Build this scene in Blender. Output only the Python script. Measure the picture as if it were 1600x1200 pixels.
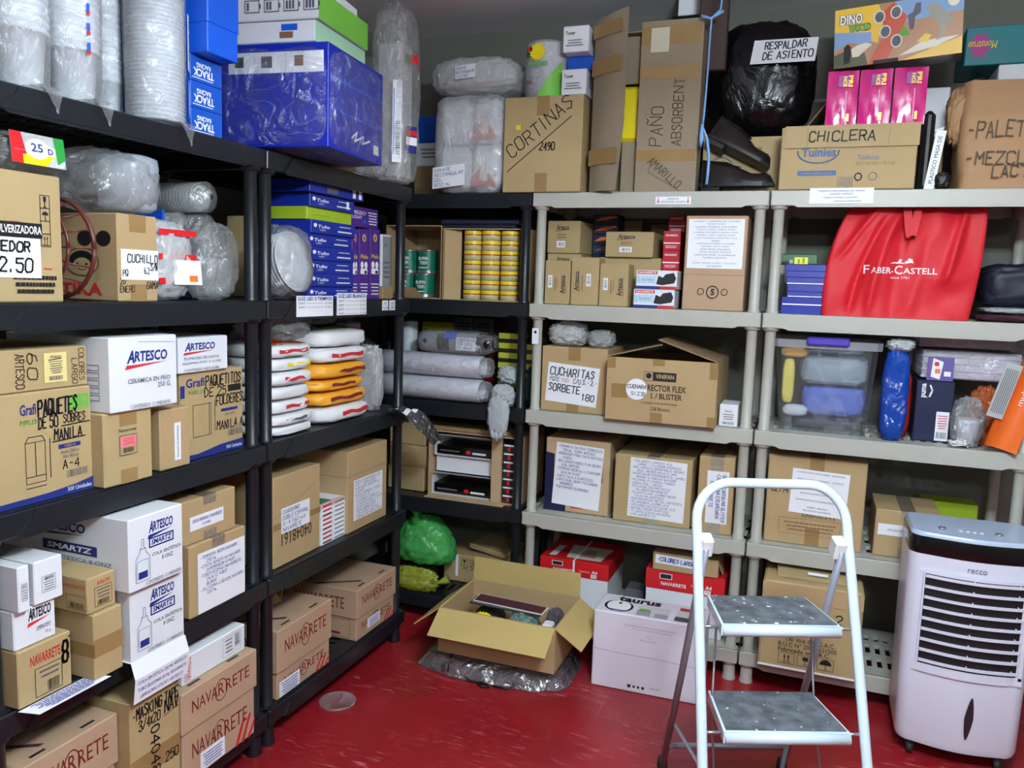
import bpy, math, random
from mathutils import Vector, Matrix, Euler, noise
R_ = math.radians
for _o in list(bpy.data.objects): bpy.data.objects.remove(_o)
SC = bpy.context.scene
COL = SC.collection
# ------------------------------------------------------------------ camera
CAM_YAW, CAM_PITCH, CAM_ROLL, CAM_F, CAM_H = .3589, .1214, .0331, 1262.97, 1.531
_cy, _sy = math.cos(CAM_YAW), math.sin(CAM_YAW)
_cp, _sp = math.cos(CAM_PITCH), math.sin(CAM_PITCH)
_fw = Vector((-_sy*_cp, _cy*_cp, -_sp)); _r0 = Vector((_cy, _sy, 0)); _u0 = _r0.cross(_fw)
_rt = _r0*math.cos(CAM_ROLL)+_u0*math.sin(CAM_ROLL); _up = -_r0*math.sin(CAM_ROLL)+_u0*math.cos(CAM_ROLL)
cam_d = bpy.data.cameras.new('camera'); cam = bpy.data.objects.new('camera', cam_d); COL.objects.link(cam)
cam_d.sensor_width = 36; cam_d.lens = CAM_F/1600*36; cam_d.clip_start = .02
M3 = Matrix((_rt, _up, -_fw)).transposed()
cam.matrix_world = Matrix.Translation((0, 0, CAM_H)) @ M3.to_4x4()
SC.camera = cam
# ------------------------------------------------------------------ light and exposure
SC.view_settings.view_transform = 'Standard'; SC.view_settings.look = 'None'
SC.view_settings.gamma = 1; SC.view_settings.use_curve_mapping = False
SC.view_settings.exposure = 0.0
w = bpy.data.worlds.new('world'); SC.world = w; w.use_nodes = True
w.node_tree.nodes['Background'].inputs[0].default_value = (.80, .86, 1, 1)
w.node_tree.nodes['Background'].inputs[1].default_value = .0
SC.cycles.transparent_max_bounces = 24
SC.cycles.max_bounces = 8
LAMP = (0.22, .95, 2.32)                      # circular tube lamps: built and lit in the room section
LAMP_POWER = 610
# a pixel of the frame -> the point where its ray meets a plane of the room
def ray(u, v): return _fw+_rt*((u-800)/CAM_F)-_up*((v-600)/CAM_F)
def at(u, v, x=None, y=None, z=None):
    d = ray(u, v); o = Vector((0, 0, CAM_H))
    t = x/d.x if x is not None else (y/d.y if y is not None else (z-CAM_H)/d.z)
    return o+d*t
# ------------------------------------------------------------------ materials
def lin(c):
    c /= 255.0
    return c/12.92 if c <= .04045 else ((c+.055)/1.055)**2.4
def rgb(r, g, b): return (lin(r), lin(g), lin(b), 1)
MATS = {}
def _bsdf(name):
    m = bpy.data.materials.new(name); m.use_nodes = True
    return m, m.node_tree.nodes, m.node_tree.links, m.node_tree.nodes['Principled BSDF']
def mat(name, col, rough=.5, metal=0, var=0.0, vscale=20, bump=0.0, bscale=200, spec=.5, trans=0, alpha=1, coat=0, stretch=(1, 1, 1), bdist=.002):
    if name in MATS: return MATS[name]
    m, N, L, b = _bsdf(name)
    b.inputs['Base Color'].default_value = col; b.inputs['Roughness'].default_value = rough
    b.inputs['Metallic'].default_value = metal; b.inputs['Specular IOR Level'].default_value = spec
    b.inputs['Transmission Weight'].default_value = trans; b.inputs['Alpha'].default_value = alpha
    b.inputs['Coat Weight'].default_value = coat
    if var or bump:
        tc = N.new('ShaderNodeTexCoord'); mp = N.new('ShaderNodeMapping'); mp.inputs['Scale'].default_value = stretch
        L.new(tc.outputs['Object'], mp.inputs[0])
    if var:
        nz = N.new('ShaderNodeTexNoise'); nz.inputs['Scale'].default_value = vscale; nz.inputs['Detail'].default_value = 6
        L.new(mp.outputs[0], nz.inputs['Vector'])
        mx = N.new('ShaderNodeMixRGB'); mx.inputs[1].default_value = tuple(c*(1-var) for c in col[:3])+(1,)
        mx.inputs[2].default_value = tuple(min(1, c*(1+var)) for c in col[:3])+(1,)
        L.new(nz.outputs[0], mx.inputs[0]); L.new(mx.outputs[0], b.inputs['Base Color'])
    if bump:
        n2 = N.new('ShaderNodeTexNoise'); n2.inputs['Scale'].default_value = bscale; n2.inputs['Detail'].default_value = 4
        L.new(mp.outputs[0], n2.inputs['Vector'])
        bp = N.new('ShaderNodeBump'); bp.inputs['Strength'].default_value = bump; bp.inputs['Distance'].default_value = bdist
        L.new(n2.outputs[0], bp.inputs['Height']); L.new(bp.outputs[0], b.inputs['Normal'])
    MATS[name] = m
    return m
def film(name, tint=(1, 1, 1), body=.06, gloss=.08, rough=.27, bscale=22, bump=.8, bodycol=None, dist=.02, painted_glint=.16):
    """thin crinkled plastic film: mostly clear, a little milky, with sharp glints and painted highlight streaks on its creases"""
    if name in MATS: return MATS[name]
    m = bpy.data.materials.new(name); m.use_nodes = True
    N, L = m.node_tree.nodes, m.node_tree.links; N.clear()
    out = N.new('ShaderNodeOutputMaterial'); tr = N.new('ShaderNodeBsdfTransparent'); tr.inputs[0].default_value = tint+(1,)
    gl = N.new('ShaderNodeBsdfGlossy'); gl.inputs['Roughness'].default_value = rough
    df = N.new('ShaderNodeBsdfDiffuse'); df.inputs[0].default_value = (bodycol or (.9, .92, .95))+(1,)
    tl = N.new('ShaderNodeBsdfTranslucent'); tl.inputs[0].default_value = (bodycol or (.9, .92, .95))+(1,)
    tc = N.new('ShaderNodeTexCoord'); nz = N.new('ShaderNodeTexNoise'); nz.inputs['Scale'].default_value = bscale
    vo = N.new('ShaderNodeTexVoronoi'); vo.inputs['Scale'].default_value = bscale*1.6; vo.feature = 'F1'; L.new(tc.outputs['Object'], vo.inputs['Vector'])
    vm = N.new('ShaderNodeMath'); vm.operation = 'MULTIPLY'; vm.inputs[1].default_value = .5; L.new(vo.outputs['Distance'], vm.inputs[0])
    nz.inputs['Detail'].default_value = 5; nz.inputs['Distortion'].default_value = 1.2
    L.new(tc.outputs['Object'], nz.inputs['Vector'])
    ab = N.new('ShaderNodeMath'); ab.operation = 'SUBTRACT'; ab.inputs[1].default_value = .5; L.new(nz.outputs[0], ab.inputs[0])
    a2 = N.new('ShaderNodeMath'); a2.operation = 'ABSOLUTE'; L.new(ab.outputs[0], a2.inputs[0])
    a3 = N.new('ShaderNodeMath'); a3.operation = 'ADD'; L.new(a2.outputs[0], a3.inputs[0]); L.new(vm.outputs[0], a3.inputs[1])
    bp = N.new('ShaderNodeBump'); bp.inputs['Strength'].default_value = bump; bp.inputs['Distance'].default_value = dist*2.2
    L.new(a3.outputs[0], bp.inputs['Height']); L.new(bp.outputs[0], gl.inputs['Normal'])
    lw = N.new('ShaderNodeFresnel'); lw.inputs[0].default_value = 1.4; L.new(bp.outputs[0], lw.inputs['Normal'])
    ad = N.new('ShaderNodeMath'); ad.operation = 'MULTIPLY_ADD'; ad.inputs[1].default_value = .35; ad.inputs[2].default_value = gloss; ad.use_clamp = True
    L.new(lw.outputs[0], ad.inputs[0])
    bd = N.new('ShaderNodeMixShader'); bd.inputs[0].default_value = .4; L.new(df.outputs[0], bd.inputs[1]); L.new(tl.outputs[0], bd.inputs[2])
    mr = N.new('ShaderNodeMapRange'); mr.inputs[1].default_value = .0; mr.inputs[2].default_value = .022; mr.inputs[3].default_value = min(.95, body+painted_glint); mr.inputs[4].default_value = body
    L.new(a2.outputs[0], mr.inputs[0])               # white streaks painted into the body along creases, standing in for highlights
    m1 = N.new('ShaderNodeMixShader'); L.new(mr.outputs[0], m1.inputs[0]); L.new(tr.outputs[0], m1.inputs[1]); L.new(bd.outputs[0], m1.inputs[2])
    m2 = N.new('ShaderNodeMixShader'); L.new(ad.outputs[0], m2.inputs[0]); L.new(m1.outputs[0], m2.inputs[1]); L.new(gl.outputs[0], m2.inputs[2])
    L.new(m2.outputs[0], out.inputs[0])
    MATS[name] = m
    return m
def C(name): return MATS[name]
def col(name, r, g, b, rough=.5, **k): return mat(name, rgb(r, g, b), rough, **k)
col('card', 176, 148, 108, .75, var=.10, vscale=9, bump=.25, bscale=60, stretch=(1, 1, .25))
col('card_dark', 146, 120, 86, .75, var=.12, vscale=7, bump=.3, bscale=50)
col('card_pale', 186, 158, 124, .75, var=.08, vscale=9, bump=.25, bscale=60)
col('card_pink', 178, 146, 120, .75, var=.07, vscale=8, bump=.2, bscale=60)
col('card_gold', 173, 149, 107, .72, var=.10, vscale=8, bump=.25, bscale=60)
col('card_grey', 142, 126, 106, .8, var=.08, vscale=9, bump=.2, bscale=60)
col('card_in', 190, 164, 104, .8, var=.07, vscale=9)
col('tape', 150, 120, 78, .22, var=.12, vscale=14, bump=.4, bscale=30)
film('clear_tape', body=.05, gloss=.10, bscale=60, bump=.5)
col('white_box', 226, 228, 236, .45, var=.03)
col('paper', 236, 238, 246, .6, var=.02)
col('paper_yellow', 226, 206, 140, .6)
col('ink_black', 22, 20, 22, .6); col('ink_blue', 22, 36, 140, .6); col('ink_red', 196, 40, 48, .6)
col('ink_brown', 120, 34, 32, .6); col('ink_grey', 90, 92, 104, .6); col('ink_green', 96, 170, 60, .6)
col('ink_faint', 128, 92, 66, .7); col('ink_white', 240, 240, 244, .5); col('ink_pencil', 84, 66, 48, .7)
col('logo_blue', 30, 44, 120, .5); col('logo_red', 204, 44, 56, .5)
col('navy', 22, 30, 66, .4); col('blue', 20, 90, 214, .38, var=.04); col('blue_deep', 14, 36, 168, .32, var=.08)
col('blue_sea', 16, 82, 190, .4); col('blue_tulio', 20, 44, 150, .4); col('purple', 74, 34, 132, .4)
col('lime', 160, 186, 40, .4); col('yellow', 238, 216, 20, .4); col('green', 40, 150, 60, .4); col('green_can', 14, 110, 84, .35)
col('red', 206, 28, 36, .4); col('red_box', 186, 28, 44, .4); col('maroon', 70, 24, 44, .8); col('orange', 226, 110, 34, .5)
col('black_plastic', 22, 26, 32, .38, var=.12, vscale=30, bump=.12, bscale=300, spec=.45)
col('grey_plastic', 176, 175, 167, .42, var=.05, vscale=14, bump=.1, bscale=260)
col('black', 16, 16, 18, .5); col('black_gloss', 10, 10, 12, .18); col('dark', 34, 32, 34, .6)
col('white', 232, 233, 238, .4); col('white_gloss', 226, 228, 242, .25)
col('foam', 204, 208, 218, .5, var=.02); col('silver', 170, 172, 176, .3, metal=.8)
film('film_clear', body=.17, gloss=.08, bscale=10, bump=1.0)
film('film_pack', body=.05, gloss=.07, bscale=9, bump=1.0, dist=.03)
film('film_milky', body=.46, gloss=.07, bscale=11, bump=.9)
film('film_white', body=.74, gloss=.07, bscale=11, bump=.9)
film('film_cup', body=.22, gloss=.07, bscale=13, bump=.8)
# ------------------------------------------------------------------ lettering
GLYPH = {}
def print_text(s, bold=0.0, shear=0.0):
    """outline letters as flat faces, normalised to a unit box"""
    key = (s, bold, shear)
    if key in GLYPH: return GLYPH[key]
    cu = bpy.data.curves.new('lettering', 'FONT'); cu.body = s; cu.offset = bold; cu.shear = shear; cu.resolution_u = 2
    o = bpy.data.objects.new('lettering', cu)
    me = o.to_mesh()
    vs = [(v.co.x, v.co.y) for v in me.vertices]; fs = [tuple(p.vertices) for p in me.polygons]
    o.to_mesh_clear(); bpy.data.objects.remove(o); bpy.data.curves.remove(cu)
    if vs:
        x0 = min(v[0] for v in vs); x1 = max(v[0] for v in vs); y0 = min(v[1] for v in vs); y1 = max(v[1] for v in vs)
        vs = [((x-x0)/max(1e-6, x1-x0), (y-y0)/max(1e-6, y1-y0)) for x, y in vs]
    GLYPH[key] = (vs, fs)
    return GLYPH[key]
STROKE = {}
for _l in """A 00 26 40;12 32
B 00 06 36 45 44 33 03;33 42 41 30 00
C 45 36 16 05 01 10 30 41
D 00 06 26 44 42 20 00
E 40 00 06 46;03 33
F 00 06 46;03 33
G 45 36 16 05 01 10 30 41 43 23
H 00 06;40 46;03 43
I 20 26
J 36 31 20 10 01
K 00 06;46 02;13 40
L 06 00 40
M 00 06 23 46 40
N 00 06 40 46
O 10 01 05 16 36 45 41 30 10
P 00 06 36 45 44 33 03
Q 10 01 05 16 36 45 41 30 10;22 40
R 00 06 36 45 44 33 03;23 40
S 45 36 16 05 14 33 42 31 20 01
T 06 46;26 20
U 06 01 10 30 41 46
V 06 20 46
W 06 10 23 30 46
X 00 46;06 40
Y 06 23 46;23 20
Z 06 46 00 40
0 10 01 05 16 36 45 41 30 10
1 15 26 20
2 05 16 36 45 44 00 40
3 05 16 36 45 34 13;33 42 41 30 10 01
4 30 36 02 42
5 46 06 04 34 43 41 30 10 01
6 36 15 02 01 10 30 41 42 33 13 02
7 06 46 20
8 13 04 05 16 36 45 44 33 13 02 01 10 30 41 42 33
9 43 23 04 05 16 36 45 43 31 10
- 13 33
. 20 21
, 20 10
/ 00 46
" 15 16;35 36
: 21 22;24 25
+ 23 43;32 34
( 36 24 22 30
) 16 24 22 10
~ 05 16 25 36""".split('\n'):
    _k, _v = _l[0], _l[2:]
    STROKE[_k] = [[(int(p[0]), int(p[1])) for p in st.split()] for st in _v.split(';')]
def hand_text(s, rnd):
    """marker strokes as polylines, normalised to a unit box"""
    lines = []; x = 0
    for ch in s:
        if ch == ' ': x += 3.2; continue
        acc = None
        if ch in 'ÑÓÍÉ': acc = ch; ch = {'Ñ': 'N', 'Ó': 'O', 'Í': 'I', 'É': 'E'}[ch]
        low = ch.islower(); sc = .72 if low else 1
        st = STROKE.get(ch.upper())
        if not st: x += 4; continue
        dy = rnd.uniform(-.35, .35); sx = rnd.uniform(.85, 1.1)*sc; sl = rnd.uniform(.02, .1)
        nx = 1.3 if ch in 'I1.:,' else 0
        for pl in st:
            lines.append([(x-nx+(px*sx+py*sl)+rnd.uniform(-.12, .12), py*sc+dy+rnd.uniform(-.15, .15)) for px, py in pl])
        if acc == 'Ñ': lines.append([(x+.6, 7.2), (x+1.6, 7.8), (x+2.6, 7.2), (x+3.6, 7.8)])
        elif acc: lines.append([(x+2, 6.8), (x+3, 7.8)])
        x += (4*sx if ch not in 'I1.:,' else 2.4)+1.5
    W = max(x-1.5, 1)
    return [[(a/W, b/6.0) for a, b in pl] for pl in lines], W/6.0
# ------------------------------------------------------------------ mesh builder
def frame3(o, u, v): return (Vector(o), Vector(u).normalized(), Vector(v).normalized())
class MB:
    def __init__(s): s.v = []; s.f = []; s.m = []; s.mats = []; s.sm = []
    def mi(s, m):
        if isinstance(m, str): m = MATS[m]
        if m not in s.mats: s.mats.append(m)
        return s.mats.index(m)
    def add(s, vs, fs, m, smooth=False, xf=None):
        b = len(s.v); k = s.mi(m)
        s.v += [tuple(xf @ Vector(p)) for p in vs] if xf else [tuple(p) for p in vs]
        for f in fs: s.f.append(tuple(b+i for i in f)); s.m.append(k); s.sm.append(smooth)
        return s
    def box(s, x0, y0, z0, x1, y1, z1, m, c=0.0, xf=None):
        if c <= 0:
            vs = [(x, y, z) for z in (z0, z1) for y in (y0, y1) for x in (x0, x1)]
            fs = [(0, 2, 3, 1), (4, 5, 7, 6), (0, 1, 5, 4), (2, 6, 7, 3), (0, 4, 6, 2), (1, 3, 7, 5)]
            return s.add(vs, fs, m, False, xf)
        c = min(c, .45*min(x1-x0, y1-y0, z1-z0))
        vs = []; X = (x0, x1); Y = (y0, y1); Z = (z0, z1); S = (1, -1); ix = {}
        for i in (0, 1):
            for j in (0, 1):
                for k in (0, 1):
                    for a in range(3):
                        p = [X[i]+S[i]*c, Y[j]+S[j]*c, Z[k]+S[k]*c]; p[a] = (X[i], Y[j], Z[k])[a]
                        ix[i, j, k, a] = len(vs); vs.append(tuple(p))
        fs = []
        for a in range(3):
            for e in (0, 1):
                q = []
                for (p1, p2) in ((0, 0), (1, 0), (1, 1), (0, 1)):
                    t = [0, 0, 0]; t[a] = e; t[(a+1) % 3] = p1; t[(a+2) % 3] = p2; q.append(ix[t[0], t[1], t[2], a])
                fs.append(tuple(q if e else q[::-1]))
        for a in range(3):
            b_, c_ = (a+1) % 3, (a+2) % 3
            for p1 in (0, 1):
                for p2 in (0, 1):
                    t0 = [0, 0, 0]; t1 = [0, 0, 0]; t1[a] = 1
                    for t in (t0, t1): t[b_] = p1; t[c_] = p2
                    q = [ix[t0[0], t0[1], t0[2], b_], ix[t1[0], t1[1], t1[2], b_], ix[t1[0], t1[1], t1[2], c_], ix[t0[0], t0[1], t0[2], c_]]
                    fs.append(tuple(q if p1 == p2 else q[::-1]))
        for i in (0, 1):
            for j in (0, 1):
                for k in (0, 1):
                    q = [ix[i, j, k, a] for a in range(3)]
                    fs.append(tuple(q if (i+j+k) % 2 else q[::-1]))
        return s.add(vs, fs, m, False, xf)
    def lathe(s, prof, m, n=20, c=(0, 0), cap=True, xf=None, smooth=True):
        vs = []; fs = []
        for r, z in prof:
            for i in range(n):
                a = 2*math.pi*i/n; vs.append((c[0]+r*math.cos(a), c[1]+r*math.sin(a), z))
        for k in range(len(prof)-1):
            for i in range(n): fs.append((k*n+i, k*n+(i+1) % n, (k+1)*n+(i+1) % n, (k+1)*n+i))
        if cap: fs.append(tuple(range(n))[::-1]); fs.append(tuple(range((len(prof)-1)*n, len(prof)*n)))
        return s.add(vs, fs, m, smooth, xf)
    def tube(s, pts, r, m, n=8, smooth=True, flat=1.0, xf=None, cap=True, upv=None):
        P = [Vector(p) for p in pts]; vs = []; fs = []
        rr = r if isinstance(r, (list, tuple)) else [r]*len(P)
        up = Vector(upv) if upv else None
        for i, p in enumerate(P):
            t = (P[min(i+1, len(P)-1)]-P[max(i-1, 0)]).normalized()
            if up is None:
                up = Vector((0, 0, 1)) if abs(t.z) < .9 else Vector((1, 0, 0))
            a = t.cross(up)
            if a.length < 1e-4: a = t.cross(Vector((1, .3, .2)))
            a.normalize(); b = a.cross(t).normalized()
            if not upv: up = b
            for k in range(n):
                g = 2*math.pi*(k+.5)/n; vs.append(p+a*(rr[i]*math.cos(g))+b*(rr[i]*flat*math.sin(g)))
        for i in range(len(P)-1):
            for k in range(n): fs.append((i*n+k, i*n+(k+1) % n, (i+1)*n+(k+1) % n, (i+1)*n+k))
        if cap: fs.append(tuple(range(n))[::-1]); fs.append(tuple(range((len(P)-1)*n, len(P)*n)))
        return s.add(vs, fs, m, smooth, xf)
    def prism(s, poly, fr, d, m, xf=None):
        """outline in the plane fr=(origin,u,v) pushed out along the normal by d"""
        o, u, v = fr; n = u.cross(v); k = len(poly)
        vs = [o+u*a+v*b for a, b in poly]+[o+u*a+v*b+n*d for a, b in poly]
        fs = [tuple(range(k))[::-1], tuple(range(k, 2*k))]+[(i, (i+1) % k, k+(i+1) % k, k+i) for i in range(k)]
        return s.add(vs, fs, m, False, xf)
    def poly(s, pts, fr, m, off=.0008):
        o, u, v = fr; n = u.cross(v)
        return s.add([o+u*a+v*b+n*off for a, b in pts], [tuple(range(len(pts)))], m)
    def rect(s, fr, x0, y0, x1, y1, m, off=.0006): return s.poly([(x0, y0), (x1, y0), (x1, y1), (x0, y1)], fr, m, off)
    def disc(s, fr, cx, cy, r, m, off=.0008, n=20, sx=1): return s.poly([(cx+sx*r*math.cos(2*math.pi*i/n), cy+r*math.sin(2*math.pi*i/n)) for i in range(n)], fr, m, off)
    def stroke(s, pts, fr, w_, m, off=.0010):
        o, u, v = fr; n = u.cross(v)
        for (a, b), (c, d) in zip(pts, pts[1:]):
            dx, dy = c-a, d-b; L = math.hypot(dx, dy)
            if L < 1e-6: continue
            ex, ey = dx/L*w_*.5, dy/L*w_*.5; px, py = -ey, ex
            q = [(a-ex*.7-px, b-ey*.7-py), (c+ex*.7-px, d+ey*.7-py), (c+ex*.7+px, d+ey*.7+py), (a-ex*.7+px, b-ey*.7+py)]
            s.add([o+u*x+v*y+n*off for x, y in q], [(0, 1, 2, 3)], m)
        return s
    def ring(s, fr, cx, cy, r, w_, m, n=24, sx=1, off=.0010):
        return s.stroke([(cx+sx*r*math.cos(2*math.pi*i/n), cy+r*math.sin(2*math.pi*i/n)) for i in range(n+1)], fr, w_, m, off)
    def text(s, t, fr, x0, y0, x1, y1, m, bold=0.0, shear=0.0, rot=0, off=.0012):
        vs, fs = print_text(t, bold, shear); o, u, v = fr; n = u.cross(v)
        w_, h_ = x1-x0, y1-y0
        def tr(a, b):
            if rot == 0: return a, b
            if rot == 90: return 1-b, a
            if rot == 180: return 1-a, 1-b
            return b, 1-a
        P = []
        for a, b in vs:
            a, b = tr(a, b); P.append(o+u*(x0+a*w_)+v*(y0+b*h_)+n*off)
        return s.add(P, fs, m)
    def hand(s, t, fr, x0, y0, x1, y1, m, wd=None, rot=0, seed=1, off=.0012):
        rnd = random.Random(seed+len(t)); L, asp = hand_text(t, rnd); w_, h_ = x1-x0, y1-y0
        hh = h_ if rot in (0, 180) else w_
        for pl in L:
            q = []
            for a, b in pl:
                if rot == 90: a, b = 1-b, a
                elif rot == 180: a, b = 1-a, 1-b
                elif rot == 270: a, b = b, 1-a
                q.append((x0+a*w_, y0+b*h_))
            s.stroke(q, fr, wd or hh*.135, m, off)
        return s
    def grid(s, P, m, smooth=True, closed_u=False, xf=None):
        nv = len(P); nu = len(P[0]); vs = [p for row in P for p in row]; fs = []
        for j in range(nv-1):
            for i in range(nu if closed_u else nu-1):
                fs.append((j*nu+i, j*nu+(i+1) % nu, (j+1)*nu+(i+1) % nu, (j+1)*nu+i))
        return s.add(vs, fs, m, smooth, xf)
    def build(s, name, parent=None, loc=None, rz=0):
        me = bpy.data.meshes.new(name); me.from_pydata(s.v, [], s.f)
        for m in s.mats: me.materials.append(m)
        me.polygons.foreach_set('material_index', s.m); me.polygons.foreach_set('use_smooth', s.sm); me.update()
        o = bpy.data.objects.new(name, me); COL.objects.link(o)
        if parent: o.parent = parent
        if loc is not None: o.location = loc
        if rz: o.rotation_euler = (0, 0, rz)
        return o
def tag(o, label, cat, group=None, kind=None):
    o['label'] = label; o['category'] = cat
    if group: o['group'] = group
    if kind: o['kind'] = kind
    return o
def thing(name, label, cat, loc=(0, 0, 0), rz=0, group=None):
    o = bpy.data.objects.new(name, None); COL.objects.link(o); o.empty_display_size = .05
    o.location = loc; o.rotation_euler = (0, 0, rz) if not isinstance(rz, (tuple, list)) else rz
    return tag(o, label, cat, group)
def dup(o, loc, rz=None, label=None, parent=None):
    c = o.copy(); COL.objects.link(c)
    if parent: c.parent = parent
    else:
        c.location = loc
        if rz is not None: c.rotation_euler = (0, 0, rz)
        if label: c['label'] = label
    for ch in o.children: dup(ch, None, None, None, c)
    return c
# faces of a box W x D x H standing on the origin, seen from outside
def face(W, D, H, f):
    if f == 'front': return frame3((-W/2, -D/2, 0), (1, 0, 0), (0, 0, 1)), W, H
    if f == 'left': return frame3((-W/2, D/2, 0), (0, -1, 0), (0, 0, 1)), D, H
    if f == 'right': return frame3((W/2, -D/2, 0), (0, 1, 0), (0, 0, 1)), D, H
    if f == 'back': return frame3((W/2, D/2, 0), (-1, 0, 0), (0, 0, 1)), W, H
    return frame3((-W/2, -D/2, H), (1, 0, 0), (0, 1, 0)), W, D
def decor(b, fr, W, H, items, seed=1):
    """items: (kind, text-or-points, (x0,y0,x1,y1) as fractions of the face, material, options)"""
    for k, it in enumerate(items):
        kind, t, r, m = it[:4]; op = it[4] if len(it) > 4 else {}
        if r: x0, y0, x1, y1 = r[0]*W, r[1]*H, r[2]*W, r[3]*H
        if kind == 'P': b.text(t, fr, x0, y0, x1, y1, m, **{'off': .0012+.00004*k, **op})
        elif kind == 'H': b.hand(t, fr, x0, y0, x1, y1, m, seed=seed+k, **op)
        elif kind == 'R': b.rect(fr, x0, y0, x1, y1, m, **{'off': .0006+.00004*k, **op})
        elif kind == 'poly': b.poly([(a*W, c*H) for a, c in t], fr, m, **{'off': .0006+.00004*k, **op})
        elif kind == 'L': b.stroke([(a*W, c*H) for a, c in t], fr, op.get('w', .002), m)
        elif kind == 'O': b.ring(fr, (x0+x1)/2, (y0+y1)/2, (y1-y0)/2, op.get('w', .002), m, sx=(x1-x0)/(y1-y0))
        elif kind == 'D': b.disc(fr, (x0+x1)/2, (y0+y1)/2, (y1-y0)/2, m, sx=(x1-x0)/(y1-y0), off=.0007+.00004*k)
        elif kind == 'F': t(b, fr, W, H)
        elif kind == 'Q':
            b.stroke([(x0, y0), (x1, y0), (x1, y1), (x0, y1), (x0, y0)], fr, op.get('w', .0015), m)
        elif kind == 'B':
            rnd = random.Random(seed+7); x = x0; vert = op.get('vert')
            while x < x1 if not vert else False:
                q = rnd.uniform(.012, .05)*(x1-x0); b.rect(fr, x, y0, min(x+q, x1), y1, m, .0012); x += q+rnd.uniform(.02, .05)*(x1-x0)
            y = y0
            while vert and y < y1:
                q = rnd.uniform(.012, .05)*(y1-y0); b.rect(fr, x0, y, x1, min(y+q, y1), m, .0012); y += q+rnd.uniform(.02, .05)*(y1-y0)
        elif kind == 'lines':
            n = len(t); hh = (y1-y0)/n
            for i, ln in enumerate(t):
                if not ln: continue
                ind = op.get('indent', 0) if ln[0] not in '-.+' else 0
                fill = min(1, len(ln)/max(len(q) for q in t)*1.02); yy = y1-(i+1)*hh; sl = op.get('slope', 0)
                X0 = x0+ind*(x1-x0); X1 = X0+(x1-X0)*fill
                if op.get('center'): mid = (x0+x1)/2; hw = (x1-x0)*fill/2; X0, X1 = mid-hw, mid+hw
                if op.get('print'): b.text(ln, fr, X0, yy+hh*.3, X1, yy+hh*.78, m)
                else: b.hand(ln, fr, X0, yy+hh*.16+sl*i, X1, yy+hh*.8+sl*i, m, seed=seed+i, wd=op.get('wd') or hh*.075)
        elif kind == 'bottle':
            w_, h_ = x1-x0, y1-y0; xc = (x0+x1)/2
            o_ = [(-.5, .02), (-.5, .55), (-.22, .68), (-.2, .76), (-.08, .8), (-.07, .98), (.07, .98), (.08, .8), (.2, .76), (.22, .68), (.5, .55), (.5, .02), (-.5, .02)]
            b.stroke([(xc+a*w_, y0+c*h_) for a, c in o_], fr, .0012, m)
            b.stroke([(xc-.2*w_, y0+.76*h_), (xc+.2*w_, y0+.76*h_)], fr, .0012, m)
            b.stroke([(xc+a*w_, y0+c*h_) for a, c in ((-.4, .1), (.4, .1), (.4, .5), (-.4, .5), (-.4, .1))], fr, .0008, m)
            b.rect(fr, xc-.32*w_, y0+.08*h_, xc+.32*w_, y0+.24*h_, m, .0012)
        elif kind == 'arrows':
            for q in (0, 1):
                cx = x0+(x1-x0)*(.3+.4*q); h_ = y1-y0; w_ = (x1-x0)*.12
                b.rect(fr, cx-w_*.35, y0, cx+w_*.35, y0+h_*.65, m, .0012); b.poly([(cx-w_, y0+h_*.6), (cx+w_, y0+h_*.6), (cx, y1)], fr, m, .0012)
            b.stroke([(x0, y0-.05*(y1-y0)), (x1, y0-.05*(y1-y0))], fr, .002, m)
        elif kind == 'umbrella':
            xc = (x0+x1)/2; n = 10; rr = (x1-x0)/2
            b.poly([(xc+rr*math.cos(math.pi*i/n), y0+(y1-y0)*.45+rr*math.sin(math.pi*i/n)) for i in range(n+1)], fr, m, .0012)
            b.stroke([(xc, y0+(y1-y0)*.45), (xc, y0), (xc+rr*.3, y0)], fr, .002, m)
        elif kind == 'glass':
            xc = (x0+x1)/2; w_ = (x1-x0)/2
            b.poly([(xc-w_*.6, y1), (xc-w_*.5, y0+(y1-y0)*.5), (xc+w_*.5, y0+(y1-y0)*.5), (xc+w_*.6, y1)], fr, m, .0012)
            b.stroke([(xc, y0+(y1-y0)*.5), (xc, y0)], fr, .002, m); b.stroke([(xc-w_*.5, y0), (xc+w_*.5, y0)], fr, .002, m)
CT = .003
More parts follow.
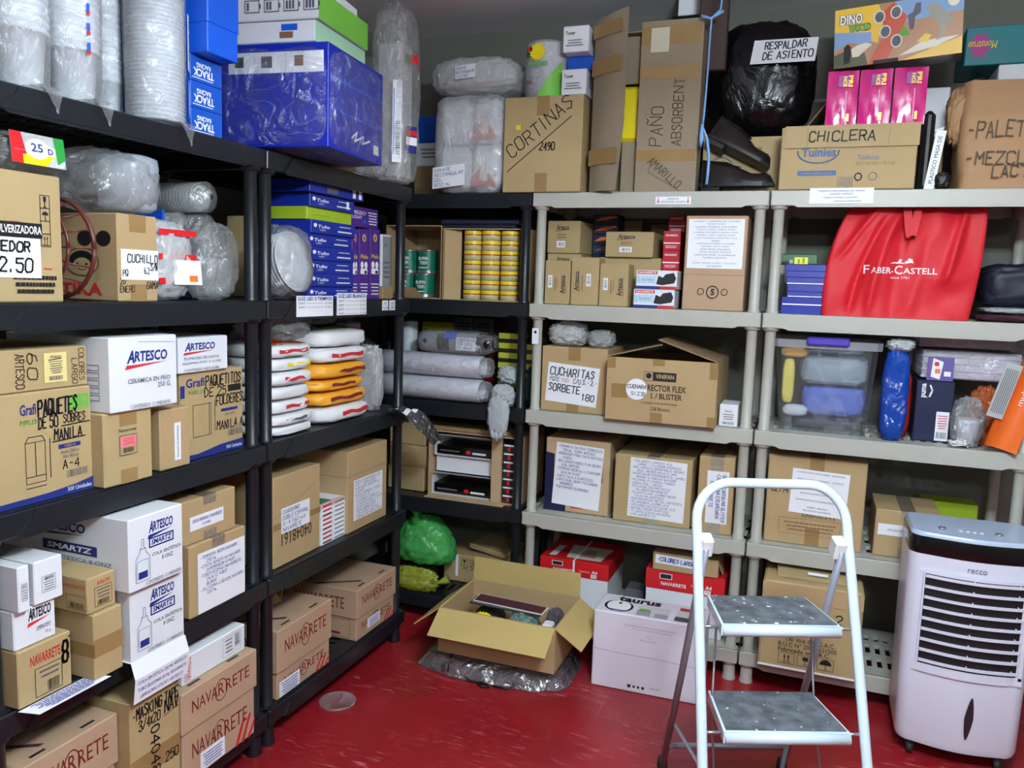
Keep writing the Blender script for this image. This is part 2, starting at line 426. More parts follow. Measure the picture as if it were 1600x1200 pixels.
def carton(label, W, D, H, loc, rz=0, m='card', name='cardboard_box', cat='box', art=None, labels=(), tape=None, seam=True, group=None, lid=None, edge=.003, seed=1, tilt=None):
    """closed box; art = {face: items}; labels = [(face, (x0,y0,x1,y1), material, items, label)]; tape = 'brown'/'clear'"""
    b = MB(); b.box(-W/2, -D/2, 0, W/2, D/2, H, m, edge)
    if seam:
        fr, w_, h_ = face(W, D, H, 'top'); b.rect(fr, .004, h_/2-.0008, w_-.004, h_/2+.0008, 'dark', .0005)
    for f, items in (art or {}).items():
        fr, w_, h_ = face(W, D, H, f); decor(b, fr, w_, h_, items, seed)
    parts = bool(labels) or bool(tape) or bool(lid)
    rot = (0, 0, rz) if tilt is None else (tilt[0], tilt[1], rz)
    if not parts:
        o = b.build(name, None, loc); o.rotation_euler = rot; tag(o, label, cat, group); return o
    t = thing(name, label, cat, loc, rot, group)
    b.build('box_body', t)
    for (f, r, pm, items, pl) in labels:
        fr, w_, h_ = face(W, D, H, f); o, u, v = fr; n = u.cross(v)
        x0, y0, x1, y1 = r[0]*w_, r[1]*h_, r[2]*w_, r[3]*h_
        q = MB(); sk = r[4] if len(r) > 4 else 0
        pf = frame3(o+u*x0+v*y0+n*.0015, u+v*sk, v-u*sk)
        q.prism([(0, 0), (x1-x0, 0), (x1-x0, y1-y0), (0, y1-y0)], pf, .0006, pm)
        ff = (pf[0]+n*.0006, pf[1], pf[2]); decor(q, ff, x1-x0, y1-y0, items, seed+3)
        po = q.build('paper_label', t)
        if pl: po['label'] = pl
    if tape:
        q = MB(); tm = 'tape' if tape == 'brown' else 'clear_tape'; tw = .026
        q.box(-tw, -D/2-.0006, H*.80, tw, -D/2-.0002, H+.0006, tm); q.box(-tw, -D/2-.0006, H+.0003, tw, D/2+.0006, H+.0007, tm)
        q.build('packing_tape', t); q = MB(); q.box(-tw, -D/2-.0006, .0005, tw, -D/2-.0002, H*.2, tm); q.build('packing_tape', t)
    if lid:
        lm, lh = lid; q = MB(); q.box(-W/2-.003, -D/2-.003, H-lh, W/2+.003, D/2+.003, H+.003, lm, edge); q.build('lid', t)
    return t
def open_carton(label, W, D, H, loc, rz=0, m='card', mi='card_in', name='cardboard_box', art=None, flaps=(), labels=(), group=None, th=.004, cat='box', extra=None):
    """open box: four walls and a floor, flaps = [(side, length, angle from upright outwards in degrees)]"""
    t = thing(name, label, cat, loc, rz, group)
    b = MB()
    b.box(-W/2, -D/2, 0, W/2, D/2, th, m)
    b.box(-W/2, -D/2, th, W/2, -D/2+th, H, m); b.box(-W/2, D/2-th, th, W/2, D/2, H, m)
    b.box(-W/2, -D/2+th, th, -W/2+th, D/2-th, H, m); b.box(W/2-th, -D/2+th, th, W/2, D/2-th, H, m)
    for f, items in (art or {}).items():
        fr, w_, h_ = face(W, D, H, f); decor(b, fr, w_, h_, items)
    b.build('box_body', t)
    for (sd, L, ang) in flaps:
        a = R_(ang); q = MB()
        wv = {'front': W, 'back': W, 'left': D, 'right': D}[sd]
        q.prism([(-wv/2+.002, 0), (wv/2-.002, 0), (wv/2-.004, L), (-wv/2+.004, L)], frame3((0, 0, 0), (1, 0, 0), (0, 0, 1)), th, mi)
        o = q.build('flap', t)
        zr = {'front': 0, 'right': R_(90), 'back': R_(180), 'left': R_(-90)}[sd]
        px, py = {'front': (0, -D/2+th), 'back': (0, D/2-th), 'left': (-W/2+th, 0), 'right': (W/2-th, 0)}[sd]
        o.location = (px, py, H); o.rotation_euler = (Matrix.Rotation(zr, 3, 'Z') @ Matrix.Rotation(a, 3, 'X')).to_euler()
    for (f, r, pm, items, pl) in labels:
        fr, w_, h_ = face(W, D, H, f); o, u, v = fr; n = u.cross(v)
        x0, y0, x1, y1 = r[0]*w_, r[1]*h_, r[2]*w_, r[3]*h_
        q = MB(); pf = (o+u*x0+v*y0+n*.0015, u, v)
        q.prism([(0, 0), (x1-x0, 0), (x1-x0, y1-y0), (0, y1-y0)], pf, .0006, pm)
        decor(q, (pf[0]+n*.0006, u, v), x1-x0, y1-y0, items); q.build('paper_label', t)
    return t
# soft things: a rounded lump with folds
def lump(b, c, r, m, seed=0, p=2.6, amp=.12, freq=3.0, nu=52, nv=30, flat=True, fold=.0, xf=None, ridge=True, taper=0.0):
    rnd = random.Random(seed); off = Vector((rnd.uniform(-9, 9), rnd.uniform(-9, 9), rnd.uniform(-9, 9))); rows = []
    def sg(x, e): return math.copysign(abs(x)**e, x)
    e = 2/p
    for j in range(nv+1):
        ph = -math.pi/2+math.pi*j/nv; row = []
        for i in range(nu):
            th = 2*math.pi*i/nu
            x = sg(math.cos(ph), e)*sg(math.cos(th), e); y = sg(math.cos(ph), e)*sg(math.sin(th), e); z = sg(math.sin(ph), e)
            d = Vector((x, y, z)); nn = noise.noise(d*freq+off)
            if ridge: nn = (1-2*abs(nn))*.6+.4*noise.noise(d*freq*2.3+off)-.3
            if ridge: nn += .45*(.5-abs(noise.noise(d*freq*2.7+off*1.7))*2)+.25*(.4-abs(noise.noise(d*freq*5.5-off))*2)
            k = 1+amp*nn+fold*abs(math.sin(th*7+3*z+off.x))*(abs(z))
            tp = 1-taper*(z*.5+.5)
            q = Vector((c[0]+x*r[0]*k*tp, c[1]+y*r[1]*k*tp, c[2]+z*r[2]*k))
            if flat and q.z < c[2]-r[2]: q.z = c[2]-r[2]
            row.append(q)
        rows.append(row)
    return b.grid(rows, m, True, True, xf)
def soft(name, label, cat, loc, r, m, rz=0, seed=0, group=None, **k):
    b = MB(); lump(b, (0, 0, r[2]), r, m, seed=seed, **k); o = b.build(name, None, loc, rz); return tag(o, label, cat, group)
# boxes read off the frame: bk = facing the camera on the back units, lf = facing right on the left units
def bk(u0, u1, vt, Y, zb, vm=None):
    v = vm if vm is not None else vt+40
    x0 = at(u0, v, y=Y).x; x1 = at(u1, v, y=Y).x; z1 = at((u0+u1)/2, vt, y=Y).z
    return x1-x0, z1-zb, (x0+x1)/2
def lf(u0, u1, vt, X, zb, vm=None):
    v = vm if vm is not None else vt+40
    y0 = at(u0, v, x=X).y; y1 = at(u1, v, x=X).y; z1 = at((u0+u1)/2, vt, x=X).z
    if zb < 1.9:                                   # stay between the posts of the unit
        a, c = (1.184, 1.988) if (y0+y1)/2 < 2.05 else (2.111, 2.913)
        y0 = max(y0, a); y1 = min(y1, c)
    return y1-y0, z1-zb, (y0+y1)/2
def bcarton(label, u0, u1, vt, Y, zb, D, vm=None, rz=0, **k):
    W, H, xc = bk(u0, u1, vt, Y, zb, vm)
    return carton(label, W, D, H, (xc, Y+D/2, zb), rz, **k)
def lcarton(label, u0, u1, vt, X, zb, D, vm=None, rz=0, **k):
    W, H, yc = lf(u0, u1, vt, X, zb, vm)
    return carton(label, W, D, H, (X-D/2, yc, zb), R_(90)+rz, **k)
EPS = .001
# ================================================================== the room
Z = [1.9075, 1.459, 1.014, .5744, .132]      # shelf heights, top to bottom
YG, XB = 3.1985, -1.6073
def floor_mat():
    m, N, L, b = _bsdf('red_floor_paint')
    tc = N.new('ShaderNodeTexCoord')
    n1 = N.new('ShaderNodeTexNoise'); n1.inputs['Scale'].default_value = 2.2; n1.inputs['Detail'].default_value = 8; L.new(tc.outputs['Object'], n1.inputs['Vector'])
    r1 = N.new('ShaderNodeValToRGB'); r1.color_ramp.elements[0].color = rgb(130, 20, 28); r1.color_ramp.elements[0].position = .3
    r1.color_ramp.elements[1].color = rgb(154, 30, 38); r1.color_ramp.elements[1].position = .75; L.new(n1.outputs[0], r1.inputs[0])
    # scuffs: stretched fine noise gated by big patches
    mp = N.new('ShaderNodeMapping'); mp.inputs['Scale'].default_value = (14, 70, 1); mp.inputs['Rotation'].default_value = (0, 0, .9); L.new(tc.outputs['Object'], mp.inputs[0])
    n2 = N.new('ShaderNodeTexNoise'); n2.inputs['Scale'].default_value = 1; n2.inputs['Detail'].default_value = 7; L.new(mp.outputs[0], n2.inputs['Vector'])
    r2 = N.new('ShaderNodeValToRGB'); r2.color_ramp.elements[0].position = .56; r2.color_ramp.elements[1].position = .74; L.new(n2.outputs[0], r2.inputs[0])
    n3 = N.new('ShaderNodeTexNoise'); n3.inputs['Scale'].default_value = 3.1; n3.inputs['Detail'].default_value = 3; L.new(tc.outputs['Object'], n3.inputs['Vector'])
    r3 = N.new('ShaderNodeValToRGB'); r3.color_ramp.elements[0].position = .42; r3.color_ramp.elements[1].position = .62; L.new(n3.outputs[0], r3.inputs[0])
    ml = N.new('ShaderNodeMath'); ml.operation = 'MULTIPLY'; L.new(r2.outputs[0], ml.inputs[0]); L.new(r3.outputs[0], ml.inputs[1])
    m2 = N.new('ShaderNodeMath'); m2.operation = 'MULTIPLY'; m2.inputs[1].default_value = .8; L.new(ml.outputs[0], m2.inputs[0])
    # specks
    n4 = N.new('ShaderNodeTexNoise'); n4.inputs['Scale'].default_value = 60; n4.inputs['Detail'].default_value = 2; L.new(tc.outputs['Object'], n4.inputs['Vector'])
    r4 = N.new('ShaderNodeValToRGB'); r4.color_ramp.elements[0].position = .73; r4.color_ramp.elements[1].position = .78; L.new(n4.outputs[0], r4.inputs[0])
    m4 = N.new('ShaderNodeMath'); m4.operation = 'MULTIPLY_ADD'; m4.inputs[1].default_value = .4; m4.use_clamp = True; L.new(r4.outputs[0], m4.inputs[0]); L.new(m2.outputs[0], m4.inputs[2])
    mx = N.new('ShaderNodeMixRGB'); mx.inputs[2].default_value = rgb(204, 112, 120); L.new(m4.outputs[0], mx.inputs[0]); L.new(r1.outputs[0], mx.inputs[1])
    L.new(mx.outputs[0], b.inputs['Base Color'])
    b.inputs['Roughness'].default_value = .34
    bp = N.new('ShaderNodeBump'); bp.inputs['Strength'].default_value = .08; bp.inputs['Distance'].default_value = .01; L.new(n1.outputs[0], bp.inputs['Height']); L.new(bp.outputs[0], b.inputs['Normal'])
    return m
MATS['floor'] = floor_mat()
col('wall', 116, 114, 106, .9, var=.05, vscale=3, bump=.15, bscale=40)
col('ceil', 236, 232, 236, .9, var=.03, vscale=2)
def struct(name, x0, y0, z0, x1, y1, z1, m):
    b = MB(); b.box(x0, y0, z0, x1, y1, z1, m); o = b.build(name); o['kind'] = 'structure'; return o
ZC = 2.72
struct('floor', -2.3, -1.9, -.1, 2.1, 3.9, 0, 'floor')
struct('ceiling', -2.3, -1.9, ZC, 2.1, 3.9, ZC+.1, 'ceil')
struct('wall_back', -2.3, 3.70, 0, 2.1, 3.9, ZC, 'wall')
struct('wall_left', -2.3, -1.9, 0, -2.12, 3.70, ZC, 'wall')
struct('wall_right', 1.95, -1.9, 0, 2.1, 3.70, ZC, 'wall')
struct('wall_front', -2.12, -1.9, 0, 1.95, -1.75, ZC, 'wall')
# ceiling lamps: a white base plate and a glowing circular tube
def em(name, c, s):
    m = bpy.data.materials.new(name); m.use_nodes = True; b = m.node_tree.nodes['Principled BSDF']
    b.inputs['Emission Color'].default_value = c; b.inputs['Emission Strength'].default_value = s; MATS[name] = m
em('lamp_glow', (.80, .95, 1, 1), LAMP_POWER); em('lamp_dim', (.80, .95, 1, 1), LAMP_POWER*.35)
def lamp(x, y, lab, gm='lamp_glow'):
    t = thing('ceiling_lamp', lab, 'lamp', (x, y, ZC))
    b = MB(); b.lathe([(.001, 0), (.10, -.001), (.11, -.02), (.06, -.05), (.001, -.052)], 'white', 32, cap=False); b.build('lamp_base', t)
    b = MB(); b.tube([(.17*math.cos(2*math.pi*k/32), .17*math.sin(2*math.pi*k/32), LAMP[2]-ZC) for k in range(33)], .014, gm, 8, cap=False); b.build('tube', t)
    b = MB(); b.tube([(-.165, 0, LAMP[2]-ZC+.016), (.165, 0, LAMP[2]-ZC+.016)], .006, 'white', 8); b.build('bracket', t)
    b = MB(); b.tube([(0, 0, LAMP[2]-ZC+.016), (0, 0, -.05)], .005, 'white', 8); b.build('hanging_rod', t)
lamp(LAMP[0], LAMP[1], 'hanging circular tube lamp nearest the shelves'); lamp(.6, -1.0, 'hanging circular tube lamp at the other end of the room', 'lamp_dim')
# ------------------------------------------------------------------ shelving units
UW, UD = .86, .40
def tray_mb(m):
    b = MB(); x = UW/2+.030; lip = .055
    for (y0, y1) in ((-.030, .05), (.135, .175), (.26, .30), (UD-.05, UD+.03)): b.box(-x, y0, -.014, x, y1, 0, m)
    n = 25
    for i in range(n):
        c = -x+.02+(2*x-.04)*i/(n-1); wd = .012 if 0 < i < n-1 else .02
        for (y0, y1) in ((.05, .135), (.175, .26), (.30, UD-.05)): b.box(c-wd, y0, -.013, c+wd*.55, y1, -.0005, m)
    b.box(-x, -.034, -lip, x, -.022, 0, m, .003); b.box(-x, UD+.022, -lip, x, UD+.034, 0, m, .003)
    b.box(-x, -.022, -lip, -x+.012, UD+.022, 0, m); b.box(x-.012, -.022, -lip, x, UD+.022, 0, m)
    # raised middle of the lip with slanted ends
    k = x-.075
    for yy, s in ((-.034, 1), (UD+.034, -1)):
        fr = frame3((0, yy, 0), (s, 0, 0), (0, 0, 1))
        b.prism([(-k, -lip+.001), (k, -lip+.001), (k-.035, -.022), (k-.045, -.004), (-k+.045, -.004), (-k+.035, -.022)], fr, .005, m)
        b.prism([(-k+.02, -lip-.006), (k-.02, -lip-.006), (k, -lip+.003), (-k, -lip+.003)], (fr[0], fr[1], fr[2]), .004, m)
    for sx in (-1, 1):
        for yy in (0, UD):
            b.lathe([(.022, -lip-.012), (.028, -lip-.010), (.032, -lip), (.032, -.003), (.030, .0005), (.022, .0005)], m, 20, c=(sx*UW/2, yy), cap=False)
    return b
def post_mb(m):
    b = MB(); pr = [(.027, 0), (.027, .004), (.0235, .02), (.023, Z[4]-.06)]
    for zt, zn in ((Z[4], Z[3]), (Z[3], Z[2]), (Z[2], Z[1]), (Z[1], Z[0])):
        pr += [(.0225, zt), (.0225, zt+.008), (.0195, zt+.012), (.0195, zn-.07), (.0215, zn-.067)]
    pr += [(.0215, Z[0]-.005), (.017, Z[0]-.003)]
    b.lathe(pr, m, 18); return b
SHELF = {}
def unit(m, label, loc, rz):
    t = thing('shelving_unit', label, 'shelving unit', loc, rz, 'five-tier plastic shelving units')
    if m not in SHELF:
        SHELF[m] = (tray_mb(m).build('shelf', t), post_mb(m).build('post', t)); first = True
    else: first = False
    tr, po = SHELF[m]
    for i, z in enumerate(Z):
        o = tr if (first and i == 0) else tr.copy()
        if o is not tr: COL.objects.link(o)
        o.parent = t; o.location = (0, 0, z)
    for i, (sx, yy) in enumerate(((-1, 0), (1, 0), (-1, UD), (1, UD))):
        o = po if (first and i == 0) else po.copy()
        if o is not po: COL.objects.link(o)
        o.parent = t; o.location = (sx*UW/2, yy, 0)
    return t
G1, G2 = -1.0931+.43, -1.0931+.86+.0668+.43
YB, YA = 2.0824+.43, 2.0824-.0668-.43
unit('black_plastic', 'black plastic shelving unit nearest the viewer on the left wall, full of glue boxes', (XB, YA, 0), R_(90))
unit('black_plastic', 'black plastic shelving unit on the left wall holding the flour packs', (XB, YB, 0), R_(90))
unit('black_plastic', 'black plastic shelving unit against the back wall in the corner, with tape rolls', (-1.0931-.0668-.43, YG, 0), 0)
unit('grey_plastic', 'grey plastic shelving unit between the black corner unit and the other grey one', (G1, YG, 0), 0)
unit('grey_plastic', 'grey plastic shelving unit at right holding the red bag, behind the air cooler', (G2, YG, 0), 0)
# ================================================================== things on the left wall
def artesco(c='logo_blue', c2='logo_red', x0=.1, x1=.9, y0=.5, y1=.85):
    """slanted word mark over a wedge"""
    h = y1-y0; w_ = x1-x0
    return [('P', 'A', (x0+.02*w_, y0+.32*h, x0+.2*w_, y1), c, dict(bold=.03, shear=.25)), ('P', 'RTESCO', (x0+.2*w_, y0+.38*h, x1, y1-.06*h), c, dict(bold=.03, shear=.1)),
            ('poly', [(x0-.03*w_, y0), (x0+.02*w_, y0+.22*h), (x1, y0+.3*h)], None, c2)]
def smalltext(b, fr, x0, y0, x1, y1, n, m, seed=3, hh=None):
    rnd = random.Random(seed)
    for i in range(n):
        y = y1-(y1-y0)*(i+.5)/n; b.rect(fr, x0, y-(hh or (y1-y0)/n*.18), x0+(x1-x0)*rnd.uniform(.6, 1), y+(hh or (y1-y0)/n*.18), m)
def fine(n, r, m='ink_grey', seed=2, h=.18):
    rnd = random.Random(seed); out = []
    for i in range(n):
        y = r[3]-(r[3]-r[1])*(i+.5)/n; k = (r[3]-r[1])/n*h; c = (r[0]+r[2])/2; hw = (r[2]-r[0])/2*rnd.uniform(.6, 1); x = c-hw
        while x < c+hw:
            q = min(rnd.uniform(.03, .1)*(r[2]-r[0]), c+hw-x); out.append(('R', None, (x, y-k, x+q, y+k), m)); x += q+.012*(r[2]-r[0])
    return out
# ---- third shelf (A3): envelopes, cold porcelain, folders
z = Z[2]+EPS
W, H, yc = lf(-26, 143, 612, -1.603, z)
env = [('P', 'Grafi', (.24, .80, .40, .90), 'logo_blue', dict(bold=.02)), ('H', 'papeles', (.24, .72, .40, .77), 'ink_green'),
       ('R', None, (.74, .79, .97, .93), 'ink_green'), ('arrows', None, (.87, .81, .95, .91), 'card'),
       ('H', 'PAQUETES', (.42, .78, .83, .92), 'ink_black'), ('H', 'DE 50', (.42, .66, .62, .76), 'ink_black'), ('H', 'SOBRES', (.68, .68, .92, .76), 'ink_black'),
       ('L', [(.66, .655), (.97, .665)], None, 'ink_black', dict(w=.003)), ('H', 'MANILA', (.58, .53, .88, .63), 'ink_black'), ('L', [(.56, .52), (.92, .53)], None, 'ink_black', dict(w=.003)),
       ('Q', None, (.28, .18, .48, .55), 'ink_black'), ('L', [(.38, .24), (.38, .55)], None, 'ink_black'), ('L', [(.28, .24), (.48, .24)], None, 'ink_black'),
       ('L', [(.28, .55), (.31, .6), (.45, .6), (.48, .55)], None, 'ink_black'), ('L', [(.53, .2), (.53, .56)], None, 'ink_black'), ('L', [(.28, .14), (.48, .14)], None, 'ink_black'),
       ('R', None, (.62, .445, .86, .485), 'logo_blue'), ('P', 'SOBRE A4', (.68, .453, .80, .477), 'card'), ('P', 'Ancho: 24.8 cm', (.64, .395, .84, .43), 'ink_grey'), ('P', 'Alto: 34.8 cm', (.66, .35, .83, .385), 'ink_grey'),
       ('H', 'A-4', (.66, .25, .84, .33), 'ink_black'), ('B', None, (.70, .16, .93, .23), 'ink_grey'),
       ('poly', [(0, 0), (1, 0), (1, .12), (.8, .085), (.5, .06), (0, .05)], None, 'logo_blue', dict(off=.0005)), ('P', '500 Unidades', (.70, .03, .97, .07), 'ink_white')]
carton('kraft envelope carton marked PAQUETES DE 50 SOBRES with blue wavy base', W, .38, H, (-1.603-.19, yc, z), R_(90), m='card_gold', art={'front': env})
z2 = z+H+EPS
W2, H2, yc2 = lf(-26, 137, 545, -1.61, z2)
carton('kraft pencil box marked 60 COLORES LARGO lying on the envelope carton', W2, .34, H2, (-1.61-.17, yc2, z2), R_(90), m='card_gold',
       art={'front': [('H', 'ARTESCO', (.24, .1, .32, .9), 'ink_pencil', dict(rot=270)), ('H', '60', (.36, .3, .46, .9), 'ink_pencil', dict(rot=270)), ('H', 'COLORES', (.90, .15, .96, .95), 'ink_pencil', dict(rot=270)), ('H', 'LARGO', (.82, .08, .88, .7), 'ink_pencil', dict(rot=270))]},
       labels=[('front', (.52, .16, .76, .88), 'paper_yellow', [('P', 'Artesco', (.25, .82, .75, .93), 'ink_black', dict(shear=.2)), ('L', [(.2, .76), (.75, .8)], None, 'ink_black')]+fine(6, (.2, .3, .8, .74))+[('B', None, (.2, .08, .8, .22), 'ink_grey')], 'yellow sticker')])
W3, H3, yc3 = lf(162, 238, 642, -1.567, z, vm=700)
carton('kraft carton with pink sticker and tape strip under the white cold-porcelain box', W3, .36, H3, (-1.567-.18, yc3, z), R_(90), m='card_gold',
       art={'front': [('P', 'Navarrete', (.3, .72, .66, .77), 'ink_black')]},
       labels=[('front', (.3, .40, .66, .68), 'card_gold', [('Q', None, (.02, .02, .98, .98), 'ink_grey'), ('R', None, (.04, .45, .96, .9), 'pink_sticker'), ('R', None, (.06, .42, .94, .88), 'pink_sticker')]+fine(4, (.15, .5, .85, .86), 'ink_red')+[('B', None, (.2, .12, .8, .36), 'ink_black')], 'pink sticker')] if col('pink_sticker', 232, 130, 140) else (), tape='brown')
W4, H4, yc4 = lf(250, 297, 638, -1.585, z, vm=680)
carton('narrow kraft carton with a white paper strip, beside the manila folder carton', W4, .34, H4, (-1.585-.17, yc4, z), R_(90), m='card', labels=[('front', (.45, .13, .66, .76), 'paper', [('P', 'RESPALDAR DE CARTON', (.35, .08, .65, .92), 'ink_grey', dict(rot=270))], None)])
W5, H5, yc5 = lf(150, 275, 526, -1.555, z+H3+EPS, vm=590)
carton('white cold-porcelain box with red wedge logo, CERAMICA EN FRIO', W5*.86, .34, H5, (-1.555-.17, yc5+.022, z+H3+EPS), R_(90), m='white_box',
       art={'front': artesco(x0=.22, x1=.84, y0=.56, y1=.82)+[('P', 'CERÁMICA EN FRÍO', (.24, .37, .88, .45), 'ink_grey', dict(bold=.01)), ('P', '250 G.', (.68, .28, .89, .35), 'ink_grey', dict(bold=.01)), ('P', 'CONTENIDO: 12 UNIDADES', (.27, .03, .88, .08), 'ink_grey'), ('L', [(.4, .93), (.95, .9)], None, 'ink_grey', dict(w=.001))],
            'left': [('Q', None, (.78, .56-.1*i, .9, .63-.1*i), 'ink_grey') for i in range(5)]})
W6, H6, yc6 = lf(282, 384, 578, -1.617, z, vm=640)
fold = [('P', 'Grafi', (.08, .83, .36, .93), 'logo_blue', dict(bold=.02)), ('H', 'papeles', (.12, .75, .36, .80), 'ink_green'), ('H', 'PAQUETITOS', (.38, .82, .95, .94), 'ink_black'), ('H', 'DE 25', (.36, .70, .70, .80), 'ink_black'),
        ('R', None, (.74, .72, .96, .80), 'ink_black'), ('H', 'FOLDERES', (.54, .58, .98, .69), 'ink_black'), ('Q', None, (.18, .25, .46, .62), 'ink_black'), ('L', [(.43, .25), (.43, .62)], None, 'ink_black'), ('L', [(.52, .28), (.52, .64)], None, 'ink_black'),
        ('R', None, (.62, .49, .9, .525), 'logo_blue'), ('P', 'Ancho: 24.8 cm', (.68, .44, .86, .47), 'ink_grey'), ('H', 'MANILA A', (.55, .28, .98, .38), 'ink_black'), ('B', None, (.74, .18, .98, .26), 'ink_grey'),
        ('poly', [(0, 0), (1, 0), (1, .12), (.6, .10), (.25, .05), (0, .06)], None, 'logo_blue', dict(off=.0005)), ('P', '500 Unidades', (.70, .03, .97, .07), 'ink_white'), ('R', None, (0, .72, .06, .86), 'logo_blue')]
carton('kraft folder carton marked PAQUETITOS DE 25 FOLDERES with blue base', W6, .36, H6, (-1.617-.18, yc6, z), R_(90), m='card_gold', art={'front': fold})
W7, H7, yc7 = lf(279, 356, 526, -1.605, z+H6+EPS, vm=555)
carton('small white marker box with red wedge logo on top of the folder carton', W7, .3, H7, (-1.605-.15, yc7, z+H6+EPS), R_(90), m='white_box',
       art={'front': artesco(x0=.1, x1=.72, y0=.5, y1=.86)+[('P', 'PLUMONES DELGADOS', (.1, .37, .8, .45), 'ink_grey'), ('P', 'AQUAMINA 47 EST. X 12 UND.', (.06, .23, .86, .31), 'ink_grey'), ('P', 'CONTENIDO 4 ESTUCHES', (.1, .05, .8, .12), 'ink_grey')]})
carton('white glue carton half hidden behind the folder carton', .05, .2, .40, (-1.86, 1.955, z), R_(90), m='white_box') if 0 else None
# ---- fourth shelf (A4): synthetic glue, correction fluid
z = Z[3]+EPS
def glue_art():
    return artesco('logo_blue', 'logo_blue', .34, .80, .66, .90)+[('Q', None, (.36, .54, .80, .66), 'logo_blue', dict(w=.004)), ('P', 'SMARTZ', (.39, .565, .77, .64), 'logo_blue', dict(bold=.03, shear=.15)),
        ('P', 'COLA SINTÉTICA', (.40, .40, .95, .46), 'ink_grey', dict(bold=.01)), ('P', '8 ONZ.', (.58, .31, .8, .37), 'ink_grey', dict(bold=.01)), ('P', 'CONTENIDO: 12 UNIDADES', (.28, .04, .95, .09), 'ink_grey'), ('bottle', None, (.11, .10, .36, .70), 'logo_blue')]
Wg, Hg, yg = lf(204, 288, 905, -1.52, z, vm=960)
side = artesco('logo_blue', 'logo_blue', .15, .62, .62, .86)+[('R', None, (.22, .42, .72, .56), 'logo_blue'), ('P', 'SMARTZ', (.26, .45, .68, .53), 'ink_white', dict(bold=.03, shear=.15)), ('P', 'COLA SINTETICA 8 ONZ', (.1, .31, .85, .37), 'ink_grey'), ('B', None, (.4, .04, .62, .2), 'logo_blue')]
carton('lower white glue box with bottle drawing, a price sheet hanging below it', Wg, .36, Hg, (-1.52-.18, yg, z), R_(90), m='white_box', art={'front': glue_art(), 'left': side})
Wg2, Hg2, yg2 = lf(201, 286, 800, -1.50, z+Hg+EPS, vm=850)
carton('upper white glue box with bottle drawing, stacked on its twin', Wg2, .36, Hg2, (-1.50-.18, yg2, z+Hg+EPS), R_(90), m='white_box', art={'front': glue_art(), 'left': side})
# price sheets hanging over the lip
def sheet(label, x0, y0, z0, pts, wdt, items, m='paper'):
    """paper strip: profile pts=(x,z) from back to front, width along y"""
    b = MB(); n = len(pts); vs = []
    for (x, zz) in pts: vs += [(x, 0, zz), (x, wdt, zz)]
    b.add(vs+[(a, c, d-.0006) for a, c, d in vs], [(2*i, 2*i+2, 2*i+3, 2*i+1) for i in range(n-1)]+[(2*n+2*i+1, 2*n+2*i+3, 2*n+2*i+2, 2*n+2*i) for i in range(n-1)], m)
    (xa, za), (xb, zb) = pts[-2], pts[-1]
    o = Vector((xb, 0, zb)); v = Vector((xa-xb, 0, za-zb)); L = v.length; decor(b, frame3(o, (0, 1, 0), v), wdt, L, items)
    ob = b.build('price_sheet', None, (x0, y0, z0)); tag(ob, label, 'paper'); return ob
sheet('white price sheet hanging over the shelf lip below the lower glue box', 0, yg-Wg/2-.005, 0, [(-1.56, z+.0005), (-1.518, z+.001), (-1.505, z-.04), (-1.512, z-.105)], Wg+.005,
      [('lines', ['COLA SINTETICA 250 ML ARTESCO', 'TUBO SILICONA 30 ML NAVARRETE', 'LIMPIATIPO STICKY ARTESCO'], (.05, .05, .95, .95), 'ink_blue', dict(print=1, center=1))])
W8, H8, y8 = lf(-30, 113, 1015, -1.565, z, vm=1060)
carton('kraft ruler box marked 8 inches with red print, at the near end of its shelf', W8, .3, H8, (-1.565-.15, y8, z), R_(90), m='card_gold',
       art={'front': [('P', 'NAVARRETE', (.22, .66, .78, .84), 'ink_red', dict(bold=.01)), ('H', '8', (.82, .48, .92, .86), 'ink_black'), ('H', '"', (.94, .8, .98, .92), 'ink_black'), ('Q', None, (.3, .08, .8, .58), 'ink_black'), ('B', None, (.52, .1, .74, .3), 'ink_black')]+fine(2, (.38, .36, .75, .54))})
b = MB(); fr = frame3((0, 0, 0), (0, 1, 0), (-1, 0, .0)); b.prism([(0, 0), (.19, 0), (.175, .05), (-.012, .05)], fr, .0008, 'paper')
decor(b, (fr[0]+Vector((0, 0, .0008)), fr[1], fr[2]), .19, .05, fine(6, (.06, .06, .9, .94), 'ink_blue', h=.22))
tag(b.build('price_sheet', None, (-1.512, 1.19, z+.0005)), 'white price sheet lying flat in front of the 8 inch ruler box', 'paper')
W9, H9, y9 = lf(-30, 88, 955, -1.572, z+H8+EPS, vm=990)
carton('white poster-tack box with red wedge, LIMPIATIPO 35 g', W9, .28, H9, (-1.572-.14, y9, z+H8+EPS), R_(90), m='white_box',
       art={'front': artesco('ink_black', 'logo_red', .32, .88, .48, .96)+[('P', 'LIMPIATIPO', (.52, .32, .86, .44), 'ink_grey'), ('P', '35 g.', (.72, .16, .86, .26), 'ink_grey')]})
for k, (ua, ub, va, lb) in enumerate(((-6, 47, 890, 'left plain white box with a small barcode, on the poster-tack box'), (54, 99, 872, 'right plain white box with a small barcode, on the poster-tack box'))):
    zz = z+H8+H9+2*EPS; w_, h_, y_ = lf(ua, ub, va, -1.553-.008*k, zz, vm=920)
    carton(lb, w_, .22, h_, (-1.553-.008*k-.11, y_, zz), R_(90), m='white_box', art={'front': [('Q', None, (.25, .25, .72, .62), 'ink_grey', dict(w=.0008)), ('B', None, (.32, .52, .66, .6), 'ink_black')]+fine(4, (.3, .28, .68, .5))}, tilt=(R_(0), 0))
W10, H10, y10 = lf(147, 192, 952, -1.525, z, vm=1000)
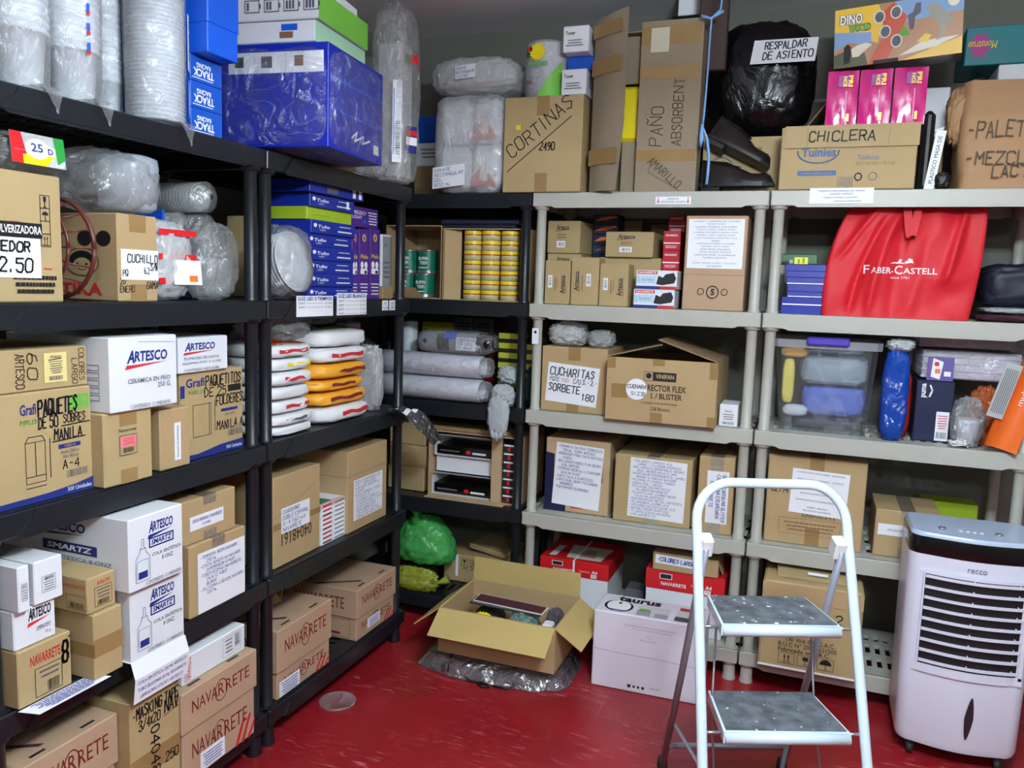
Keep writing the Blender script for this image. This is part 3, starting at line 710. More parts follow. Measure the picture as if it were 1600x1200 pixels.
carton('kraft carton banded with brown tape, below a smaller kraft box', W10, .3, H10, (-1.525-.15, y10, z), R_(90), m='card_gold',
       art={'front': [('R', None, (0, .35, 1, .62), 'tape')], 'left': [('R', None, (0, .35, 1, .55), 'tape')]})
W11, H11, y11 = lf(136, 181, 897, -1.535, z+H10+EPS, vm=930)
carton('small kraft box with printed label frame, standing on the tape-banded carton', W11, .26, H11, (-1.535-.13, y11, z+H10+EPS), R_(90), m='card_gold',
       art={'front': [('Q', None, (.25, .15, .85, .68), 'ink_black', dict(w=.001)), ('B', None, (.35, .18, .75, .32), 'ink_black'), ('P', 'RRETE', (.35, .75, .8, .85), 'ink_red')]+fine(3, (.32, .36, .8, .64)), 'left': [('P', 'NAVARRETE', (.6, .7, .98, .8), 'ink_red'), ('Q', None, (.75, .12, .99, .5), 'ink_black', dict(w=.001)), ('B', None, (.78, .15, .96, .3), 'ink_black')]})
lcarton('white glue carton standing at the back behind the small kraft box', 66, 86, 832, -1.893, z, .18, vm=860, m='white_box', art={'front': [('P', 'CUAD', (.2, .6, .95, .75), 'ink_black'), ('P', 'CANT.', (.3, .3, .95, .4), 'ink_grey')]})
W12, H12, y12 = lf(296, 384, 838, -1.575, z, vm=900)
carton('kraft carton with a handwritten list, TEMPERA, beside the glue boxes', W12, .36, H12, (-1.575-.18, y12, z), R_(90), m='card',
       labels=[('front', (.13, .02, .97, .86), 'paper', [('lines', ['-TEMPERA NEON NAVARR.', '250 ml.', '-CINTA ADHESIVA NAVARR.', 'DISPENSADOR 3/4x33', '-TUBOS ECOPAD/NAVARRETE', 'CAJA 12 TUBOS', 'BLANDO', '-SILICONA LIQUIDA NAVARR.', '100 ml.', '', '', ''], (.04, .04, .97, .96), 'ink_blue', dict(indent=.14))], 'handwritten list')], tape='clear')
W13, H13, y13 = lf(284, 368, 773, -1.585, z+H12+EPS, vm=810)
carton('shallow kraft carton with a white strip label, on the carton with the TEMPERA list', W13, .34, H13, (-1.585-.17, y13, z+H12+EPS), R_(90), m='card',
       labels=[('front', (.13, .3, .75, .62), 'paper', [('P', 'CINTA MASKING 1 NAVARRETE', (.06, .55, .94, .8), 'ink_blue'), ('P', '12 UNID', (.35, .2, .6, .4), 'ink_blue')], None)], tape='clear')
# ---- bottom shelf (A5)
z = Z[4]+EPS
def navbox(label, u0, u1, vt, vl, X, z, D=.36, vm=None, label_rect=None, flap=False, group=None):
    """archive box: body and deep lid, both printed"""
    W, H, yc = lf(u0, u1, vt, X, z, vm); lh = H-(at((u0+u1)/2, vl, x=X).z-z)
    t = thing('archive_box', label, 'box', (X-D/2, yc, z), R_(90), group)
    def word(b, fr, w_, h_): decor(b, fr, w_, h_, [('P', 'NAVA', (.12, .42, .44, .72), 'ink_brown'), ('P', 'R', (.45, .42, .53, .72), 'ink_brown'), ('P', 'RETE', (.55, .42, .88, .72), 'ink_brown'), ('O', None, (.41, .28, .57, .80), 'ink_brown', dict(w=.003))])
    b = MB(); w2, d2 = W-.012, D-.012; b.box(-w2/2, -d2/2, 0, w2/2, d2/2, H-.01, 'card_pink', .003)
    fr, fw_, fh = face(w2, d2, H-lh, 'front'); word(b, (fr[0], fr[1], fr[2]), fw_, fh)
    for k in range(3): decor(b, fr, fw_, fh, [('poly', [(.70+.09*k, .0), (.745+.09*k, 0), (min(1, .86+.09*k), .5), (min(1, .82+.09*k), .5)] if k < 2 else [(.88, 0), (.925, 0), (1, .24), (1, .36)], None, 'ink_red')])
    fr, fw_, fh = face(w2, d2, H-lh, 'left'); decor(b, fr, fw_, fh, [('Q', None, (.3, .1, .92, .9), 'ink_brown'), ('R', None, (.6, .2, .8, .3), 'ink_brown')])
    b.build('box_body', t)
    b = MB(); b.box(-W/2, -D/2, H-lh, W/2, D/2, H, 'card_pink', .003); fr = frame3((-W/2, -D/2, H-lh), (1, 0, 0), (0, 0, 1)); word(b, fr, W, lh)
    fr = frame3((-W/2, D/2, H-lh), (0, -1, 0), (0, 0, 1)); decor(b, fr, D, lh, [('P', 'NAVARRETE', (.25, .3, .85, .7), 'ink_brown')])
    fr, fw_, fh = face(W, D, H, 'top'); decor(b, fr, fw_, fh, [('poly', [(.0, .55), (.0, .48), (.3, .12), (.36, .12)], None, 'maroon'), ('R', None, (.15, .05, .3, .075), 'dark'), ('R', None, (.66, .05, .81, .075), 'dark')])
    b.build('lid', t)
    if label_rect:
        fr, fw_, fh = face(w2, d2, H-lh, 'front'); q = MB(); x0, y0, x1, y1 = label_rect; o, u, v = fr; n = u.cross(v)
        q.prism([(x0*fw_, y0*fh), (x1*fw_, y0*fh), (x1*fw_, y1*fh), (x0*fw_, y1*fh)], (o+n*.0012, u, v), .0006, 'paper')
        decor(q, (o+n*.0018, u, v), fw_, fh, fine(5, (x0+.03, y0+.05, x1-.03, y1-.05), 'ink_blue')); q.build('paper_label', t)
    if flap:
        q = MB(); q.prism([(-.07, 0), (.07, 0), (.06, .085), (-.06, .085)], frame3((0, 0, 0), (1, 0, 0), (0, 0, 1)), .004, 'card_in'); o = q.build('flap', t); o.location = (-.01, -.03, H+.001); o.rotation_euler = (R_(-40), 0, 0)
        q = MB(); q.prism([(-.05, 0), (.05, 0), (.06, .05), (-.05, .06)], frame3((0, 0, 0), (0, 1, 0), (0, 0, 1)), .004, 'card_in'); o = q.build('flap', t); o.location = (.075, .03, H+.001); o.rotation_euler = (0, R_(15), 0)
    return W, H, yc
Wn, Hn, yn = navbox('archive box with red stripes below the small white box, bottom shelf near the viewer', 284, 402, 1050, 1112, -1.53, z, vm=1110, label_rect=(.22, .05, .55, .42))
Ww, Hw, yw = lf(284, 383, 1002, -1.56, z+Hn+EPS, vm=1030)
carton('white cut-corner box with red sideways print, on an archive box', Ww, .3, Hw, (-1.56-.15, yw, z+Hn+EPS), R_(90), m='white_box',
       art={'front': [('P', 'NAVARRETE', (.02, .12, .13, .9), 'ink_red', dict(rot=90)), ('Q', None, (.62, .15, .92, .85), 'ink_grey', dict(w=.0008)), ('B', None, (.82, .35, .9, .8), 'ink_black', dict(vert=1))]+fine(4, (.66, .25, .78, .8)), 'left': [('P', 'NAVARRETE', (.3, .3, .95, .7), 'ink_black', dict(rot=180))]})
W, H, yc = lf(203, 281, 1078, -1.535, z, vm=1130)
carton('tall kraft carton marked MASKING TAPE standing on the bottom shelf', W, .34, H, (-1.535-.17, yc, z), R_(90), m='card_gold',
       art={'front': [('H', '-MASKING TAPE', (.04, .84, .97, .93), 'ink_black'), ('H', '3/4x20', (.16, .74, .58, .82), 'ink_black'), ('H', 'NAV', (.68, .76, .96, .86), 'ink_black'), ('L', [(.66, .74), (.97, .76)], None, 'ink_black'), ('P', '04048161', (.38, .08, .58, .72), 'ink_black', dict(rot=270)), ('H', '250', (.68, .34, .95, .42), 'ink_black'), ('R', None, (.0, .34, 1, .52), 'tape', dict(off=.0004))]})
navbox('archive box at the near end of the bottom shelf, lid just inside the frame', -10, 186, 1170, 1255, -1.57, z, vm=1190)
# ---- second shelf (A2)
z = Z[1]+EPS
W, H, yc = lf(-28, 97, 268, -1.60, z, vm=370)
carton('large kraft blender carton with a white price card reading 2.50', W, .34, H, (-1.60-.17, yc, z), R_(90), m='card_gold',
       art={'front': [('R', None, (.3, .47, .42, .62), 'ink_red'), ('P', 'MI', (.31, .5, .40, .58), 'card_gold'), ('Q', None, (.70, .44, .83, .84), 'ink_black'), ('L', [(.70, .54), (.83, .54)], None, 'ink_black'), ('L', [(.70, .64), (.83, .64)], None, 'ink_black'), ('L', [(.70, .74), (.83, .74)], None, 'ink_black'),
                      ('arrows', None, (.72, .455, .81, .525), 'ink_black'), ('glass', None, (.73, .75, .80, .83), 'ink_black'), ('umbrella', None, (.72, .65, .81, .73), 'ink_black'), ('R', None, (.72, .26, .84, .27), 'ink_red')]+fine(3, (.3, .06, .9, .22), 'ink_black', h=.3)},
       labels=[('front', (.06, .50, .71, .615), 'black', [('P', 'PULVERIZADORA', (.02, .25, .98, .8), 'ink_white', dict(bold=.02))], 'black strip lettered in white'),
               ('front', (.04, .19, .68, .497), 'paper', [('H', 'MEDOR', (.04, .66, .76, .90), 'ink_black', dict(wd=.004)), ('H', '2.50', (.14, .16, .80, .50), 'ink_black', dict(wd=.004))], 'white price card')])
# bag of sweets on it
def bag(name, label, loc, r, m, seed, rz=0, items=None, group=None, cat='bag', **k):
    """film bag, optional printed patches as a part"""
    t = thing(name, label, cat, loc, rz, group)
    b = MB(); lump(b, (0, 0, r[2]), r, m, seed=seed, **k); b.build('plastic_film', t)
    return t
def patch(t, nm, c, nrm, w_, h_, items, base, lab=None):
    """small printed patch on a bag, facing nrm, centred on c"""
    n = Vector(nrm).normalized(); u = Vector((0, 0, 1)).cross(n).normalized(); v = n.cross(u); q = MB()
    fr = (Vector(c)-u*w_/2-v*h_/2, u, v)
    q.prism([(0, 0), (w_, 0), (w_, h_), (0, h_)], fr, .0008, base); decor(q, (fr[0]+n*.0008, u, v), w_, h_, items)
    o = q.build(nm, t)
    if lab: o['label'] = lab
    return o
zb = z+H+EPS
t = bag('snack_bag', 'clear bag with red, yellow and green print, on the blender carton', (-1.72, max(yc-.03, 1.315), zb), (.11, .115, (1.828-zb)/2), 'film_clear', 5, amp=.16)
patch(t, 'printed_panel', (.113, .0, (1.834-zb)*.52), (1, 0, .12), .13, .066, [('poly', [(.0, .0), (.3, .0), (.2, 1), (0, 1)], None, 'red'), ('poly', [(.2, .0), (.62, 0), (.8, .35), (.2, .3)], None, 'yellow'), ('D', None, (.25, .2, .7, .85), 'ink_white'), ('P', '25', (.36, .42, .58, .7), 'logo_blue', dict(bold=.02)), ('R', None, (.62, .35, .82, .65), 'ink_white'), ('P', 'D', (.67, .4, .77, .6), 'logo_blue', dict(bold=.03)), ('poly', [(.84, .1), (1, .3), (1, 1), (.8, 1)], None, 'green')], 'film_white')
# clear bag of lids with a milky container
p0 = at(168, 335, x=-1.68)
t = thing('container_bag', 'clear bag of a milky plastic container above the knife carton', 'bag', (-1.69, p0.y+.02, 0), 0)
zc = at(200, 338, x=-1.62).z
zc += .008; hb = 1.832-zc; b = MB(); lump(b, (-.02, -.005, zc+hb/2), (.11, .135, hb/2), 'film_clear', seed=11, amp=.12, flat=True); b.build('plastic_film', t)
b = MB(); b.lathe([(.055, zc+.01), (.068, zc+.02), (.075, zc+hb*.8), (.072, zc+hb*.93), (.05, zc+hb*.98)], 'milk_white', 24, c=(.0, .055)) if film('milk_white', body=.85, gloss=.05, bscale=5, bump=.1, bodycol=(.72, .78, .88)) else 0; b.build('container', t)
# reddish-brown basket standing on edge
yb_ = at(110, 390, x=-1.66).y
t = thing('plastic_basket', 'reddish brown round plastic basket standing on edge beside the knife carton', 'basket', (-1.70, yb_, z+.006), 0)
def ringp(r, yy, zz, w_): return [(r*math.cos(2*math.pi*i/32), yy, zz+r*math.sin(2*math.pi*i/32)) for i in range(33)]
b = MB(); b.tube(ringp(.115, 0, .117, 0), .0055, 'basket', 6, flat=1) if col('basket', 96, 44, 40, .4) else 0; b.tube(ringp(.092, -.05, .1175, 0), .004, 'basket', 6); b.build('rim', t)
b = MB()
for i in range(16):
    a = 2*math.pi*i/16; b.tube([(.115*math.cos(a), 0, .117+.115*math.sin(a)), (.092*math.cos(a), -.05, .1175+.092*math.sin(a)), (.0, -.055, .1175)], .0022, 'basket', 5)
b.build('ribs', t)
# knife carton
W, H, yc = lf(184, 246, 336, -1.60, z, vm=400)
afro = [('D', None, (.40, .36, .62, .60), 'ink_black'), ('D', None, (.43, .37, .59, .53), 'card'), ('D', None, (.475, .44, .495, .47), 'ink_black'), ('D', None, (.525, .44, .545, .47), 'ink_black'), ('L', [(.475, .40), (.51, .385), (.545, .40)], None, 'ink_black')]
afro = [('D', None, (.62, .62, .76, .80), 'ink_black'), ('D', None, (.80, .62, .94, .80), 'ink_black'), ('P', 'TIKA', (.45, .06, .85, .20), 'ink_red', dict(bold=.03)), ('O', None, (.50, .28, .82, .60), 'ink_black'), ('D', None, (.54, .36, .78, .57), 'ink_black'), ('D', None, (.57, .30, .75, .49), 'card'), ('D', None, (.60, .40, .625, .43), 'ink_black'), ('D', None, (.69, .40, .715, .43), 'ink_black'), ('L', [(.62, .36), (.66, .345), (.70, .36)], None, 'ink_black')]
carton('kraft knife carton with a white card reading CUCHILLO', W, .34, H, (-1.60-.17, yc, z), R_(90), m='card', art={'left': afro, 'front': [('H', '20', (.04, .20, .16, .27), 'ink_black'), ('H', 'ENERO', (.03, .11, .38, .18), 'ink_black'), ('H', 'GAMA', (.70, .15, .99, .23), 'ink_black')]},
       labels=[('front', (.06, .25, 1.0, .60), 'paper', [('H', 'CUCHILLO', (.16, .58, .97, .84), 'ink_black'), ('H', 'PQ', (.03, .12, .16, .32), 'ink_black'), ('H', '6.2', (.60, .22, .74, .42), 'ink_black'), ('H', 'S/N', (.78, .32, .96, .56), 'ink_black')], 'white handwritten card')], tape='brown')
# cutlery packs with red stripes
def pack(name, label, u0, u1, vt, vb, X, z, m, seed, dep=.1, items=None, base='film_white', **k):
    W, H, yc = lf(u0, u1, vt, X, z, vm=(vt+vb)/2); t = thing(name, label, 'bag', (X-dep, yc, z), 0)
    b = MB(); lump(b, (0, 0, H/2), (dep, W/2, H/2), m, seed=seed, **k); b.build('plastic_film', t)
    return t, W, H
t, W, H = pack('cutlery_pack', 'clear cutlery pack with red stripes and an orange price dot', 250, 312, 345, 468, -1.60, z, 'film_white', 21, amp=.1, p=3.2, dep=.09)
for i, zz in enumerate((.25, .55, .85)): patch(t, 'printed_stripe', (.083, 0, H*zz), (1, -.1, .1), W*.85, .016, [], 'red')
patch(t, 'price_tag', (.095, .02, H*.36), (1, -.2, .1), W*.6, .065, [('R', None, (.55, .12, .85, .38), 'orange')], 'paper', 'white tag with orange dot')
t, W, H = pack('clear_bag', 'large clear bag of plastic cups at the far end of its shelf', 322, 398, 350, 468, -1.60, z, 'film_clear', 23, dep=.058, amp=.12)
for i in range(2):
    b = MB(); pr = []
    for k in range(9): pr += [(.030+.001*k, .02+.012*k), (.034+.001*k, .024+.012*k)]
    b.lathe([(.026, .012)]+pr, 'film_cup', 18, c=(0, -.03+.062*i)); b.build('cup_stack', t)
def cupstack(label, loc, r, n, L, rot, m='film_cup', group=None):
    """stack of nested clear cups, their rims showing"""
    t = thing('cup_stack', label, 'cups', loc, rot, group)
    b = MB(); st = L/(n+4); pr = [(r*.72, 0), (r*.74, .002)]
    for k in range(n): zz = st*(k+2); pr += [(r*.93, zz), (r, zz+st*.3), (r, zz+st*.6), (r*.94, zz+st*.7)]
    pr += [(r*.9, st*(n+2.2)), (r*.8, st*2)]
    b.lathe(pr, m, 22, cap=False); b.build('cups', t); b = MB(); b.lathe([(r*.75, -.004), (r*1.05, .01), (r*1.06, L*.5), (r*1.08, L*.98), (r*.7, L*1.02), (r*.2, L*1.06)], 'film_clear', 16, cap=False); b.build('plastic_film', t)
    return t
pa = at(330, 352, x=-1.70); pb = at(300, 300, x=-1.78); pc = at(325, 268, x=-1.72)
# a blue book-like board and boxes that the cup stacks lie on
W, H, yc = lf(284, 366, 352, -1.72, z, vm=380)
carton('dark blue box at the back of the shelf under the lying cup stacks', W, .2, .16, (-1.85, yc, z), R_(90), m='navy')
W2 = W
b = MB(); b.box(-.09, -.004, 0, .05, .004, .25, 'blue', .001); tag(b.build('blue_folder', None, (-1.80, at(277, 320, x=-1.72).y-.02, z)), 'thin blue folder standing on edge behind the cutlery pack', 'folder')
t = cupstack('stack of clear cups lying on the dark blue box, rims toward the room', (-1.93, yc-.045, z+.16+.046), .040, 12, .19, (0, R_(90), 0))
t = cupstack('second stack of clear cups lying on the dark blue box, nearer the corner post', (-1.93, yc+.05, z+.16+.048), .042, 11, .20, (0, R_(90), 0))
t = cupstack('ribbed cup stack lying on top of the two other cup stacks', (-1.92, yc+.02, z+.16+.044+.094), .042, 14, .22, (0, R_(90), 0), m='film_milky')
# ---- top shelf (A1): foam cup sleeves
z = Z[0]+EPS
def sleeve(label, u, r, X, n, body, step, vv=140, tail=True):
    y = at(u, vv, x=X).y; t = thing('foam_cup_sleeve', label, 'cup sleeve', (X, y, z), 0, 'sleeves of foam cups on the top shelf')
    b = MB(); pr = [(r*.70, .004), (r*.72, .006), (r*.86, body)]
    for k in range(n): zz = body+step*k; pr += [(r*.95, zz), (r*.99, zz+step*.25), (r*.99, zz+step*.55), (r*.9, zz+step*.7)]
    b.lathe(pr, 'foam', 28); b.build('cups', t); top = pr[-1][1]
    b = MB(); rows = []
    for zz, k in ((.0015, .80), (.02, .95), (body*.7, 1.0), (body, 1.03), (top*.5, 1.05), (top, 1.05), (top+.03, .8), (top+.06, .2)):
        rows.append([Vector((r*k*(1+.035*noise.noise(Vector((3*math.cos(a), 3*math.sin(a), zz*14+u))))*math.cos(a), r*k*(1+.035*noise.noise(Vector((3*math.cos(a), 3*math.sin(a), zz*14+u))))*math.sin(a), zz)) for a in [2*math.pi*i/28 for i in range(28)]])
    b.grid(rows, 'film_cup', True, True)
    # loose end of the sleeve poking out over the lip
    if tail: b.grid([[Vector((max(r*.6+.012*i, 0) if i < 6 else .104-r*.0+.002*(i-6)+(.0 if r < .07 else .004), (-.03+.02*j)*(1 if i < 5 else max(.08, 1-.17*(i-4))), .004+.003*((i+j) % 2)-(0 if i < 6 else .011*(i-5)))) for i in range(11)] for j in range(4)], 'film_clear')
    b.build('plastic_film', t); return t
t = sleeve('foam cup sleeve at the left edge of the top shelf', 30, .062, -1.645, 22, .12, .017)
t = sleeve('foam cup sleeve with red and blue print running down it', 113, .062, -1.645, 22, .115, .017)
for k in range(9): patch(t, 'printed_mark', (.066, -.01, .12+.042*k), (1, -.15, 0), .007, .026, [('R', None, (0, 0, 1, .35), 'red')], 'blue')
patch(t, 'printed_panel', (.058, .034, .27), (1, .5, 0), .02, .05, [('R', None, (.3, .1, .7, .45), 'ink_white'), ('R', None, (.3, .55, .7, .9), 'ink_white')], 'red')
t = sleeve('narrow foam cup sleeve set back between its neighbours', 167, .038, -1.748, 22, .10, .017, tail=False)
t = sleeve('wide sleeve of foam bowls with dense rims and a barcode strip', 243, .072, -1.65, 44, .012, .0105)
patch(t, 'barcode_strip', (.061, .053, .22), (1, .75, 0), .03, .14, [('B', None, (.2, .05, .8, .95), 'ink_black', dict(vert=1))], 'paper')
patch(t, 'printed_panel', (.061, .053, .08), (1, .75, 0), .03, .10, [('R', None, (.1, .1, .5, .9), 'ink_white')], 'blue')
# blue racing-car boxes
ys0 = at(303, 180, x=-1.60).y; ys1 = at(352, 190, x=-1.60).y; hs = [.083, .068, .064]
zz = z
for k, lb in enumerate(('lowest of three blue toy boxes printed upside down, beside the foam bowls', 'middle of three blue toy boxes printed upside down, beside the foam bowls', 'topmost of three blue toy boxes printed upside down, beside the foam bowls')):
    h_ = (.069, .069, .066)[k]
    carton(lb, ys1-ys0, .26, h_, (-1.61-.13, (ys0+ys1)/2, zz), R_(90), m='blue_sea', seam=False, art={'front': [('P', 'TRACK', (.08, .2, .72, .52), 'ink_white', dict(rot=180, bold=.03)), ('P', 'RACING', (.18, .55, .62, .74), 'ink_white', dict(rot=180, bold=.03)), ('R', None, (.05, .12, .7, .15), 'ink_white')]}, edge=.0015)
    zz += h_+EPS
yb1 = at(374, 60, x=-1.55).y
t = thing('toy_box', 'bright blue lidded box on top of the upside-down toy boxes', 'box', (-1.555-.15, (ys0+.004+yb1)/2, zz), R_(90))
wd = yb1-ys0-.004; b = MB(); b.box(-wd/2, -.15, 0, wd/2, .15, .10, 'blue', .002); b.build('box_body', t)
b = MB(); b.box(-wd/2-.002, -.153, .075, wd/2+.002, .153, .19, 'blue', .003); b.build('lid', t)
# blue shrink-wrapped pack, battery boxes on it
t = thing('wrapped_pack', 'big blue shrink-wrapped pack overhanging the top shelf', 'pack', (-1.605, 2.285, z+.012), R_(6))
hz = at(495, 72, x=-1.44).z-z
b = MB(); b.box(-.185, -.195, .002, .185, .195, hz, 'blue_deep', .002)
fr, w_, h_ = face(.37, .39, hz, 'front'); decor(b, fr, w_, h_, [('R', None, (.1, .72, .96, .92), 'paper'), ('R', None, (.34, .73, .342, .91), 'ink_grey'), ('R', None, (.62, .73, .622, .91), 'ink_grey'), ('R', None, (.4, .77, .5, .88), 'ink_grey'), ('R', None, (.7, .78, .78, .88), 'ink_faint'), ('R', None, (.16, .78, .24, .88), 'ink_black')]+[('R', None, (.02, .12+.14*k, .98, .124+.14*k), 'blue_tulio') for k in range(4)]+[('R', None, (.3*k+.12, .02, .3*k+.124, .68), 'blue_tulio') for k in range(3)])
fr, w_, h_ = face(.37, .39, hz, 'right'); decor(b, fr, w_, h_, [('R', None, (.02, .38, .98, .40), 'blue'), ('R', None, (.02, .68, .98, .70), 'blue'), ('L', [(.4, .18), (.5, .26), (.46, .16), (.62, .24), (.6, .16), (.74, .22)], None, 'ink_white', dict(w=.006)), ('R', None, (.82, .1, .92, .2), 'ink_white')])
b.build('packs', t)
b = MB(); lump(b, (0, 0, hz/2-.002), (.202, .212, hz/2+.008), 'film_pack', seed=31, p=7, amp=.035, freq=2.5, nu=60, nv=30, flat=False); b.build('plastic_film', t)
zt = z+hz+.012
carton('pale green and white lamp box on the blue wrapped pack', .30, .34, .062, (-1.63, 2.29, zt+.012), R_(6), m='white_box', seam=False, art={'right': [('R', None, (0, 0, 1, 1), 'mint')], 'front': [('R', None, (.62, .55, .8, .85), 'blue'), ('R', None, (.6, .2, .75, .5), 'ink_faint')]} if col('mint', 170, 214, 180) else {})
bt = [('Q', None, (.18+.22*k, .3, .34+.22*k, .7), 'ink_grey', dict(w=.003)) for k in range(4)]+[('R', None, (.34+.22*k, .42, .36+.22*k, .58), 'ink_grey') for k in range(4)]+[('R', None, (.2+.22*k+.035*j, .36, .225+.22*k+.035*j, .64), 'ink_grey') for k in range(4) for j in range(k+1 if k < 3 else 3)]
carton('white box with battery icons and a green side, stacked highest over the blue pack', .30, .34, .085, (-1.62, 2.29, zt+.0765), R_(6), m='white_box', seam=False, art={'front': bt, 'right': [('R', None, (0, 0, 1, 1), 'lime_box')]} if col('lime_box', 120, 196, 70) else {})
carton('flat white box with a dark stripe on the battery-icon box', .28, .30, .04, (-1.63, 2.28, zt+.163), R_(8), m='white_box', seam=False, art={'front': [('R', None, (.05, .3, .9, .6), 'ink_grey')]})
# ---- far left unit, top shelf (B1)
z = Z[0]+EPS
ya = at(500, 40, x=-1.72).y; yb2 = at(541, 40, x=-1.72).y
carton('kraft carton with a white card reading PLATO 22, under the ceiling', .17, .28, .60, (-1.80, 2.60, z), R_(90), m='card_gold', art={'front': [('R', None, (.55, .1, .57, .98), 'ink_faint')]}, labels=[('front', (.05, .74, .62, .92), 'paper', [('H', 'PLATO', (.05, .55, .95, .9), 'ink_black'), ('H', '22', (.3, .1, .6, .45), 'ink_black')], 'white handwritten card')])
def plates(b, c, r, n, st, m): 
    pr = [(r*.55, 0)]
    for k in range(n): pr += [(r*.9, st*k+.002), (r, st*k+st*.5), (r*.93, st*k+st*.9)]
    b.lathe([(a, d+c[2]) for a, d in pr], m, 26, c=(c[0], c[1]))
p1 = at(622, 285, x=-1.50); p1.x = -1.60
t = thing('plate_bag', 'tall clear bag of white trays standing at the far end of the top shelf', 'bag', (-1.585, 2.845, z), 0)
b = MB(); b.box(-.055, -.055, .01, .05, .05, .52, 'film_white', .012); b.build('tray_stack', t)
b = MB(); lump(b, (0, 0, .33), (.085, .085, .328), 'film_clear', seed=41, p=4, amp=.09, taper=.12); b.build('plastic_film', t)
patch(t, 'printed_panel', (.074, -.01, .46), (1, -.5, 0), .06, .03, [('R', None, (0, 0, .25, 1), 'green')], 'red'); patch(t, 'printed_panel', (.082, -.02, .16), (1, -.5, 0), .05, .10, [('R', None, (0, .3, 1, .6), 'ink_white'), ('R', None, (0, .65, 1, .85), 'red')], 'logo_blue')
patch(t, 'barcode_strip', (.05, -.075, .22), (.6, -1, 0), .035, .30, [('R', None, (.1, .1, .2, .9), 'blue'), ('B', None, (.35, .1, .85, .5), 'ink_black', dict(vert=1))], 'paper')
t = thing('plate_bag', 'clear bag of white foam plates behind the blue wrapped pack', 'bag', (-1.78, 2.84, z), 0)
b = MB(); plates(b, (0, 0, .005), .075, 30, .013, 'foam'); b.build('plate_stack', t); b = MB(); lump(b, (0, 0, .25), (.095, .08, .25), 'film_clear', seed=43, p=4, amp=.1); b.build('plastic_film', t)
soft('crumpled_wrapper', 'crumpled clear wrapper spilling over the lip below the blue pack', 'wrapper', (-1.56, 2.62, z), (.04, .08, .028), 'film_clear', seed=47, amp=.35)
# ---- second shelf (B2): lamp boxes
z = Z[1]+EPS
yp = at(437, 400, x=-1.66).y
t = thing('plate_bag', 'clear bag of white plates standing on edge beside the lamp boxes', 'bag', (-1.66, yp, z), 0)
b = MB()
M_ = Matrix.Translation((0, 0, .112)) @ Matrix.Rotation(R_(78), 4, 'Y')
for k in range(7): b.lathe([(.001, .012*k-.03), (.07, .012*k-.03), (.098, .012*k-.014), (.100, .012*k-.012), (.072, .012*k-.026), (.001, .012*k-.026)], 'foam', 30, xf=M_, cap=False)
b.build('plates', t); b = MB(); lump(b, (.0, .0, .12), (.08, .108, .118), 'film_clear', seed=51, p=3, amp=.10); b.build('plastic_film', t)
W, H, yc = lf(427, 440, 338, -1.80, z, vm=360); carton('kraft carton behind the bag of white plates', W, .2, H, (-1.90, yc, z), R_(90), m='card_gold')
tul = [('P', 'Tulio', (.14, .42, .40, .66), 'ink_white', dict(bold=.02, shear=.1)), ('D', None, (.05, .45, .12, .75), 'ink_white'), ('P', 'LED', (.18, .22, .30, .33), 'ink_white')]+fine(1, (.62, .62, .88, .78), 'ink_white')+fine(1, (.58, .22, .90, .4), 'ink_white', h=.3)
y0 = at(482, 420, x=-1.625).y; y1 = at(551, 420, x=-1.625).y; hB = .0445; zz = z
names = ['lowest', 'second from below', 'third from below', 'fourth from below', 'fifth from below', 'sixth from below']
for k in range(6):
    dx = (-.002, .003, 0, .004, -.003, .006)[k]
    carton('%s of the blue lamp boxes stacked beside the purple ones' % names[k], y1-y0, .2, hB, (-1.625-.1+dx, (y0+y1)/2+dx, zz), R_(90), m='blue_tulio', seam=False, art={'front': tul}, edge=.0012, group='blue lamp boxes in the stack'); zz += hB+.0006
carton('lime green lamp box lying inside the blue stack', y1-y0, .2, .042, (-1.632-.1, (y0+y1)/2, zz), R_(90), m='lime', seam=False, edge=.0012, art={'front': fine(1, (.1, .3, .5, .5), 'ink_green')}); zz += .0426
carton('wide blue lamp box above the lime green one', y1-y0+.0, .2, .045, (-1.62-.1, (y0+y1)/2, zz), R_(90), m='blue_tulio', seam=False, art={'front': tul+[('R', None, (.8, .2, .86, .8), 'ink_white')]}, edge=.0012); zz += .0456
carton('dark blue lamp box at the very top of the lamp stack', y1-y0+.06, .2, .04, (-1.60-.1, (y0+y1)/2, zz), R_(90), m='blue_tulio', seam=False, art={'front': [('R', None, (.3, .1, .5, .7), 'ink_grey'), ('R', None, (.78, .1, .84, .9), 'ink_white'), ('R', None, (.9, .1, .96, .9), 'ink_white')]}, edge=.0012)
pur = [('P', 'Philo', (.12, .58, .9, .64), 'yellow', dict(shear=.15)), ('D', None, (.3, .82, .7, .93), 'card_in'), ('D', None, (.42, .84, .58, .9), 'purple'), ('D', None, (.14, .44, .46, .54), 'ink_white'), ('D', None, (.54, .44, .86, .54), 'ink_white'), ('R', None, (.14, .36, .86, .44), 'ink_white'), ('R', None, (.55, .365, .8, .41), 'ink_black')]+fine(4, (.1, .05, .9, .24), 'ink_white')
u_ = [549, 560, 577, 594]; lbs = ['left', 'middle', 'right']
for k in range(3):
    W, H, yc = lf(u_[k]+1, u_[k+1]-(1 if k < 2 else 1), 358, -1.63, z, vm=410)
    carton('%s of the three upright purple lamp boxes' % lbs[k], W, .18, H, (-1.63-.09, yc, z), R_(90), m='purple', seam=False, art={'front': pur}, edge=.0012)
Wp = at(598, 340, x=-1.63).y-at(551, 340, x=-1.63).y
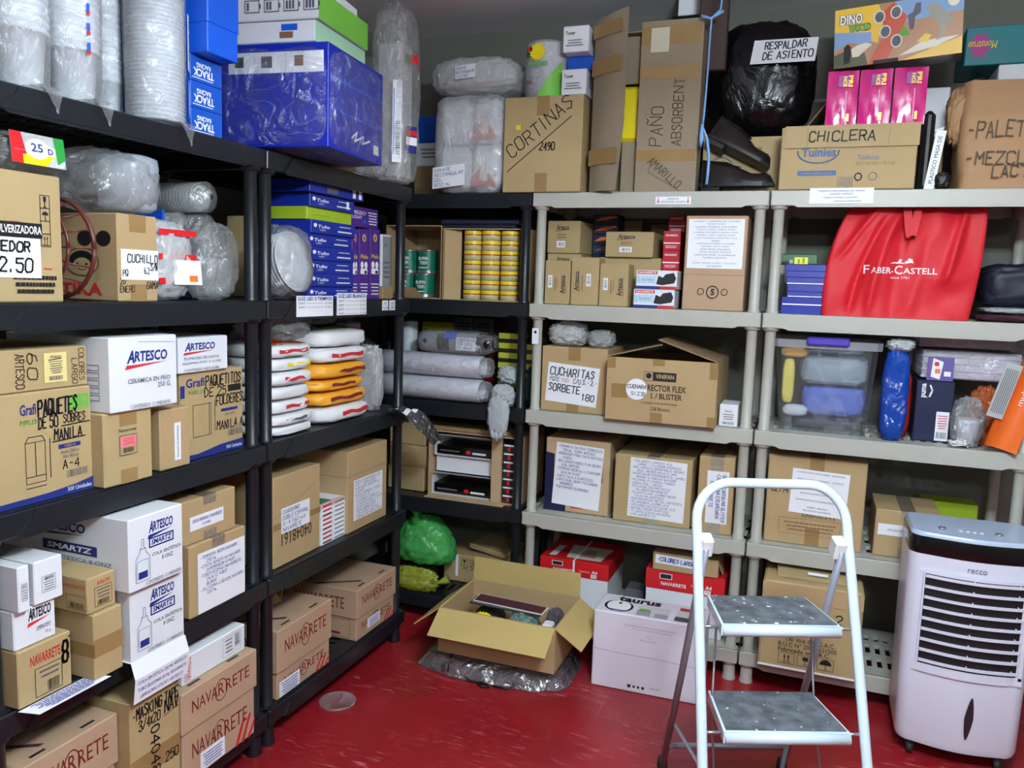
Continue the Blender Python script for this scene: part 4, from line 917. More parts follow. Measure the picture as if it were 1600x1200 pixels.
carton('purple emergency light box lying across the three upright purple boxes', Wp*.92, .18, .075, (-1.645-.09, at(575, 340, x=-1.63).y, z+H+.001), R_(90), m='purple', seam=False, art={'front': [('P', 'EMERGENCY', (.05, .62, .55, .8), 'ink_white'), ('P', 'LIGHT', (.05, .4, .4, .56), 'ink_white'), ('R', None, (.45, .2, .55, .4), 'blue')]+fine(5, (.62, .15, .95, .85), 'ink_white')}, edge=.0012)
b = MB(); b.box(-.012, 0, 0, 0, .085, .26, 'white', .002); fr = frame3((0, 0, 0), (0, 1, 0), (0, 0, 1)); decor(b, fr, .085, .26, [('R', None, (.06, .04, .94, .97), 'panel_grey'), ('P', '30W', (.15, .8, .5, .86), 'ink_grey')]+fine(4, (.15, .3, .7, .6), 'ink_grey') if col('panel_grey', 150, 152, 158) else [])
tag(b.build('display_board', None, (-1.68, at(597, 380, x=-1.68).y, z)), 'grey product board with white frame next to the purple boxes', 'board')
carton('low dark brown box at the far end, beside the grey product board', .08, .16, .05, (-1.70, 2.868, z), R_(90), m='card_dark')
# printed strips on the lip
def lip_card(label, X, y, z0, w_, h_, items, tilt=0, m='paper'):
    b = MB(); fr = frame3((0, 0, 0), (0, 1, 0), (0, 0, 1)); b.prism([(0, 0), (w_, 0), (w_, h_), (0, h_)], fr, .0008, m); decor(b, (fr[0]+Vector((.0008, 0, 0)), fr[1], fr[2]), w_, h_, items)
    o = b.build('shelf_card', None, (X, y, z0)); o.rotation_euler = (0, R_(tilt), 0); return tag(o, label, 'price card')
Xl = XB+.0395
def pl(head, rows): return [('P', head, (.04, .78, .96, .95), 'ink_blue', dict(bold=.02))]+[q for i, r in enumerate(rows) for q in (('P', r, (.05, .60-.19*i, .22, .69-.19*i), 'ink_grey'), ('L', [(.26, .64-.19*i), (.72, .64-.19*i)], None, 'ink_grey', dict(w=.0008)), ('P', 'S/.12.00', (.76, .60-.19*i, .96, .69-.19*i), 'ink_grey'))]
q0 = at(463, 494, x=Xl); q1 = at(520, 494, x=Xl)
lip_card('white price card headed LUZ LED 3 TIEMPOS on the shelf lip', Xl, q0.y, Z[1]-.052, q1.y-q0.y, .068, pl('LUZ LED 3 TIEMPOS', ['50WT', '60WT']))
q0 = at(526, 494, x=Xl); q1 = at(572, 494, x=Xl)
lip_card('white price card headed LUZ LED BLANCA on the shelf lip', Xl, q0.y, Z[1]-.052, q1.y-q0.y, .078, pl('LUZ LED BLANCA', ['30WT', '20WT', '15WT', '9WT']))
q0 = at(597, 478, x=Xl)
lip_card('small price card with blue writing on the lip below the purple boxes', Xl, q0.y, Z[1]-.04, .045, .038, [('P', 'A S/', (.2, .55, .8, .85), 'ink_blue'), ('P', '12.50', (.1, .1, .9, .4), 'ink_blue')])
lip_card('small price card numbered 33 on the lip near the corner', Xl, q0.y+.055, Z[1]-.04, .045, .038, [('H', '33', (.25, .2, .75, .8), 'ink_grey')])
# ---- third shelf (B3): flour packs in two piles
z = Z[2]+EPS
def flour(m1, band, X, y, zz, W, D, h, seed, label, cols):
    t = thing('flour_pack', label, 'flour pack', (X-D/2, y, zz), R_(90), 'flour packs on the third shelf')
    b = MB(); lump(b, (0, 0, h/2), (W/2, D/2, h/2), m1, seed=seed, p=4.6, amp=.055, freq=3.4, nu=48, nv=20, flat=True); b.build('paper_pack', t)
    if band:
        q = MB(); rows = []
        for s in range(13):
            k = -1+2*s/12; k = (-.8+.5*((seed*7) % 3)*.4)+(1.5-.4*((seed*5) % 3)*.5)*s/12; rows.append([Vector((k*W*.42, -D/2-.0004+.006*(k*k)-.0025, h*(.42+.05*math.sin(s*.8+seed)))), Vector((k*W*.42, -D/2-.0002+.006*(k*k)-.0015, h*(.62+.04*math.sin(s*.9+seed)+.10*abs(s/12-.5))))])
        q.grid(rows, band, True); q.build('printed_band', t)
    return t
MATS['flour_white'] = col('flour_white', 232, 232, 236, .45, var=.05, vscale=10, bump=.5, bscale=26)
col('flour_orange', 240, 168, 50, .45, var=.12, vscale=8, bump=.5, bscale=26)
yl0, yl1, yr0, yr1 = 2.113, 2.355, 2.375, 2.765
ordn = ['bottom', 'second', 'third', 'fourth', 'fifth', 'sixth', 'seventh']
zz = z; hl = [.034, .036, .046, .046, .046, .042, .046]
for k in range(7):
    flour('flour_white', (None, 'ink_grey', 'ink_red', None, 'ink_red', 'yellow', 'ink_red')[k], -1.603+.008*math.sin(k*2), (yl0+yl1)/2+.006*math.cos(k), zz, yl1-yl0, .30, hl[k], 60+k, 'white flour pack, %s from below in the left pile' % ordn[k] if k else 'white flour pack at the bottom of the left pile', 0); zz += hl[k]+.0008
zl = zz
zz = z; hr = [.062, .052, .045, .055, .055, .062]
lab = ['white flour pack with red band at the bottom of the right pile', 'orange flour pack just above the bottom one, right pile', 'middle orange flour pack of the right pile', 'topmost orange flour pack of the right pile', 'white flour pack lying on the orange ones', 'white flour pack with blue and yellow print, top of the right pile']
for k in range(6):
    flour('flour_orange' if k in (1, 2, 3) else 'flour_white', ('ink_red', 'ink_brown', 'ink_brown', 'ink_brown', 'ink_red', None)[k], -1.60+.006*math.sin(k*2+1), (yr0+yr1)/2-.02+.012*math.cos(k*1.3), zz, yr1-yr0-.06, .30, hr[k], 80+k, lab[k], 0); zz += hr[k]+.0008
zr = zz
for ob in [o for o in bpy.data.objects if o.get('label') == lab[5]]:
    patch(ob, 'printed_panel', (.06, -.03, hr[5]+.0012), (0, -.12, 1), .20, .17, [('poly', [(0, 0), (1, .0), (1, .25), (0, .3)], None, 'red'), ('poly', [(0, .3), (1, .25), (1, .6), (0, .5)], None, 'yellow'), ('poly', [(.1, .5), (.95, .6), (.9, 1), (.3, 1)], None, 'logo_blue')], 'ink_white')
q = [o for o in bpy.data.objects if o.get('label', '').startswith('white flour pack, seventh')][0]
patch(q, 'printed_panel', (0, -.06, hl[6]+.0012), (0, -.08, 1), .20, .13, [('poly', [(0, 0), (1, .0), (1, .4), (0, .5)], None, 'orange'), ('poly', [(0, .5), (1, .4), (1, .9), (0, 1)], None, 'red')], 'ink_white')
soft('clear_bag', 'crumpled clear bag on the left pile of flour packs', 'bag', (-1.70, 2.235, zl+.009), (.12, .085, (1.39-zl)/2), 'film_clear', seed=91, amp=.2)
soft('clear_bag', 'crumpled clear bag with red print on the right flour pile, at its back', 'bag', (-1.78, 2.54, zr+.012), (.09, .12, (1.385-zr)/2), 'film_clear', seed=92, amp=.2)
soft('clear_bag', 'clear bag squeezed in at the back of the third shelf, behind the flour', 'bag', (-1.965, 2.50, z), (.035, .2, .17), 'film_milky', seed=94, amp=.12)
t = thing('plastic_roll', 'white plastic roll standing upright near the far post of the flour shelf', 'roll', (-1.80, 2.85, z), 0)
b = MB(); b.lathe([(.052, 0), (.056, .004), (.056, .34), (.052, .344), (.02, .345)], 'foam', 24); b.build('roll_body', t); b = MB(); b.lathe([(.0585, .002), (.0585, .34), (.03, .36)], 'film_clear', 20, cap=False); b.build('plastic_film', t)
soft('packed_cups', 'clear pack with blue card squeezed between flour and far post', 'pack', (-1.665, 2.805, z), (.06, .026, .13), 'film_milky', seed=97, amp=.14, p=3.5)
t = thing('utensil_pack', 'clear pack of black utensils with paper header drooping over the shelf end', 'pack', (-1.567, 2.81, z), R_(90))
P = [[Vector((-.06+.02*i+.14*(j/8), -.02-.015*j-.0*i, .014-.0022*j*j+.008*math.sin(i*1.7+j))) for i in range(7)] for j in range(9)]
b = MB(); b.grid(P, 'black_wrap') if film('black_wrap', tint=(.25, .25, .27), body=.45, gloss=.14, bodycol=(.03, .03, .035), bscale=26) else 0; b.grid([[p-Vector((0, 0, .008)) for p in r] for r in P], 'black_wrap'); b.build('plastic_film', t)
b = MB(); b.grid([[P[j][i]+Vector((0, -.001, .002)) for i in range(7)] for j in (2, 3)], 'paper'); b.build('paper_header', t)
# ---- fourth shelf (B4)
z = Z[3]+EPS
W, H, yc = lf(427, 500, 736, -1.615, z, vm=800)
carton('kraft notebook carton with upside-down number 04048161', W, .36, H, (-1.615-.18, yc, z), R_(90), m='card', art={'front': [('P', '04048161', (.16, .22, .80, .36), 'ink_black', dict(rot=180)), ('R', None, (0, .42, 1, .49), 'tape'), ('L', [(0, .55), (.9, .8)], None, 'card_dark')]},
       labels=[('front', (.15, .36, .75, .64), 'paper', [('lines', ['CUADERNO', 'DOBLE ESPIRAL', 'A-4 160 hjs', 'NAVARRETE'], (.05, .04, .95, .96), 'ink_blue')], 'handwritten card')])
y0 = at(502, 820, x=-1.615).y; y1 = at(539, 820, x=-1.615).y; hh = (at(520, 782, x=-1.615).z-z)/9
col('book_cover', 206, 178, 176, .5)
for k in range(9):
    h_ = hh-.0008
    b = MB(); b.box(-.1+.002*math.sin(k*3), -.1, 0, (y1-y0)-.1, .1, h_, 'paper' if k < 8 else 'book_cover', .0012); fr = frame3((-.1, -.1, 0), (1, 0, 0), (0, 0, 1)); decor(b, fr, y1-y0, h_, [('R', None, (.06, .3, .42, .7), 'ink_red' if k % 3 else 'ink_brown'), ('R', None, (.55, .35, .95, .6), 'ink_grey')])
    if k == 8: decor(b, frame3((-.1, -.1, h_), (1, 0, 0), (0, 1, 0)), y1-y0, .2, [('R', None, (.05, .05, .5, .5), 'green_can'), ('R', None, (.55, .05, .95, .95), 'paper')])
    o = b.build('notebook', None, (-1.615-.1, y0+.1, z+k*hh), R_(90)); tag(o, '%s notebook in the shrink-wrapped pile between two kraft cartons' % ('bottom', 'second lowest', 'third lowest', 'fourth lowest', 'middle', 'fourth highest', 'third highest', 'second highest', 'topmost')[k], 'notebook', 'notebooks in the pile')
W, H, yc = lf(543, 604, 697, -1.605, z, vm=760)
carton('tall kraft carton with a long blue handwritten list, beside the notebook pile', W, .38, H, (-1.605-.19, yc, z), R_(90), m='card', art={'front': [('L', [(0, .69), (1, .71)], None, 'card_dark', dict(w=.003)), ], 'left': [('L', [(0, .69), (1, .69)], None, 'card_dark', dict(w=.003))]},
       labels=[('front', (.14, .13, .87, .63), 'paper', [('lines', ['RESALTA MANTEQUILLAS', 'FAST. CORR LAPIZ', 'MARCADOR INDUSTRIAL', 'TIJERAS', 'RESALTADORES X 4 NAV', '-CINTAS X 3', '-PLUMONES JUMBO X 6', '-TIZAS BLANCAS Y COLOR', '-PLASTILINA NEON', '-GOMA BARRA 20 G', '-LAPIZ GRAFITO CAJA', '-CORRECTOR PUNTA FINA'], (.04, .02, .97, .98), 'ink_blue')], 'handwritten list')])
# ---- bottom shelf (B5)
z = Z[4]+EPS
navbox('archive box with its lid torn open into a raised flap', 432, 518, 962, 1026, -1.585, z, vm=1030, label_rect=(.03, .05, .40, .62), flap=True)
navbox('closed archive box at the far end of the bottom left shelf, near the green bag', 558, 618, 905, 948, -1.585, z, vm=950, label_rect=(.27, .25, .60, .68), D=.38)
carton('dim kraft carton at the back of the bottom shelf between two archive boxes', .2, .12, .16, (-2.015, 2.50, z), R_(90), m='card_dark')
# ================================================================== things on the back wall units
TILT_DONE = 0
def rotfr(fr, cx, cy, a):
    o, u, v = fr; c, s = math.cos(a), math.sin(a); p = o+u*cx+v*cy; u2 = u*c+v*s; v2 = -u*s+v*c
    return (p, u2, v2)
def film_stack(b, x0, x1, y0, y1, z0, z1, n, m, c=.012):
    """ridged stack of nested square tubs"""
    st = (z1-z0)/n
    for k in range(n):
        b.box(x0, y0, z0+st*k, x1, y1, z0+st*k+st*.35, m, min(c, st*.15)); b.box(x0+.004, y0+.004, z0+st*k+st*.3, x1-.004, y1-.004, z0+st*(k+1), m)
# ---- top shelf (C1, D1, E1)
z = Z[0]+EPS
def cort(b, fr, w_, h_):
    b.hand('CORTINAS', rotfr(fr, .12*w_, .36*h_, R_(38)), 0, 0, w_*.98, h_*.14, 'ink_black', wd=.0045)
    b.stroke([(.06*w_, .22*h_), (.86*w_, .78*h_)], fr, .004, 'ink_black'); b.hand('2490', fr, .47*w_, .44*h_, .66*w_, .52*h_, 'ink_black', wd=.005)
W, H, xc = bk(787, 909, 150, 3.155, z, 220)
Hc, xcc, Wc = H, xc, W
o = carton('kraft carton marked CORTINAS diagonally in marker', W, .38, H, (xc, 3.155+.19, z), 0, m='card_gold', tape='brown', art={'front': [('F', lambda b, fr, w_, h_: cort(b, fr, w_, h_), None, None)]}, labels=[('front', (.16, .66, .22, .71), 'yellow', [], 'small yellow sticker')])
zt = z+H+.002
# container bags left of the CORTINAS carton
def tubs(label, u0, u1, vt, vb, Y, zb, D, seed, inner, note, nrect, nfr):
    W, H, xc = bk(u0, u1, vt, Y, zb, (vt+vb)/2); t = thing('container_bag', label, 'bag', (xc, Y+D/2, zb), 0)
    for (x0, x1, z0_, z1_, m, n) in inner:
        q = MB(); q.box(-W/2+W*x0, -D/2+.022, H*z0_, -W/2+W*x1, D/2-.02, H*z1_, m, .028); q.build('container_stack', t)
    b = MB(); lump(b, (0, 0, H/2), (W/2+.008, D/2, H/2+.002), 'film_milky' if inner else 'film_white', seed=seed, p=6.5 if inner else 3.2, amp=.05 if inner else .12); b.build('plastic_film', t)
    fr = frame3((-W/2+W*nrect[0], -D/2-.012, H*nrect[1]), (1, -.05, nfr), (0, 0, 1)); q = MB(); w_, h_ = W*nrect[2], H*nrect[3]; q.prism([(0, 0), (w_, 0), (w_, h_), (0, h_)], fr, .0008, 'paper')
    decor(q, (fr[0]-Vector((0, .001, 0)), fr[1], fr[2]), w_, h_, [('lines', note, (.06, .04, .95, .96), 'ink_blue', {})]); q.build('paper_label', t)
    return t, W, H, D
col('tub_white', 222, 222, 228, .4)
t, We, He, De = tubs('clear bag of rectangular tubs with a handwritten 800 ml note', 677, 781, 146, 306, 3.150, z+.003, .26, 303, [(.03, .52, .01, .49, 'tub_white', 9), (.03, .52, .51, .96, 'tub_white', 9), (.54, .97, .01, .49, 'tub_white', 9), (.54, .97, .51, .96, 'tub_white', 9)], ['ENVASE', 'RECTANGULAR', 'DEL', '800 ml'], (.02, .03, .50, .22), .10)
for zq in (.06, .54):
    q = MB(); fr = frame3((We*.06, -De/2+.020, He*zq), (1, 0, 0), (0, 0, 1)); w_, h_ = We*.42, He*.26
    decor(q, fr, w_, h_, [('poly', [(.0, .0), (.9, .0), (.7, .45), (.3, .7), (.1, .5)], None, 'tub_red'), ('poly', [(.3, .25), (.6, .2), (.5, .8), (.35, .9)], None, 'dino_pale', dict(off=.002)), ('L', [(.4, .3), (.5, .95)], None, 'ink_black', dict(w=.004)), ('L', [(.55, .2), (.9, .5)], None, 'ink_black', dict(w=.003))] if col('tub_red', 186, 70, 60, .4) and col('dino_pale', 226, 220, 200, .25) else []); o = q.build('printed_panel', t)
xe_ = bk(668, 818, 84, 3.16, z+He, 120)
tubs('big milky bag of containers lying on the 800 ml tubs, with a 1 litre note', 668, 796, 84, 165, 3.16, z+He+.016, .26, 304, [], ['ENVASE', 'RECTANGULAR', '1 LITRO'], (.36, .30, .25, .36), .06)
xq_ = at(666, 230, y=3.45).x
carton('kraft box at the back of the corner top shelf, under a small white box', .13, .14, .16, (xq_, 3.53, z), 0, m='card_dark'); carton('small white box on a kraft box behind the tub bags', .12, .13, .105, (xq_, 3.53, z+.161), 0, m='white_box', seam=False, art={'front': fine(3, (.2, .3, .9, .8))}); carton('blue box on top of the small white box, behind the milky bag', .12, .13, .12, (xq_, 3.53, z+.268), 0, m='blue_sea', seam=False)
# plate pack with sun burst
xp = at(857, 110, y=3.25).x
t = thing('plate_pack', 'white and green printed plate pack with a yellow sunburst, on the CORTINAS carton', 'pack', (xp-.008, 3.27, zt), 0)
b = MB(); plates(b, (0, 0, .004), .088, 13, .0165, 'foam'); b.build('plates', t)
b = MB(); b.lathe([(.03, .0008), (.093, .003), (.094, .21), (.085, .224), (.03, .228)], 'film_milky', 30, cap=False); b.build('plastic_film', t)
q = MB()
def cyl_patch(q, r, a0, a1, f0, f1, m, n=10):
    rows = [[Vector((r*math.sin(a0+(a1-a0)*i/n), -r*math.cos(a0+(a1-a0)*i/n), fz((a0+(a1-a0)*i/n)))) for i in range(n+1)] for fz in (f0, f1)]
    q.grid(rows, m)
cyl_patch(q, .0955, -.1, .95, lambda a: .003, lambda a: .02+.13*max(0, a)**.8, 'lime_box'); cyl_patch(q, .0952, -.9, -.5, lambda a: .16, lambda a: .20, 'green'); q.build('green_wave', t)
q = MB(); fr = frame3((-.035, -.0965, .155), (1, .0, 0), (0, 0, 1))
q.poly([((.028 if i % 2 else .036)*math.cos(math.pi*i/14)+.02, (.028 if i % 2 else .036)*math.sin(math.pi*i/14)+.02) for i in range(28)], fr, 'yellow'); q.disc(fr, -.012, .03, .010, 'red'); q.build('sunburst', t)
q = MB(); fr = frame3((-.07, -.0965, .02), (1, 0, 0), (0, 0, 1)); q.text('50', fr, .012, .03, .034, .045, 'ink_black'); q.text('BIODES', fr, .02, .10, .10, .118, 'ink_green', bold=.03); q.ring(fr, .05, .075, .02, .001, 'ink_grey', sx=1.6); q.build('printed_panel', t)
def toner(label, u0, u1, vt, Y, zb, D=.26):
    W, H, xc = bk(u0, u1, vt, Y, zb, vt+20)
    carton(label, W, D, .098, (xc, Y+D/2, zb), 0, m='white_box', seam=False, art={'front': [('P', 'Toner', (.1, .66, .48, .80), 'ink_black', dict(bold=.02))]+fine(3, (.08, .2, .85, .5), 'ink_black', seed=4), 'right': fine(5, (.1, .3, .4, .8), 'ink_black')})
toner('lower white toner box standing on the CORTINAS carton', 877, 916, 112, 3.17, zt)
carton('blue box sandwiched between the two toner boxes', .12, .24, .055, (at(902, 100, y=3.2).x+.016, 3.33, zt+.100), 0, m='blue_sea', seam=False)
toner('upper white toner box, highest on the CORTINAS pile', 880, 920, 36, 3.15, zt+.157, .3)
# tall kraft carton with its flaps as doors
xl, xr, xm = at(930, 160, y=3.22).x, at(1095, 160, y=3.22).x, at(1001, 160, y=3.22).x
hh = at(1050, 33, y=3.2).z-z; D = .105; Wd = xr-xl
t = thing('tall_carton', 'tall kraft carton opened like doors, marked PAÑO ABSORBENT', 'box', ((xl+xr)/2, 3.19+D/2, z), 0)
b = MB(); b.box(-Wd/2, -D/2, 0, -Wd/2+.004, D/2, hh-.03, 'card_grey'); b.box(Wd/2-.004, -D/2, 0, Wd/2, D/2, hh-.03, 'card_grey'); b.box(-Wd/2+.004, D/2-.004, 0, Wd/2-.004, D/2, hh-.03, 'card_grey'); b.box(-Wd/2+.004, -D/2, 0, Wd/2-.004, D/2-.004, .004, 'card_grey'); b.box(-Wd/2+.004, -D/2, hh-.034, Wd/2-.004, D/2-.004, hh-.03, 'card_grey')
b.box(-.09, -D/2+.03, .004, .05, -D/2+.08, .20, 'card_grey'); b.box(-.09, -D/2+.03, .418, .05, -D/2+.034, hh-.04, 'card_grey'); b.build('box_body', t)
b = MB(); x0 = xm-(xl+xr)/2; b.box(x0, -D/2-.006, .0, Wd/2+.002, -D/2-.001, hh, 'card_grey')
w_ = Wd/2-x0; fr = frame3((x0, -D/2-.006, 0), (1, 0, 0), (0, 0, 1))
decor(b, fr, w_, hh, [('H', 'PAÑO', (.22, .27, .42, .50), 'ink_pencil', dict(rot=90, wd=.004)), ('H', 'ABSORBENT', (.58, .27, .74, .66), 'ink_pencil', dict(rot=90, wd=.004)), ('R', None, (.0, .18, .98, .25), 'tape'), ('R', None, (0, .66, .98, .74), 'tape'), ('R', None, (0, .86, .98, .97), 'tape'), ('R', None, (.16, .82, .46, .96), 'paper_old')] if col('paper_old', 196, 190, 170, .7) else [])
b.hand('AMARILLO', rotfr(fr, .26*w_, .20*hh, R_(-40)), 0, -.022, w_*.66, .008, 'ink_pencil', wd=.004); b.stroke([(.25*w_, .17*hh), (.22*w_, .12*hh), (.75*w_, .0*hh+.004)], fr, .002, 'ink_pencil'); b.build('flap', t)
b = MB(); L = .175; rows = []
for zz in (0, .12, .25, .40, .52, hh-.035, hh+.012): rows.append([Vector((L*k/6*(1-.18*(zz < .2)*(1-zz/.2)), -.012*math.sin(k/6*3.1), zz+(.02*k/6 if zz > .6 else 0))) for k in range(7)])
b.grid(rows, 'card_grey'); b.grid([[p+Vector((0, .004, 0)) for p in r] for r in rows], 'card_grey'); fr = frame3((0, -.014, 0), (1, 0, 0), (0, 0, 1))
for (a0, a1) in ((.10, .16), (.44, .50), (.58, .63)): b.rect(fr, .005, a0, L*.93, a1, 'tape')
o = b.build('flap', t); o.location = (-Wd/2, -D/2-.005, 0); o.rotation_euler = (0, 0, R_(-32))
carton('yellow cloth pack inside the tall door-flapped carton', .10, .055, .21, (xm-.04, 3.19+.066, z+.202), 0, m='yellow', seam=False, name='cloth_pack', cat='cloth pack', edge=.012)
# dark wooden batten at the ceiling and a knotted blue cord
xb_ = at(1112, 40, y=3.29).x
b = MB(); b.box(-.055, -.02, 0, .055, .02, .34, 'dark_wood', .004) if col('dark_wood', 62, 42, 36, .6, var=.2, vscale=8, stretch=(6, 6, .6)) else 0; o = b.build('wooden_batten', None, (xb_+.004, 3.319, ZC-.34)); tag(o, 'dark brown wooden batten hanging down from the ceiling beside the blue cord', 'wood'); 
b = MB(); b.box(-.05, -.005, 0, .05, .005, .085, 'paper', .002); tag(b.build('paper_scrap', None, (at(1075, 8, y=3.42).x+.01, 3.435, ZC-.085)), 'white paper scrap at the ceiling left of the wooden batten', 'paper')
def pth(l, Y): return [at(u, v, y=Y) for u, v in l]
t = thing('blue_string', 'light blue knotted cord hanging from the ceiling in front of the black bag', 'cord', (0, 0, 0))
if col('cord', 120, 170, 226, .6): pass
P = pth([(1131, -40), (1128, 0), (1126, 15), (1112, 28), (1110, 50), (1106, 110), (1100, 180), (1098, 196)], 3.14); P[0].z = ZC
b = MB(); b.tube(P, .0038, 'cord', 6); b.tube(pth([(1131, 17), (1122, 22), (1111, 29), (1104, 27), (1096, 25)], 3.14), .0055, 'cord', 6); b.build('cord', t)
b = MB(); b.tube(pth([(1098, 194), (1095, 212), (1093, 234), (1097, 218), (1099, 200), (1105, 218), (1108, 245), (1106, 270), (1104, 288)], 3.14), .0055, 'cord', 6); b.build('cord_end', t)
# open carton with the black bag in it
W, H, xc = bk(1098, 1248, 214, 3.33, z, 250)
Wt, xt, Ht = W, xc, H
logo = [('O', None, (.2, .40, .62, .86), 'logo_tuin', dict(w=.004)), ('P', 'Tuinies', (.25, .50, .58, .74), 'logo_tuin', dict(bold=.02))]
if col('logo_tuin', 64, 96, 150, .6): pass
open_carton('open kraft carton with flaps up, holding the black bag', W, .29, H, (xc, 3.33+.145, z), 0, m='card_gold', mi='card_dark', art={'front': [('O', None, (.06, .16, .34, .66), 'logo_tuin', dict(w=.004)), ('P', 'Tuin', (.10, .30, .30, .50), 'logo_tuin')]+fine(2, (.5, .4, .62, .9), 'ink_faint')}, flaps=[('left', .30, 24), ('right', .36, 36), ('back', .46, 3)])
t = thing('black_bag', 'shiny black plastic bag with a card reading RESPALDAR DE ASIENTO', 'bag', (xt+.012, 3.465, z+Ht+.003), R_(0))
bz = (at(1200, 30, y=3.40).z-z-Ht-.003)/2
film('black_bag', tint=(0, 0, 0), body=.93, gloss=.03, bodycol=(.006, .006, .008), rough=.2, bscale=5, bump=.45)
b = MB(); lump(b, (0, 0, bz), (.205, .125, bz), 'black_bag', seed=111, p=2.8, amp=.05, nu=56, nv=36); b.build('plastic_film', t)
q = MB(); fr = frame3((-.035, -.140, bz*1.18), (1, -.05, .0), (.02, .30, 1)); q.prism([(0, 0), (.235, -.004), (.24, .092), (.008, .098)], fr, .001, 'paper'); fr2 = (fr[0]-Vector((0, .0012, 0)), fr[1], fr[2])
q.hand('RESPALDAR', fr2, .05, .056, .20, .086, 'ink_black', wd=.0042); q.hand('DE ASIENTO', fr2, .045, .014, .225, .044, 'ink_black', wd=.0042); q.build('paper_label', t)
# shoes
def shoe(label, loc, rot, L=.27):
    t = thing('leather_shoe', label, 'shoe', loc, rot, 'black leather shoes on the top shelf')
    b = MB(); rows = []
    for i in range(19):
        s = i/18; x = L*s
        w_ = .030+.016*math.sin(math.pi*min(1, s*1.1))+(.006 if s > .55 else 0); w_ *= (1-(max(0, s-.86)/.14)**2*.75) if s > .86 else (1 if s > .06 else .75)
        top = .105-.03*s if s < .34 else max(.050, .095-.13*(s-.34)); top = top*(1 if s < .86 else math.sqrt(max(.05, 1-((s-.86)/.145)**2)))
        rows.append([Vector((x, w_*math.cos(a)*(1 if math.sin(a) < .3 else .85), .012+(top-.012)*max(0, math.sin(a)))) for a in [math.pi*k/12 for k in range(13)]])
    b.grid(rows, 'leather', True); b.build('upper', t)
    b = MB(); out = [(L*s, (.034+.014*math.sin(math.pi*min(1, s*1.05)))*(1 if s < .88 else max(.35, 1-(s-.88)*4))) for s in [k/14 for k in range(15)]]
    b.prism([(a, -c) for a, c in out]+[(a, c) for a, c in out[::-1]], frame3((0, 0, 0), (1, 0, 0), (0, 1, 0)), .012, 'black'); b.build('sole', t)
    b = MB(); b.prism([(0.005, -.03), (.075, -.034), (.075, .034), (.005, .03)], frame3((0, 0, -.018), (1, 0, 0), (0, 1, 0)), .018, 'black'); b.build('heel', t)
    b = MB(); b.lathe([(.001, 0), (.75, .0), (1, .004)], 'dark', 20, cap=False, xf=Matrix.Translation((.085, 0, .079)) @ Matrix.Rotation(R_(8), 4, 'Y') @ Matrix.Diagonal((.062, .028, 1, 1))); b.build('opening', t)
    return t
col('leather', 30, 24, 24, .32, bump=.2, bscale=60)
xs = at(1098, 290, y=3.2).x
shoe('black leather shoe lying flat at the shelf edge', (xs-.01, 3.235, z+.019), R_(-4), .27)
shoe('black leather shoe leaning heel up over the other shoe', (xs+.0, 3.262, z+.205), (R_(-12), R_(27), R_(-2)), .26)
# gum carton
W, H, xc = bk(1219, 1432, 196, 3.16, z, 250)
cloud = [('O', None, (.13, .42, .44, .78), 'logo_tuin', dict(w=.005)), ('R', None, (.12, .62, .46, .80), 'card_gold', dict(off=.0015)), ('P', 'Tuinies', (.16, .52, .42, .66), 'logo_tuin', dict(bold=.03, off=.002)), ('R', None, (.14, .22, .43, .30), 'logo_tuin'), ('P', 'www.tuinies.com', (.17, .24, .40, .28), 'card_gold', dict(off=.0018)),
         ('P', 'Teléfonos:', (.58, .46, .74, .54), 'logo_tuin'), ('P', '225-114-1162 / 114-1163', (.57, .38, .85, .43), 'ink_faint'), ('O', None, (.57, .14, .62, .25), 'logo_tuin', dict(w=.004)), ('O', None, (.67, .14, .73, .26), 'logo_tuin', dict(w=.002))]
t = carton('kraft carton marked CHICLERA under the pink packs', W, .15, H, (xc, 3.16+.075, z), 0, m='card_gold', art={'front': cloud}, tape='clear')
b = MB(); b.box(-W/2+.012, -.083, H*.66, W/2+.004, -.0785, H+.002, 'card_gold'); fr = frame3((-W/2+.012, -.083, H*.66), (1, 0, 0), (0, 0, 1)); decor(b, fr, W-.01, H*.34, [('H', 'CHICLERA', (.19, .28, .68, .74), 'ink_black', dict(wd=.005)), ('L', [(.78, .05), (.79, .95)], None, 'card_dark'), ('L', [(.18, .05), (.17, .95)], None, 'card_dark')]); b.build('flap', t)
zt = z+H+.0035; zpk = zt
col('pink', 214, 26, 130, .16, coat=.6)
